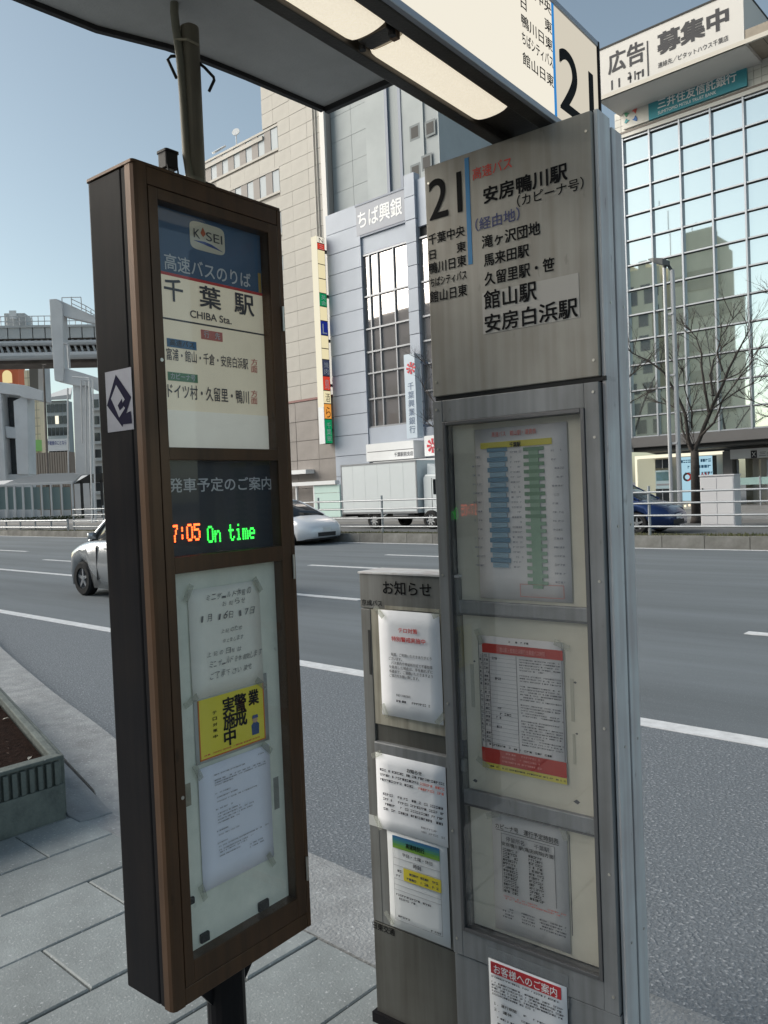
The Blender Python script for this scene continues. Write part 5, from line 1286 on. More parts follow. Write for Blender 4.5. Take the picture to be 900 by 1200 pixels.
def ht2(body, uL, vT, vB, uR, bold=.02):
    x0, z1 = fo.p(uL, vT); z0 = fo.p(uL, vB)[1]; _, _, x1 = prow(fo, uL, (vT+vB)/2, uR); return text(hd_, body, x0, x1, z0, z1, M_hink, YO - .01, bold)
ht2('広告', 712.5, 64, 88.5, 755, .03)
ht2('募集中', 770.5, 41, 65, 853, .05)
ht2('連絡先／ピタットハウス千葉店', 771, 74, 80.5, 853.5, .01)
a = fo.p(758.5, 48); b_ = fo.p(760, 89); box('hoarding_rule', M_hink, hd_, a[0] - .03, a[0] + .03, YO - .01, YO, b_[1], a[1])
# worn remains of a third line
x0, zt_, x1 = prow(fo, 716, 92, 755); zb_ = fo.p(716, 106)[1]; h_ = zt_ - zb_
for (a, b_, c, d) in ((.0, .05, .0, .8), (.22, .27, .0, .75), (.50, .62, .30, .55), (.56, .60, .0, .8), (.70, .74, .1, .8), (.76, .90, .45, .62), (.80, .84, .0, .6), (.92, .98, .1, .7), (.52, .58, .8, .9)):
    box('worn_stroke', M_hink, hd_, x0 + a*(x1-x0), x0 + b_*(x1-x0), YO - .01, YO, zb_ + c*h_, zb_ + d*h_)
# lower storey
M_fas = mat('brown_grey_fascia', (.17, .165, .165), .5, var=.12, vscale=.6)
MB().add([(gxs[0] - .35, -.1, 3.40), (gxs[-1], -.1, 3.40), (gxs[-1], -.02, 2.98), (gxs[0] - .35, -.02, 2.98), (gxs[0] - .35, 3.3, 2.72), (gxs[-1], 3.3, 2.72), (gxs[0] - .35, 3.3, 3.4), (gxs[-1], 3.3, 3.4)], [(3, 2, 1, 0), (4, 5, 2, 3), (0, 1, 7, 6), (4, 3, 0, 6), (5, 7, 1, 2)]).build('fascia', M_fas, gb)
YL = 2.2; fl = FY(YG + YL)
def gl(u, v): return fl.p(u, v)
zhd = gl(780, 533)[1]
box('wall_behind', M_offw, gb, gl(742, 560)[0], gl(850, 560)[0], YL + .4, YL + .6, .1, zhd)
M_glow = emat('shop_strip_light', (1, .93, .72), .85)
x0 = gl(744, 535)[0]; x1 = gl(847, 530)[0]
box('strip_light', M_glow, gb, x0, x1, YL - .02, YL + .15, zhd - .12, zhd + .02)
box('strip_light', M_glow, gb, x0, x0 + .1, YL - .02, YL + .15, .4, zhd - .12)
def lbox(nm, mt, uL, vT, vB, uR, y0=0, y1=.06):
    a, zt, b_ = prow(fl, uL, vT, uR); zb = fl.p(uL, vB)[1]; return box(nm, mt, gb, a, b_, YL + y0, YL + y1, max(.1, zb), zt)
lbox('cream_panel', mat('lit_cream_panel', (.62, .62, .48), .6), 746.5, 538.5, 596, 767.5)
lbox('window_pane', M_dkw, 768, 538.5, 549, 784.5); lbox('window_pane', M_dkw, 768.5, 573.5, 588.5, 785)
for u in (776.3,): lbox('window_bar', M_mull, u - .4, 538.5, 549, u + .4, -.02); lbox('window_bar', M_mull, u - .2, 573.5, 588.5, u + .6, -.02)
po_ = lbox('window_poster', mat('poster_paleblue', (.42, .55, .60), .5), 768, 551.5, 573, 785)
x0, zt, x1 = prow(fl, 769, 553.5, 784); box('poster_photo', mat('poster_landscape', (.10, .20, .28), .6, var=.6, vscale=2, col2=(.05, .12, .05)), po_, x0, x1, YL - .012, YL - .001, zt - .40, zt)
box('poster_text', M_inkfaint, po_, x0, x1, YL - .012, YL - .001, zt - .62, zt - .54)
lbox('dark_frame', M_dkw, 794.5, 535.5, 590, 797, .02, .08); lbox('dark_frame', M_dkw, 834.5, 534, 560, 839, .02, .08)
bp_ = lbox('lit_window_poster', emat('lit_poster_blue', (.42, .66, .78), .72), 797, 536, 587, 834)
x0, zt, x1 = prow(fl, 798, 538, 833)
smallprint(bp_, [(x0, x1, zt - .18), (x0 + .3, x1, zt - .45)], M_blue, YL - .004, .13, unit=.13, seed=51)
smallprint(bp_, [(x0, x1, zt - .72)], mat('poster_cyan', (.20, .40, .55), .6), YL - .004, .10, unit=.12, seed=52)
text(bp_, 'LAN', prow(fl, 818, 556, 830.5)[0], prow(fl, 818, 556, 830.5)[2], gl(820, 559.5)[1], gl(820, 554)[1], M_red, YL - .01, .03)
cxx, czz = gl(805.5, 559)
ringp = lambda r, a0, a1, n=12: [(cxx + r*math.cos(math.radians(a0 + (a1-a0)*k/n)), czz + r*math.sin(math.radians(a0 + (a1-a0)*k/n))) for k in range(n+1)]
MB().prism(ringp(.20, -90, 90) + ringp(.11, 90, -90), YL - .012, YL - .002).build('poster_emblem', M_red, bp_)
MB().prism(ringp(.20, 90, 270) + ringp(.11, 270, 90), YL - .012, YL - .002).build('poster_emblem', M_inkgrey, bp_)
lbox('grey_pier', M_fas, 848, 529, 600, 859, -.15, .6)
# entrance on the right
M_ent = mat('entrance_interior', (.50, .44, .30), .7)
x0 = gl(859, 550)[0]
box('entrance_interior', M_ent, gb, x0, gxs[-1], YL + 1.6, YL + 1.8, .1, zhd)
box('entrance_header', M_wht, gb, x0, gxs[-1], YL - .3, YL + .2, gl(862, 538)[1], gl(862, 527)[1])
hx0, hz, hx1 = prow(FY(YG + YL - .3), 880, 532.5, 887)
sq = MB().box(hx0, hx1, YL - .315, YL - .30, hz - .16, hz + .16).build('header_emblem', M_hink, gb)
text(sq, '✕', hx0 + .05, hx1 - .05, hz - .10, hz + .10, M_wht, YL - .32, .02)
text(gb, '三井住友信託銀行', hx1 + .1, hx1 + 2.6, hz - .10, hz + .10, M_inkgrey, YL - .305, .008)
M_sg = glassmat('entrance_glass', .10)
x = x0 + .1
for i in range(8):
    box('entrance_door', M_sg, gb, x + .04, x + 1.2, YL + .3, YL + .33, .15, gl(862, 539)[1]); box('door_frame', M_mull, gb, x - .03, x + .04, YL + .25, YL + .36, .1, gl(862, 539)[1]); x += 1.25
for i in range(3): box('interior_pillar', M_offw, gb, x0 + .5 + i*2.5, x0 + 1.1 + i*2.5, YL + 1.0, YL + 1.5, .1, zhd)
for i in range(3): box('interior_dark', mat('interior_brown', (.12, .08, .05), .7), gb, x0 + 1.5 + i*2.5, x0 + 2.4 + i*2.5, YL + 1.3, YL + 1.55, .1, 2.0)
box('glass_balustrade', mat('balustrade_green', (.35, .50, .48), .2), gb, x0 + .15, gxs[-1], YL - 1.2, YL - 1.16, 1.15, 1.45)
for i in range(9): box('balustrade_post', M_mull, gb, x0 + .2 + i*1.25, x0 + .26 + i*1.25, YL - 1.22, YL - 1.14, .1, 1.5)
box('step', M_far_pave, gb, x0 - .4, gxs[-1], YL - 1.4, YL + .3, .1, .28); box('floor', M_offw, gb, x0, gxs[-1], YL + .3, YL + 1.6, .1, .2)
for (u, v) in ((775.5, 592), (779.5, 591), (803, 593), (808, 592)):
    q = onY(u, v, YG + YL - .5); 
    MB().box(q.x - .035, q.x + .035, YL - .53, YL - .48, q.z - .05, q.z + .05).build('small_lantern', emat('lantern_glow', (1, .80, .55), 1.2) if 'lantern_glow' not in bpy.data.materials else bpy.data.materials['lantern_glow'], gb)

# ============================================================ STREET FURNITURE ACROSS THE ROAD
M_galv = mat('galvanised_rail', (.40, .42, .44), .45, .4, var=.12, vscale=2)
YR = 18.95
def railing(name, x0, x1, step, zs_r, zp, label, r=.024, rp=.036):
    rt = root(name, (x0, YR, .15), 0, label, 'guard rail')
    n_ = int(round((x1-x0)/step)); pm_ = MB().tube([(0, 0, 0), (0, 0, zp), (0, 0, zp + .015)], rp, 8).mesh('post', M_galv)
    for i in range(n_+1): inst('post', pm_, rt, (i*step, 0, 0))
    for z in zs_r:
        rm = MB().tube([(0, -.03, z), (step, -.03, z)], r, 8).mesh('rail', M_galv)
        for i in range(n_): inst('rail', rm, rt, (i*step, 0, 0))
    return rt
zr4 = [onY(738, v, YR).z - .15 for v in (577.6, 590.4, 604.4, 617)]
zpp = onY(739, 571, YR).z - .15
print('rails', zr4, zpp)
railing('guard_rail', -38.33, 6, 2.98, zr4, zpp, 'four bar grey guard rail along the far kerb before truck and cabinet')
zl2 = [onY(27, v, YR).z - .15 for v in (610.5, 618)]
print(zl2)
railing('guard_rail', -70.4, -39, 1.85, [max(.1, zl2[1]), zl2[0]], zl2[0] + .08, 'low two bar guard rail on the far kerb by the covered walkway', .05, .05)

# cabinet
fc = FY(24.8); x0, zt, x1 = prow(fc, 820, 558.5, 860)
ub = root('utility_cabinet', ((x0+x1)/2, 24.8, -.02), 0, 'large plain white street cabinet beside the bare tree behind the guard rail', 'cabinet')
M_ubox = mat('cabinet_white', (.66, .65, .66), .5, var=.05, vscale=1)
hw_ = (x1-x0)/2
box('cabinet_body', M_ubox, ub, -hw_, hw_, 0, .55, .05, zt + .02, .01)
box('cabinet_door', M_ubox, ub, -hw_ + .03, -.01, -.012, 0, .10, zt - .04, .004); box('cabinet_door', M_ubox, ub, .01, hw_ - .03, -.012, 0, .10, zt - .04, .004)
box('lock', M_dark, ub, -hw_ + .06, -hw_ + .10, -.025, -.012, zt*.72, zt*.78); box('plinth', M_far_pave, ub, -hw_ - .03, hw_ + .03, -.03, .58, 0, .05)
box('roof_lip', M_ubox, ub, -hw_ - .02, hw_ + .02, -.03, .58, zt + .02, zt + .06)

# twin pole street lamp
lmp = onz(790, 612, -.02); Yp = 25.6; fp_ = FY(Yp)
a0 = fp_.p(779.5, 311); a1 = fp_.p(786.5, 614)
sl2 = root('street_lamp', (fp_.p(783, 460)[0], Yp, -.02), 0, 'slender twin pole street lamp with a dark lamp head, left of the bare tree', 'street lamp')
x_a = fp_.p(783, 460)[0]; xo = fp_.p(791.5, 460)[0] - x_a
M_lp = mat('lamp_pole_grey', (.42, .43, .45), .4, .3)
MB().tube([(0, 0, 0), (0, 0, a0[1])], .065, 10, .055).build('pole', M_lp, sl2, smooth=False)
MB().tube([(xo, .1, 0), (xo - .02, .1, a0[1] - .15)], .085, 10, .07).build('pole', M_lp, sl2)
for v in (368, 440, 520):
    z = fp_.p(784, v)[1]; box('bracket', M_lp, sl2, 0, xo, .0, .1, z, z + .06)
zt = a0[1]
MB().loft([[(-.50, -.08, zt + .30), (-.50, .08, zt + .30), (-.50, .06, zt + .34), (-.50, -.06, zt + .34)], [(-.30, -.15, zt + .16), (-.30, .15, zt + .16), (-.30, .12, zt + .32), (-.30, -.12, zt + .32)], [(0, -.14, zt + .02), (0, .14, zt + .02), (0, .12, zt + .24), (0, -.12, zt + .24)], [(.16, -.08, zt - .02), (.16, .08, zt - .02), (.16, .07, zt + .14), (.16, -.07, zt + .14)]]).build('lamp_head', mat('lamp_head_dark', (.045, .055, .06), .5), sl2)
MB().tube([(0, 0, zt - .05), (.06, 0, zt + .1)], .07, 8).tube([(xo - .02, .1, zt - .2), (.08, .03, zt + .08)], .05, 8).build('neck', MC['lamp_head_dark'], sl2)

# bare trees
M_bark = mat('dark_bark', (.045, .038, .034), .9, var=.35, vscale=6, bump=.6, bscale=30)
M_twig = mat('red_brown_twig', (.055, .043, .038), .9)
def bare_tree(fr, label, trunk, limbs, scale=1.0, seed=1, tw=1.0, lean=None):
    rnd = random.Random(seed)
    b0 = fr.p(*trunk[0]); rt = root('bare_tree', fr.w(b0[0], 0, -.02), 0, label, 'tree')
    def L(p, dy=0): q = fr.p(*p); return Vector((q[0] - b0[0], dy, q[1] + .02))
    base = L(trunk[0]); base.z = 0
    pts = [base] + [L(p) for p in trunk[1:]]
    mb = MB(); mb.tube([base, base + Vector((0, 0, .25))], .21*scale, 10, .155*scale); mb.tube([base + Vector((0, 0, .2))] + pts[1:], .16*scale, 10, .13*scale)
    mb.build('trunk', M_bark, rt, smooth=True)
    br = MB(); tws = MB()
    def twig(p, d, ln, r, lev):
        q = p + d * ln; m_ = (p + q) / 2 + Vector((rnd.uniform(-1, 1), rnd.uniform(-1, 1), rnd.uniform(-.3, .8))) * ln * .06
        tws.tube([p, m_, q], r, 4 if lev < 1 else 3, r*.35, cap=False)
        if lev < 3:
            for k in range(rnd.choice((2, 2, 3))):
                t_ = rnd.uniform(.35, 1); s_ = p.lerp(q, t_)
                nd = (d + Vector((rnd.uniform(-.8, .8), rnd.uniform(-.8, .8), rnd.uniform(-.1, .55)))).normalized(); twig(s_, nd, ln * rnd.uniform(.5, .8), r * .55, lev + 1)
    for li, (lp_, r0, dy) in enumerate(limbs):
        n_ = len(lp_); P = [L(p, dy * (i/(n_-1))**1.2) for i, p in enumerate(lp_)]
        for i in range(n_-1): br.tube([P[i], P[i].lerp(P[i+1], .5) + Vector((rnd.uniform(-.02, .02), rnd.uniform(-.03, .03), 0)), P[i+1]], r0*scale*(1 - i/(n_-1)*.78), 7, r0*scale*(1 - (i+1)/(n_-1)*.78), cap=False)
        for i in range(1, n_):
            for k in range(int(3 * tw) + (3 if i == n_-1 else 0)):
                t_ = rnd.random(); s_ = P[i-1].lerp(P[i], t_) if i < n_-1 or k < 3 else P[i]
                d0 = (P[i] - P[i-1]).normalized(); nd = (d0 + Vector((rnd.uniform(-.9, .9), rnd.uniform(-.9, .9), rnd.uniform(0, .6)))).normalized()
                twig(s_, nd, rnd.uniform(.35, .8) * scale, .016 * scale, 0)
    cr = br.build('limbs', M_bark, rt, smooth=True); tws.build('twigs', M_twig, rt, kind='stuff')
    return rt
Z7 = lambda pts: [(700 + u/3.158, 280 + v/3.158) for u, v in pts]
ft = FY(27.2)
bare_tree(ft, 'bare leafless tree with dark forked limbs between the twin pole lamp and the white cabinet', Z7([(366, 1030), (362, 850), (360, 785)]),
    [(Z7(p), r, dy) for p, r, dy in (
        ([(360, 790), (375, 740), (410, 640), (430, 580), (465, 480), (500, 400), (530, 330)], .085, .8),
        ([(358, 800), (340, 740), (335, 650), (300, 560), (270, 500), (215, 455), (165, 430)], .075, -.8),
        ([(412, 640), (395, 560), (380, 480), (375, 420), (350, 360), (320, 330)], .05, .5),
        ([(430, 580), (405, 500), (400, 440), (412, 390)], .045, 1.2),
        ([(383, 730), (440, 680), (480, 600), (540, 540), (605, 470)], .045, -1),
        ([(345, 780), (305, 700), (290, 640), (240, 610), (185, 600)], .045, .9),
        ([(462, 490), (440, 420), (450, 360), (490, 290)], .035, .3),
        ([(450, 530), (530, 500), (590, 440)], .03, -.4),
        ([(300, 560), (290, 480), (292, 410)], .03, .2),
        ([(350, 700), (362, 640), (350, 560), (362, 500)], .035, -1.0),
        ([(412, 640), (500, 560), (560, 520)], .03, 1.0))], 1.0, 4, .95)
bare_tree(FY(27.2), 'bare tree at the right edge reaching thin twigs over the glass front', [(975, 612), (972, 560), (968, 500)],
    [([(968, 505), (950, 460), (925, 440), (898, 428)], .06, .3), ([(968, 505), (940, 480), (905, 478), (885, 470)], .04, -.4), ([(968, 500), (985, 440), (1000, 370), (1010, 320)], .07, .5), ([(960, 490), (955, 420), (930, 370), (915, 350)], .05, -.5)], 1.0, 9, 1.1)
bare_tree(FY(27.2), 'bare tree mostly behind the pillar, its red brown twigs crossing the bank sign', [(568, 620), (565, 560), (562, 510)],
    [([(562, 512), (530, 490), (505, 470), (492, 455)], .05, .3), ([(562, 512), (540, 470), (520, 440), (503, 425)], .045, -.4), ([(562, 505), (530, 495), (510, 505), (498, 500)], .04, .6), ([(562, 512), (580, 450), (600, 400), (610, 350)], .07, .2)], .9, 13, 1.2)
bare_tree(FY(27.2), 'bare tree behind the pillar with twigs showing at the left end of the glass front', [(690, 615), (690, 560), (692, 510)],
    [([(692, 512), (715, 470), (735, 440), (752, 425)], .05, .3), ([(692, 512), (720, 490), (745, 470), (765, 462)], .045, -.4), ([(692, 505), (680, 440), (672, 380), (665, 330)], .07, .2)], .9, 17, 1.0)

# ============================================================ VEHICLES
M_tyre = mat('tyre', (.015, .015, .016), .85)
M_rim = mat('alloy_rim', (.50, .51, .53), .3, .7)
M_cglass = mat('car_glass', (.015, .018, .02), .06, spec=.9)
M_plast = mat('dark_car_plastic', (.02, .02, .022), .6)
def carpaint(name, c, met=.3):
    m = mat(name, c, .22, met); m.node_tree.nodes['Principled BSDF'].inputs['Coat Weight'].default_value = .6; return m
def wheel(parent, x, y, r, w, sgn_, spokes=5, rim=None):
    """wheel standing on z=0, outer face towards sgn_*y"""
    wl = root('wheel', (x, y, r)); wl.parent = parent
    prof = [(r*.62, -w/2), (r*.90, -w/2), (r, -w*.34), (r, w*.34), (r*.90, w/2), (r*.62, w/2)]; n = 28
    rings = [[(math.cos(2*math.pi*k/n)*a, b_, math.sin(2*math.pi*k/n)*a) for a, b_ in prof] for k in range(n)]
    vs = [v for g in rings for v in g]; m_ = len(prof)
    fs = [(i*m_+j, i*m_+j+1, ((i+1) % n)*m_+j+1, ((i+1) % n)*m_+j) for i in range(n) for j in range(m_-1)] + [(i*m_+m_-1, i*m_, ((i+1) % n)*m_, ((i+1) % n)*m_+m_-1) for i in range(n)]
    MB().add(vs, fs).build('tyre', M_tyre, wl, smooth=False)
    rb = MB(); y0 = sgn_*w*.30
    rb.disc((0, y0 - sgn_*.05, 0), r*.15, (0, sgn_, 0), .07, 12)
    ring = [(math.cos(2*math.pi*k/n), math.sin(2*math.pi*k/n)) for k in range(n)]
    vs = [(c*r*.64, y0, s_*r*.64) for c, s_ in ring] + [(c*r*.56, y0 + sgn_*.012, s_*r*.56) for c, s_ in ring] + [(c*r*.55, y0 - sgn_*.06, s_*r*.55) for c, s_ in ring]
    rb.add(vs, [(k, (k+1) % n, n+(k+1) % n, n+k) for k in range(n)] + [(n+k, n+(k+1) % n, 2*n+(k+1) % n, 2*n+k) for k in range(n)])
    for k in range(spokes):
        a = 2*math.pi*k/spokes + .3; c, s_ = math.cos(a), math.sin(a); t_ = r*.10
        P = [(c*r*.1 - s_*t_, s_*r*.1 + c*t_), (c*r*.1 + s_*t_, s_*r*.1 - c*t_), (c*r*.60 + s_*t_*.7, s_*r*.60 - c*t_*.7), (c*r*.60 - s_*t_*.7, s_*r*.60 + c*t_*.7)]
        rb.prism(P, y0 - .012, y0 + .012)
    rb.build('rim', rim or M_rim, wl)
    MB().disc((0, y0 - sgn_*.07, 0), r*.6, (0, sgn_, 0), .01, 20).build('brake_disc', M_plast, wl)
    return wl
def car(name, loc, rz, label, paint, L, Wd, hood, roof, belt, r=.31, wb=(.85, .82), lights=True, cat='car'):
    """car pointing +x, centre of its footprint at the origin. hood/roof: profiles of (x, z)"""
    c = root(name, loc, rz, label, cat); hw = Wd/2; xf, xr_ = L/2, -L/2
    xw = (xf - wb[0], xr_ + wb[1])
    # body shell: cross sections along x
    def zprof(x):
        P = hood
        for (a, za), (b_, zb_) in zip(P, P[1:]):
            if a >= x >= b_: return za + (zb_ - za) * (a - x) / max(a - b_, 1e-6)
        return P[-1][1]
    xs = sorted(set([xf, xf-.04, xf-.15, xf-.4, xw[0]+r+.12, xw[0]+r*.75, xw[0], xw[0]-r*.75, xw[0]-r-.12, .25, 0, -.3, xw[1]+r+.12, xw[1]+r*.75, xw[1], xw[1]-r*.75, xw[1]-r-.1, xr_+.2, xr_+.06, xr_]), reverse=True)
    rings = []
    for x in xs:
        e = min((xf - x), (x - xr_)); k = 1 - .30 * max(0, 1 - e/.55)**2.2; w_ = hw*k; zt = zprof(x)
        lift = .16 + .10 * max(0, 1 - e/.35)
        for xx in xw:
            d = abs(x - xx)
            if d < r + .05: lift = max(lift, math.sqrt(max(0, (r+.05)**2 - d*d)) + r)
        lift = min(lift, zt - .12); zm = lift + (zt - lift)*.45
        rings.append([(x, -w_*.96, lift), (x, -w_, zm), (x, -w_*.97, zt - .10), (x, -w_*.86, zt - .02), (x, -w_*.45, zt + .015), (x, w_*.45, zt + .015), (x, w_*.86, zt - .02), (x, w_*.97, zt - .10), (x, w_, zm), (x, w_*.96, lift)])
    MB().loft(rings).build('body', paint, c, smooth=True)
    box('underbody', M_plast, c, xr_ + .25, xf - .25, -hw*.78, hw*.78, .14, .45)
    for xx in xw:
        for s_ in (-1, 1): wheel(c, xx, s_*(hw - .12), r, .20, s_)
    # greenhouse
    g = MB(); rg = []
    for i, (x, zb_, zt, wb_, wt) in enumerate(roof):
        rg.append([(x, -hw*wb_, zb_), (x, -hw*(wb_*.45+wt*.55), zb_ + (zt-zb_)*.6), (x, -hw*wt, zt - .04), (x, -hw*wt*.8, zt), (x, hw*wt*.8, zt), (x, hw*wt, zt - .04), (x, hw*(wb_*.45+wt*.55), zb_ + (zt-zb_)*.6), (x, hw*wb_, zb_)])
    g.loft(rg).build('windows', M_cglass, c, smooth=True)
    # roof skin and pillars
    rk = [[(p[0], p[1]*1.012, p[2] + .012) for p in ring[2:6]] for ring in rg[1:-1]]
    MB().loft(rk, closed=False, caps=False).build('roof', paint, c, smooth=True).modifiers.new('t', 'SOLIDIFY').thickness = .03
    for s_ in (0, 1):
        for (i, j, wd) in ((0, 1, .05), (len(rg)-2, len(rg)-1, .09), (2, 2, .05)):
            a = Vector(rg[i][0 if s_ == 0 else 7]); b_ = Vector(rg[j][2 if s_ == 0 else 5])
            if i == j: a = Vector(rg[i][0 if s_ == 0 else 7])
            mid = Vector(rg[i][1 if s_ == 0 else 6]).lerp(Vector(rg[j][1 if s_ == 0 else 6]), .5); 
            o_ = Vector((0, (-1 if s_ == 0 else 1)*.010, .006)); MB().tube([a + o_, a.lerp(b_, .5) + o_*1.6, b_ + o_], wd*.55, 6).build('window_pillar', paint if i != j else M_plast, c)
    # doors: thin dark joints and handles
    zb = belt
    for s_ in (-1, 1):
        for x in (xw[0] - r - .30, -.10):
            box('door_joint', M_plast, c, x - .006, x + .006, s_*(hw + .001), s_*(hw - .02), .30, zb - .10)
        for x in (.12, -.85): box('door_handle', paint, c, x - .1, x + .1, s_*(hw + .02), s_*(hw - .03), zb - .17, zb - .14, .006)
        m = root('wing_mirror', (roof[1][0] + .05 if len(roof) > 1 else .6, s_*(hw + .08), zb + .06)); m.parent = c
        MB().loft([[(-.03, -.06, -.05), (-.03, .06, -.05), (-.03, .07, .06), (-.03, -.07, .06)], [(.05, -.05, -.04), (.05, .05, -.04), (.05, .05, .05), (.05, -.05, .05)], [(.10, -.02, -.02), (.10, .02, -.02), (.10, .02, .03), (.10, -.02, .03)]]).build('mirror_shell', paint, m, smooth=True)
        # lamps
        zl = zprof(xf - .25) - .14
        MB().loft([[(xf - .09, s_*hw*.42, zl - .07), (xf - .13, s_*hw*.70, zl - .06), (xf - .15, s_*hw*.69, zl + .03), (xf - .10, s_*hw*.44, zl)], [(xf - .30, s_*hw*.60, zl - .04), (xf - .50, s_*hw*.935, zl + .0), (xf - .50, s_*hw*.90, zl + .085), (xf - .34, s_*hw*.62, zl + .085)]]).build('headlight', mat('headlight_glass', (.60, .63, .66), .1, .2, spec=.9), c)
        zk = zprof(xr_ + .1) - .16
        box('tail_light', mat('tail_light_red', (.35, .015, .01), .2), c, xr_ + .0, xr_ + .14, s_*hw*.52, s_*hw*.80, zk - .12, zk + .06, .01)
    box('grille', M_plast, c, xf - .05, xf + .002, -hw*.45, hw*.45, .26, .40, .01)
    box('number_plate', M_wht, c, xf + .001, xf + .014, -.165, .165, .42, .56, .003)
    box('number_plate', M_wht, c, xr_ - .012, xr_ + .0, -.165, .165, .55, .70, .003)
    return c
# small silver car in the near lanes, heading left (only its left front shows past the board)
p_w = onz(97, 698, ZR)
M_silver = carpaint('silver_paint', (.52, .53, .54), .6)
L_ = 3.7
hood_k = [(L_/2, .62), (L_/2-.12, .78), (L_/2-.75, .96), (.55, 1.0), (-.5, 1.0), (-1.5, 1.0), (-L_/2+.05, .95), (-L_/2, .80)]
roof_k = [(1.02, .95, .97, .80, .78), (.45, .97, 1.44, .86, .66), (-.2, .98, 1.50, .87, .68), (-1.2, .98, 1.46, .87, .68), (-L_/2+.10, .95, 1.0, .84, .80)]
# wheel centre is front wheel on the near side; car heading -x, so rz = pi
cx_ = p_w.x + (L_/2 - .72); cy_ = p_w.y + .80
car('parked_car', (cx_, cy_, ZR), math.pi, 'silver hatchback in the near lane partly hidden behind the departure board', M_silver, L_, 1.66, hood_k, roof_k, 1.0, .30, (.72, .62))['label'] = 'silver hatchback on the road partly hidden behind the departure board'
for o in list(bpy.data.objects):
    if o.name.startswith('parked_car'): o.name = 'passing_car'
# white hatchback in the far lane heading right
M_whitep = carpaint('white_paint', (.74, .76, .80), .1)
L2 = 4.45; p2 = onz(371, 640, ZR)
hood_p = [(L2/2, .55), (L2/2-.10, .68), (L2/2-.55, .84), (1.15, .98), (.3, 1.0), (-1.0, 1.02), (-L2/2+.2, 1.05), (-L2/2, .95)]
roof_p = [(1.38, .93, .95, .80, .76), (.35, .97, 1.42, .86, .62), (-.2, .98, 1.49, .86, .64), (-1.1, .99, 1.42, .86, .62), (-L2/2+.12, 1.0, 1.08, .80, .66)]
xw_ = p2.x
car('passing_car', (xw_ - (L2/2 - .95) - 1.25, p2.y + .75, ZR), 0, 'white hatchback in the far lane beside the right edge of the departure board', M_whitep, L2, 1.74, hood_p, roof_p, 1.0, .31, (.95, .85))
# blue hatchback on the service road
M_bluep = carpaint('blue_paint', (.010, .035, .13), .4)
p3 = onz(747, 626.5, -.02)
Ls = 4.0; hood_b = [(Ls/2, .58), (Ls/2-.10, .72), (Ls/2-.6, .90), (.95, 1.0), (.3, 1.02), (-1.0, 1.03), (-Ls/2+.1, 1.0), (-Ls/2, .9)]
roof_b = [(1.15, .95, .97, .80, .76), (.35, .98, 1.44, .86, .64), (-.2, .99, 1.50, .86, .66), (-1.2, 1.0, 1.45, .86, .64), (-Ls/2+.10, .98, 1.05, .82, .74)]
bc = car('parked_car', (p3.x - (Ls/2 - .88), p3.y + .78, -.02), 0, 'dark blue hatchback parked behind the guard rail with its nose towards the street lamp', M_bluep, Ls, 1.70, hood_b, roof_b, 1.02, .31, (.88, .70))
bc['label'] = 'dark blue hatchback behind the guard rail, nose towards the street lamp'

# box truck
YT = 23.6; ftk = FY(YT)
x0, zt = ftk.p(399, 545.4); x1 = ftk.p(487.5, 542)[0]; zb = ftk.p(399.7, 602.4)[1]; print('truck', x0, x1, zt, zb)
zoff = -.02
tr = root('box_truck', ((x0+x1)/2, YT + 1.05, zoff), 0, 'white box truck parked on the service road in front of the bank', 'truck')
xa, xb = x0 - (x0+x1)/2, x1 - (x0+x1)/2; zt -= zoff; zb -= zoff
M_tbox = mat('truck_white', (.72, .76, .77), .45, var=.05, vscale=.7)
cargo = box('cargo_box', M_tbox, tr, xa, xb, -1.05, 1.05, zb, zt, .01)
for x in (xa, xb - .05): box('corner_rail', M_rim, cargo, x - .004, x + .054, -1.058, -1.02, zb, zt)
box('top_rail', M_rim, cargo, xa, xb, -1.062, -1.02, zt - .06, zt + .006); box('bottom_rail', M_rim, cargo, xa, xb, -1.066, -1.02, zb - .01, zb + .07)
for i in range(1, 6):
    x = xa + (xb-xa)*i/6; box('panel_joint', mat('truck_seam', (.62, .65, .66), .6), cargo, x - .006, x + .006, -1.053, -1.04, zb + .08, zt - .07)
box('chassis', M_plast, tr, xa + .3, xb + 1.9, -.45, .45, .45, zb)
rw = ftk.p(437.7, 615)[0] - (x0+x1)/2; fwh = ftk.p(504, 615)[0] - (x0+x1)/2; rr = .36
M_trim = mat('truck_rim', (.45, .46, .47), .5, .3)
for x in (rw, fwh):
    for s_ in (-1, 1): wheel(tr, x, s_*.92, rr, .22, s_, 8, M_trim)
for xx in (rw + .8, ): box('fuel_tank', M_rim, tr, xx + .2, xx + 1.0, -.98, -.55, .42, .72, .04)
box('side_guard', M_plast, tr, rw + .55, fwh - .6, -1.0, -.97, .45, .52); box('side_guard', M_plast, tr, rw + .55, fwh - .6, -1.0, -.97, .62, .68)
for x in (rw - .5, rw + .45): MB().prism([(x, .5), (x + .10, .5), (x + .30, zb - .02), (x + .2, zb - .02)], -1.0, -.96).build('mudguard_stay', M_tbox, tr)
MB().prism([(rw - .55, zb - .05), (rw - .48, .5), (rw - .42, .5), (rw - .38, zb - .12), (rw + .38, zb - .12), (rw + .42, .5), (rw + .48, .5), (rw + .55, zb - .05)], -1.0, -.70).build('mudguard', M_plast, tr)
box('rear_bumper', M_plast, tr, xa - .02, xa + .12, -1.0, 1.0, .5, .62); box('rear_lamp', mat('tail_light_red', (.35, .015, .01), .2), tr, xa - .03, xa + .05, -1.0, -.8, .66, .78)
cabx = xb + .16; ch = 2.05
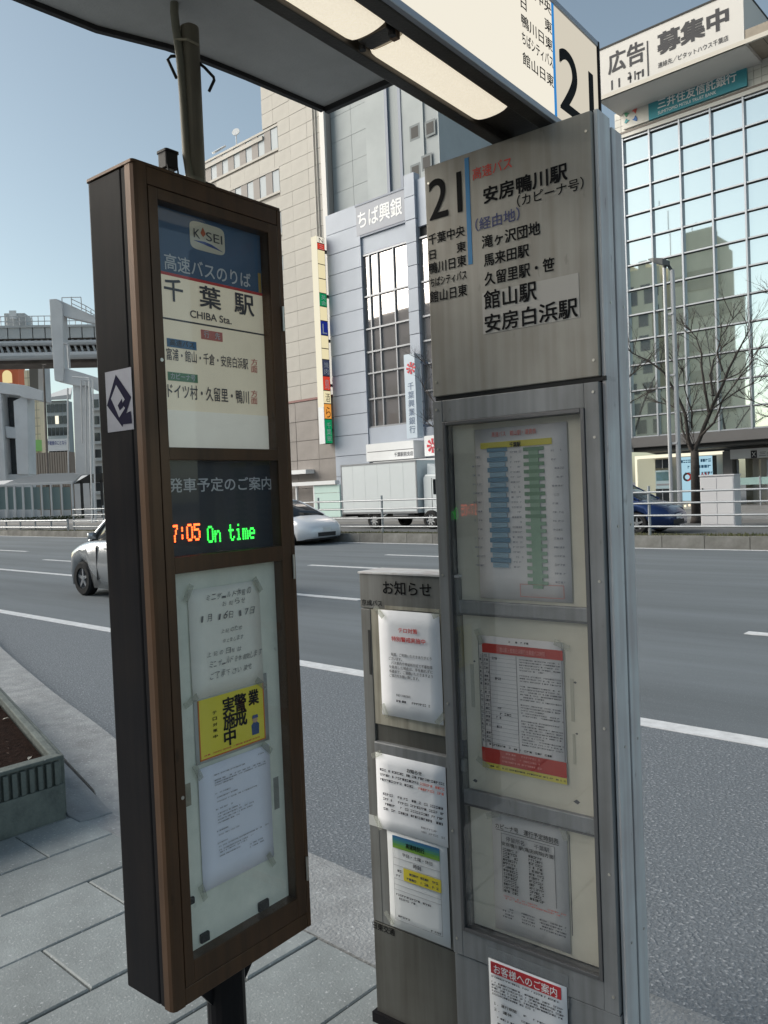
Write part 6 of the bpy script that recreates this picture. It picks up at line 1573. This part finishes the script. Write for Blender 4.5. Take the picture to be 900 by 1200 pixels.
cab = MB().prism([(cabx, .55), (cabx + 1.62, .50), (cabx + 1.68, .95), (cabx + 1.60, 1.30), (cabx + 1.28, ch), (cabx + .10, ch + .05), (cabx, ch - .1)], -.88, .88).build('cab', M_tbox, tr, .06)
for s_ in (-1, 1):
    MB().prism([(cabx + .50, 1.32), (cabx + 1.42, 1.30), (cabx + 1.20, 1.86), (cabx + .50, 1.90)], s_*.885, s_*.875).build('cab_window', M_cglass, tr)
    box('cab_door_joint', M_plast, tr, cabx + .42, cabx + .44, s_*.886, s_*.87, .75, 1.95); box('door_handle', M_plast, tr, cabx + .5, cabx + .62, s_*.90, s_*.88, 1.14, 1.18)
    MB().tube([(cabx + 1.42, s_*.9, 1.75), (cabx + 1.5, s_*1.08, 1.7), (cabx + 1.5, s_*1.08, 1.3)], .02, 6).build('mirror_arm', M_plast, tr); box('mirror', M_plast, tr, cabx + 1.47, cabx + 1.53, s_*.98, s_*1.18, 1.28, 1.62, .01)
    box('indicator', mat('amber_lamp', (.6, .22, .02), .3), tr, cabx + 1.3, cabx + 1.45, s_*.892, s_*.87, .88, .96)
MB().prism([(cabx + 1.61, 1.34), (cabx + 1.635, 1.34), (cabx + 1.325, 1.98), (cabx + 1.30, 1.98)], -.8, .8).build('windscreen', M_cglass, tr)
MB().loft([[(cabx + .10, -.75, ch + .05), (cabx + .10, .75, ch + .05), (cabx + .10, .70, zt - .15), (cabx + .10, -.70, zt - .15)], [(cabx + .95, -.7, ch + .03), (cabx + .95, .7, ch + .03), (cabx + .9, .6, ch + .12), (cabx + .9, -.6, ch + .12)]]).build('wind_deflector', M_tbox, tr, .02)
box('bumper', M_tbox, tr, cabx + 1.35, cabx + 1.72, -.9, .9, .35, .58, .03)

# ============================================================ FAR LEFT: elevated rail and station
SD = Vector((FWH.y, -FWH.x, 0))
def FD_(D, rot=0.0):
    x = SD.copy(); x.rotate(Matrix.Rotation(rot, 3, 'Z')); return Frame((FWH.x * D, FWH.y * D, 0), x)
M_cw = mat('white_concrete', (.60, .62, .64), .8, var=.14, vscale=.3)
M_cg = mat('grey_concrete', (.52, .53, .53), .85, var=.18, vscale=.25)
M_sd = mat('dark_steelwork', (.15, .13, .115), .8, var=.4, vscale=.6)
M_pipe = mat('light_pipe', (.48, .49, .50), .6)
def pp(fr, pts): return [fr.p(*q) for q in pts]
# guideway
fgw = FD_(100, .12)
gw = froot('elevated_guideway', fgw, 'pale concrete elevated railway guideway with dark open steelwork under its girder', 'elevated railway')
Lx, Rx = fgw.p(-140, 400)[0], fgw.p(210, 400)[0]
def zat(u, v): return fgw.p(u, v)[1]
z_a, z_b, z_c, z_d, z_e = zat(5, 382), zat(5, 397), zat(5, 399), zat(5, 418), zat(5, 425)
sg = (Rx - Lx) / 24
gm = MB().box(.06, sg - .06, 0, 5.5, z_b, z_a).mesh('girder_panel', M_cg)
for i in range(24): inst('girder_panel', gm, gw, (Lx + i*sg, 0, 0))
box('girder_core', M_sd, gw, Lx, Rx, .3, 5.2, z_b - .1, z_a - .05)
box('girder_rib', M_cg, gw, Lx, Rx, -.15, 5.6, z_a - .25, z_a + .02)
for i in range(48):
    x = Lx + i*sg/2
    inst('outrigger', bpy.data.meshes.get('outrigger_mesh') or (lambda m: (setattr(m, 'name', 'outrigger_mesh'), m)[1])(MB().prism([(0, z_b), (.25, z_b), (.9, z_d), (.65, z_d)], .4, .7).mesh('outrigger', M_pipe)), gw, (x, 0, 0))
for z, y, r in ((z_c - .35, .2, .32), (z_c - .9, 2.2, .25), (z_d, .0, .45), (z_d + .9, 3.6, .3)): MB().tube([(Lx, y, z), (Rx, y, z)], r, 8).build('pipe', M_pipe, gw)
box('lower_truss', M_sd, gw, Lx, Rx, 1.0, 5.0, z_e, z_d); box('upper_truss', M_sd, gw, Lx, Rx, 2.8, 3.2, z_d, z_b)
for z in (z_a + .5, z_a + 1.1): MB().tube([(Lx, 0, z), (Rx, 0, z)], .05, 5).build('handrail', M_pipe, gw)
pmh = MB().tube([(0, 0, z_a), (0, 0, z_a + 1.1)], .05, 5).mesh('handrail_post', M_pipe)
for i in range(48): inst('handrail_post', pmh, gw, (Lx + i*sg/2, 0, 0))
a, b_ = fgw.p(3, 369), fgw.p(28, 381)
hut = box('equipment_hut', M_cg, gw, a[0], b_[0], .5, 3.5, z_a, a[1] + .3, .03)
box('hut_window', M_wht, hut, a[0] + .6, a[0] + 1.4, .45, .52, z_a + .9, z_a + 1.9)
# big C shaped pier
f8 = FD_(84, 0)
pr = froot('railway_pier', f8, 'large white C-shaped concrete pier carrying the elevated railway', 'pier')
MB().prism(pp(f8, [(57.5, 350.5), (66, 350), (73, 356), (75, 431), (74, 447), (64, 446), (63.5, 443)]), 0, 1.3).build('pier_arm', M_cw, pr, .05)
MB().prism(pp(f8, [(66.5, 350), (112, 371), (190, 410), (190, 425), (112, 379), (74, 370)]), .2, 1.4).build('pier_top_beam', M_cw, pr, .05)
MB().prism(pp(f8, [(72, 430), (97, 437), (113, 442), (190, 470), (190, 485), (118, 460), (101, 452), (90, 452), (64, 446)]), .15, 1.4).build('pier_cross_beam', M_cw, pr, .05)
MB().prism(pp(f8, [(82.5, 450), (101, 451), (104, 562), (86, 562)]) , .6, 1.6).build('pier_column', M_cw, pr, .05)
c0 = f8.p(84, 560)[0]; c1 = f8.p(102, 560)[0]
box('pier_foot', M_cw, pr, c0, c1, .6, 2.4, 0, f8.p(90, 556)[1])
for u0, u1, v0, v1 in ((95.5, 97, 443, 520), (101, 102, 445, 560), (80, 81, 455, 560)):
    a, b_ = f8.p(u0, v0), f8.p(u1, v1); MB().tube([(a[0], -.15, a[1]), (b_[0], -.15, b_[1])], .09, 6).build('drain_pipe', M_pipe, pr)
MB().tube([(f8.p(75, 403)[0], -.1, f8.p(75, 403)[1]), (f8.p(80, 403)[0], -.1, f8.p(80, 403)[1]), (f8.p(82, 432)[0], -.1, f8.p(82, 432)[1])], .12, 6).build('drain_pipe', M_pipe, pr)
ph = MB()
for u0, v0, v1 in ((72, 348.5, 355), (83, 347.5, 360), (94.5, 348.5, 363), (100, 358, 367), (106, 363, 370), (112, 367, 373)):
    a, b_ = f8.p(u0, v0), f8.p(u0, v1); MB().tube([(a[0], .1, a[1]), (a[0], .1, b_[1])], .05, 5).build('handrail_post', M_pipe, pr)
for pts_ in ([(72, 348.5), (94.5, 348)], [(83, 350), (100, 358), (113, 366)], [(83, 355), (100, 363), (113, 370)]):
    q = [f8.p(*t) for t in pts_]; MB().tube([(t[0], .1, t[1]) for t in q], .045, 5).build('handrail', M_pipe, pr)
# second support further off, dark face and pale edge
f10 = FD_(103, 0)
sp2 = froot('railway_support', f10, 'dark grey rectangular support column under the guideway, right of the orange building', 'pier')
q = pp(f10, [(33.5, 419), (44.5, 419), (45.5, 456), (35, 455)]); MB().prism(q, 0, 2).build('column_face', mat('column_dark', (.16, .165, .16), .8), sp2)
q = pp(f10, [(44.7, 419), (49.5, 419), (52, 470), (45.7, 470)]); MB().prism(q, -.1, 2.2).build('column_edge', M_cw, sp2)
# white station frame
f9 = FD_(92, 0)
stn = froot('station_building', f9, 'white concrete station frame with dark recessed windows at the left edge', 'building')
MB().prism(pp(f9, [(-30, 445), (0, 448), (31, 452), (52, 459), (51, 470), (31, 467), (24, 464), (0, 461), (-30, 457)]), -.4, 1.0).build('upper_slab', M_cw, stn, .05)
MB().prism(pp(f9, [(24, 452), (31.5, 452.5), (34, 556), (20, 556), (15.5, 470), (24, 466)]), 0, 2).build('column', M_cw, stn, .05)
MB().prism(pp(f9, [(-6, 455), (2.5, 460), (9, 570), (0, 570)]), -.3, 2).build('column', M_cw, stn, .05)
MB().prism(pp(f9, [(5, 499), (24, 502), (26, 514), (7, 513)]), .1, 1.5).build('floor_beam', M_cw, stn, .05)
for v0, v1 in ((464, 499), (513, 556)):
    MB().prism(pp(f9, [(3, v0), (18, v0 + 1), (20, v1), (6, v1)]), 1.2, 1.5).build('window', M_dkw, stn)
box('station_core', M_cg, stn, f9.p(-40, 500)[0], f9.p(26, 500)[0], 1.6, 2.6, 0, f9.p(0, 461)[1])
box('front_plinth', M_cw, stn, f9.p(-20, 560)[0], f9.p(33, 560)[0], .2, 2, 0, f9.p(10, 556)[1])
# buildings beyond
def blockb(D, name, label, quad, mt, depth=12, cat='building', wins=None, wm=None):
    f = FD_(D, 0); r_ = froot(name, f, label, cat); P = pp(f, quad)
    x0 = min(p[0] for p in P); x1 = max(p[0] for p in P); z1 = max(p[1] for p in P)
    box('wall', mt, r_, x0, x1, 0, depth, -.2, z1); 
    if wins:
        for (uL, vT, vB, uR) in wins:
            a, b_ = f.p(uL, vT), f.p(uR, vB); box('window', wm or M_dkw, r_, a[0], b_[0], -.08, .02, b_[1], a[1])
    return r_, f, x0, x1, z1
M_or = mat('orange_red_wall', (.55, .13, .055), .7)
ob, f_, x0, x1, z1 = blockb(150, 'orange_building', 'orange red building top with a glowing arched window under the guideway', [(-30, 430), (27.5, 560)], M_or, 3)
w0, w1 = f_.p(3.5, 449), f_.p(14.5, 449); wc = (w0[0]+w1[0])/2; wr = (w1[0]-w0[0])/2; wz = f_.p(9, 440)[1]
MB().prism([(w0[0], w0[1]), (w1[0], w0[1])] + [(wc + wr*math.cos(math.radians(a)), wz + wr*1.1*math.sin(math.radians(a))) for a in range(0, 181, 20)], -.15, .05).build('arched_window', emat('arched_glow', (1, .82, .42), .62), ob)
box('roof_edge', M_or, ob, x0, x1 + .2, -.4, 3.2, z1, z1 + .5)
bb, f_, x0, x1, z1 = blockb(140, 'tiled_building', 'cream tiled block behind the white station column', [(28, 434), (50.5, 560)], mat('cream_tile', (.66, .58, .42), .7), 2)
for k in range(14): box('tile_joint', mat('cream_joint', (.36, .32, .24), .8), bb, x0, x1, -.02, .01, z1 - 1.4*(k+1), z1 - 1.4*(k+1) + .12)
for k in range(1, 4): box('tile_joint', MC['cream_joint'], bb, x0 + (x1-x0)*k/4, x0 + (x1-x0)*k/4 + .1, -.025, .01, 0, z1)
box('shop_sign', mat('lime_sign', (.22, .48, .14), .6), bb, f_.p(39, 520)[0], f_.p(49.5, 520)[0], -.6, -.1, f_.p(40, 529)[1], f_.p(40, 516)[1])
ofb, f_, x0, x1, z1 = blockb(132, 'office_building', 'grey office block with one bright lit window between dark pole and white pier', [(54, 470), (82, 560)], mat('grey_office', (.36, .40, .41), .6), 2.5)
MB().loft([[(x0 - 1, -1, z1), (x1 + 1.2, -1, z1), (x1 + 1.2, -1, z1 + .8), (x0 - 1, -1, z1 + .3)], [(x0 + 2, 3, z1 + 2.2), (x1, 3, z1 + 2.4), (x1, 3, z1 + 2.5), (x0 + 2, 3, z1 + 2.3)]]).build('sloping_roof', M_pipe, ofb)
for j in range(7):
    for i in range(5):
        wx = x0 + (x1-x0)*(i + .1)/5; wz = z1 - 1.9*(j+1); box('window', M_dkw if (i, j) != (2, 1) else emat('office_glow', (1, .95, .75), .9), ofb, wx, wx + (x1-x0)*.16, -.08, 0, wz, wz + 1.3)
sgw = box('sign_board', M_wht, ofb, f_.p(56, 520)[0], f_.p(82, 520)[0], -.8, -.2, f_.p(60, 529)[1], f_.p(60, 515)[1])
text(sgw, '不動産のことなら', f_.p(58, 520)[0], f_.p(80, 520)[0], f_.p(60, 522)[1], f_.p(60, 517)[1], M_navy, -.85, .01)
lowb, f_, x0, x1, z1 = blockb(118, 'low_building', 'low brown slatted building front below the signs', [(36, 531), (83, 560)], mat('brown_low_wall', (.26, .20, .165), .8), 2)
for k in range(16): box('slat', mat('brown_slat', (.32, .28, .24), .8), lowb, x0 + (x1-x0)*k/16, x0 + (x1-x0)*k/16 + .25, -.12, 0, z1*.45, z1)
apb, f_, x0, x1, z1 = blockb(145, 'apartment_building', 'pale apartment block with balconies just left of the departure board', [(100, 462), (175, 600)], M_cw, 14)
for j in range(9):
    wz = z1 - 3.0*(j+1)
    for i in range(6):
        wx = x0 + 1 + i*1.9; box('window', M_dkw, apb, wx, wx + 1.3, -.1, 0, wz + .5, wz + 2.0)
    box('balcony', M_cg, apb, x0 + .4, x1, -1.2, -.0, wz - .1, wz + .3)
# dark street pole and thin aerial, white lamp poles
f7 = FD_(80, 0)
a, b_ = f7.p(51, 428), f7.p(55, 551)
dp = root('utility_pole', f7.w(b_[0], 0, 0), f7.rz, 'thin dark brown pole with short cap left of the white pier', 'pole')
MB().tube([(0, 0, 0), (a[0]-b_[0], 0, a[1])], .16, 8, .09).build('pole', M_sd, dp); MB().tube([(a[0]-b_[0] - .15, 0, a[1]), (a[0]-b_[0] + .25, 0, a[1])], .1, 6).build('pole_cap', M_sd, dp)
f6 = FD_(57, 0)
for k, (u0, v0, u1, v1, lab) in enumerate(((104.5, 443, 108, 612, 'left one of two thin white poles beside the departure board'), (108.5, 446, 112, 613, 'right one of two thin white poles beside the departure board'))):
    a, b_ = f6.p(u0, v0), f6.p(u1, v1); wp = root('white_pole', f6.w(b_[0], 0, 0), f6.rz, lab, 'pole', 'thin white poles left of the board')
    MB().tube([(0, 0, 0), (a[0]-b_[0], 0, a[1])], .07, 8, .055).build('pole', M_wht, wp); 
    MB().tube([(a[0]-b_[0], 0, a[1]), (a[0]-b_[0] - (1.2 if k == 0 else .9), 0, a[1] + .12)], .05, 6).build('pole_arm', M_wht, wp)
# covered walkway
f75 = FD_(74, 0)
cwk = froot('covered_walkway', f75, 'glass sided covered walkway with a pale flat roof beyond the low rail', 'covered walkway')
MB().prism(pp(f75, [(-40, 571), (0, 568.5), (18, 561), (47, 555), (84, 554), (94, 556), (84, 566.5), (0, 570.5)]), .3, .6).build('roof_slope', M_pipe, cwk)
def za7(u, v): return f75.p(u, v)
MB().loft([[(za7(-40, 570)[0], 0, za7(5, 570)[1]), (za7(85, 566)[0], 0, za7(84, 567)[1]), (za7(85, 566)[0], 0, za7(84, 564.5)[1]), (za7(-40, 568)[0], 0, za7(5, 567.5)[1])], [(za7(-40, 570)[0], 6, za7(5, 563)[1]), (za7(94, 566)[0], 6, za7(84, 556)[1]), (za7(94, 566)[0], 6, za7(84, 554.5)[1]), (za7(-40, 568)[0], 6, za7(5, 561)[1])]]).build('roof', mat('walkway_roof', (.60, .61, .62), .6), cwk)
MB().prism(pp(f75, [(85, 567), (104, 556), (121, 554), (150, 554), (150, 566), (121, 565)]), .1, .5).build('dark_gable', M_dark, cwk)
MB().prism(pp(f75, [(121, 554), (170, 554), (170, 566), (121, 566)]), .1, .5).build('dark_gable', M_dark, cwk)
us = [-14, -4, 7, 16.4, 26.5, 37, 48, 59.2, 71.5, 83.7]
M_wg = mat('walkway_glass', (.20, .27, .27), .1, .0, spec=.8)
for i in range(len(us)-1):
    a, b_ = za7(us[i] + .8, 571), za7(us[i+1] - .8, 597); box('glass_panel', M_wg, cwk, a[0], b_[0], .1, .14, b_[1], a[1])
    a, b_ = za7(us[i] + .8, 598), za7(us[i+1] - .8, 608.5); box('lower_panel', M_cw, cwk, a[0], b_[0], .08, .16, max(.0, b_[1]), a[1])
for u in us: a = za7(u, 568)[0]; box('walkway_post', M_cw, cwk, a - .07, a + .07, 0, .2, 0, za7(50, 568)[1])
for u in (94.5, 105.5, 118): a = za7(u, 568)[0]; box('dark_post', M_dark, cwk, a - .1, a + .1, .1, .3, 0, za7(80, 564)[1])
box('walkway_plinth', M_sd, cwk, za7(-20, 610)[0], za7(86, 610)[0], -.1, .3, 0, .25)
mb = MB(); rnd = random.Random(14)
for k in range(1500):
    x = rnd.uniform(za7(-20, 610)[0], za7(100, 610)[0]); y = rnd.uniform(-.9, -.2); z = rnd.uniform(.05, .40); s_ = rnd.uniform(.04, .10); a = rnd.uniform(0, 3.1)
    mb.add([(x - s_*math.cos(a), y - s_*math.sin(a), z), (x + s_*math.cos(a), y + s_*math.sin(a), z), (x, y, z + s_)], [(0, 1, 2)])
hg = mb.build('low_shrubs', mat('dark_shrub_green', (.05, .07, .03), .9, var=.4, vscale=3), None); hg.location = f75.o; hg.rotation_euler = (0, 0, f75.rz); props(hg, 'strip of low dark shrubs along the foot of the covered walkway', 'shrubs', kind='stuff')

# ============================================================ OUR SIDE, BEHIND THE CAMERA (seen only as reflections, and shading the stop)
M_bA = mat('facing_block_beige', (.74, .69, .52), .8, var=.2, vscale=.2)
M_bB = mat('facing_block_grey', (.42, .38, .38), .8, var=.2, vscale=.2)
def behind(name, label, X0, X1, h, mt, Y=-20, rows=True, floors=3.4, dep=14):
    r_ = root(name, ((X0+X1)/2, Y, 0), 0, label, 'building'); w = (X1-X0)/2
    box('wall', mt, r_, -w, w, -dep, 0, -.1, h)
    n_ = int(h/floors)
    if rows:
        for k in range(n_):
            z = 1.2 + k*floors; n2 = max(2, int(2*w/3.2)); d = 2*w/n2
            wmesh = MB().box(.4, d - .4, -.05, .04, 0, 1.6).mesh('window', M_dkw)
            if n2*n_ < 140:
                for i in range(n2): inst('window', wmesh, r_, (-w + i*d, 0, z))
            else: box('window_band', M_dkw, r_, -w + .5, w - .5, -.05, .04, z, z + 1.6)
    return r_
behind('facing_building', 'grey office block standing behind the bus stop, far left', -150, -86, 21, M_bB)
behind('facing_building', 'dark grey office block standing behind the bus stop, left', -85, -42.5, 27, M_bB)
r_ = behind('facing_building', 'beige block with window rows standing behind the bus stop', -42, -38.1, 25.4, M_bA, -20, True, 2.6)
for x in (-1.7, .2): box('roof_battlement', M_bA, r_, x, x + .9, -3, 0, 25.4, 26.1)
r_ = behind('facing_tower', 'tall beige tower with stepped roof standing behind the bus stop', -37.0, -30.2, 26.2, M_bA, -19.6, False, dep=4)
box('roof_house', M_bA, r_, -1.6, 2.2, -3, 0, 26.2, 28.4); MB().tube([(-3.3, -1, 26), (-3.3, -1, 32)], .06, 5).build('aerial', M_mull, r_); MB().tube([(-.5, -1, 28), (-.5, -1, 30)], .05, 5).build('aerial', M_mull, r_)
MB().prism([(2.2, 26.2), (3.4, 26.2), (3.3, 27.0), (2.3, 27.4)], -3, 0).build('roof_gable', M_bA, r_)
for k in range(7): box('facade_band', mat('facing_block_band', (.50, .46, .34), .8), r_, -3.3, 3.3, 0, .08, 2 + k*3.4, 3.1 + k*3.4)
behind('facing_building', 'low station shops standing behind the bus stop', -29, 40, 6.6, M_bB)
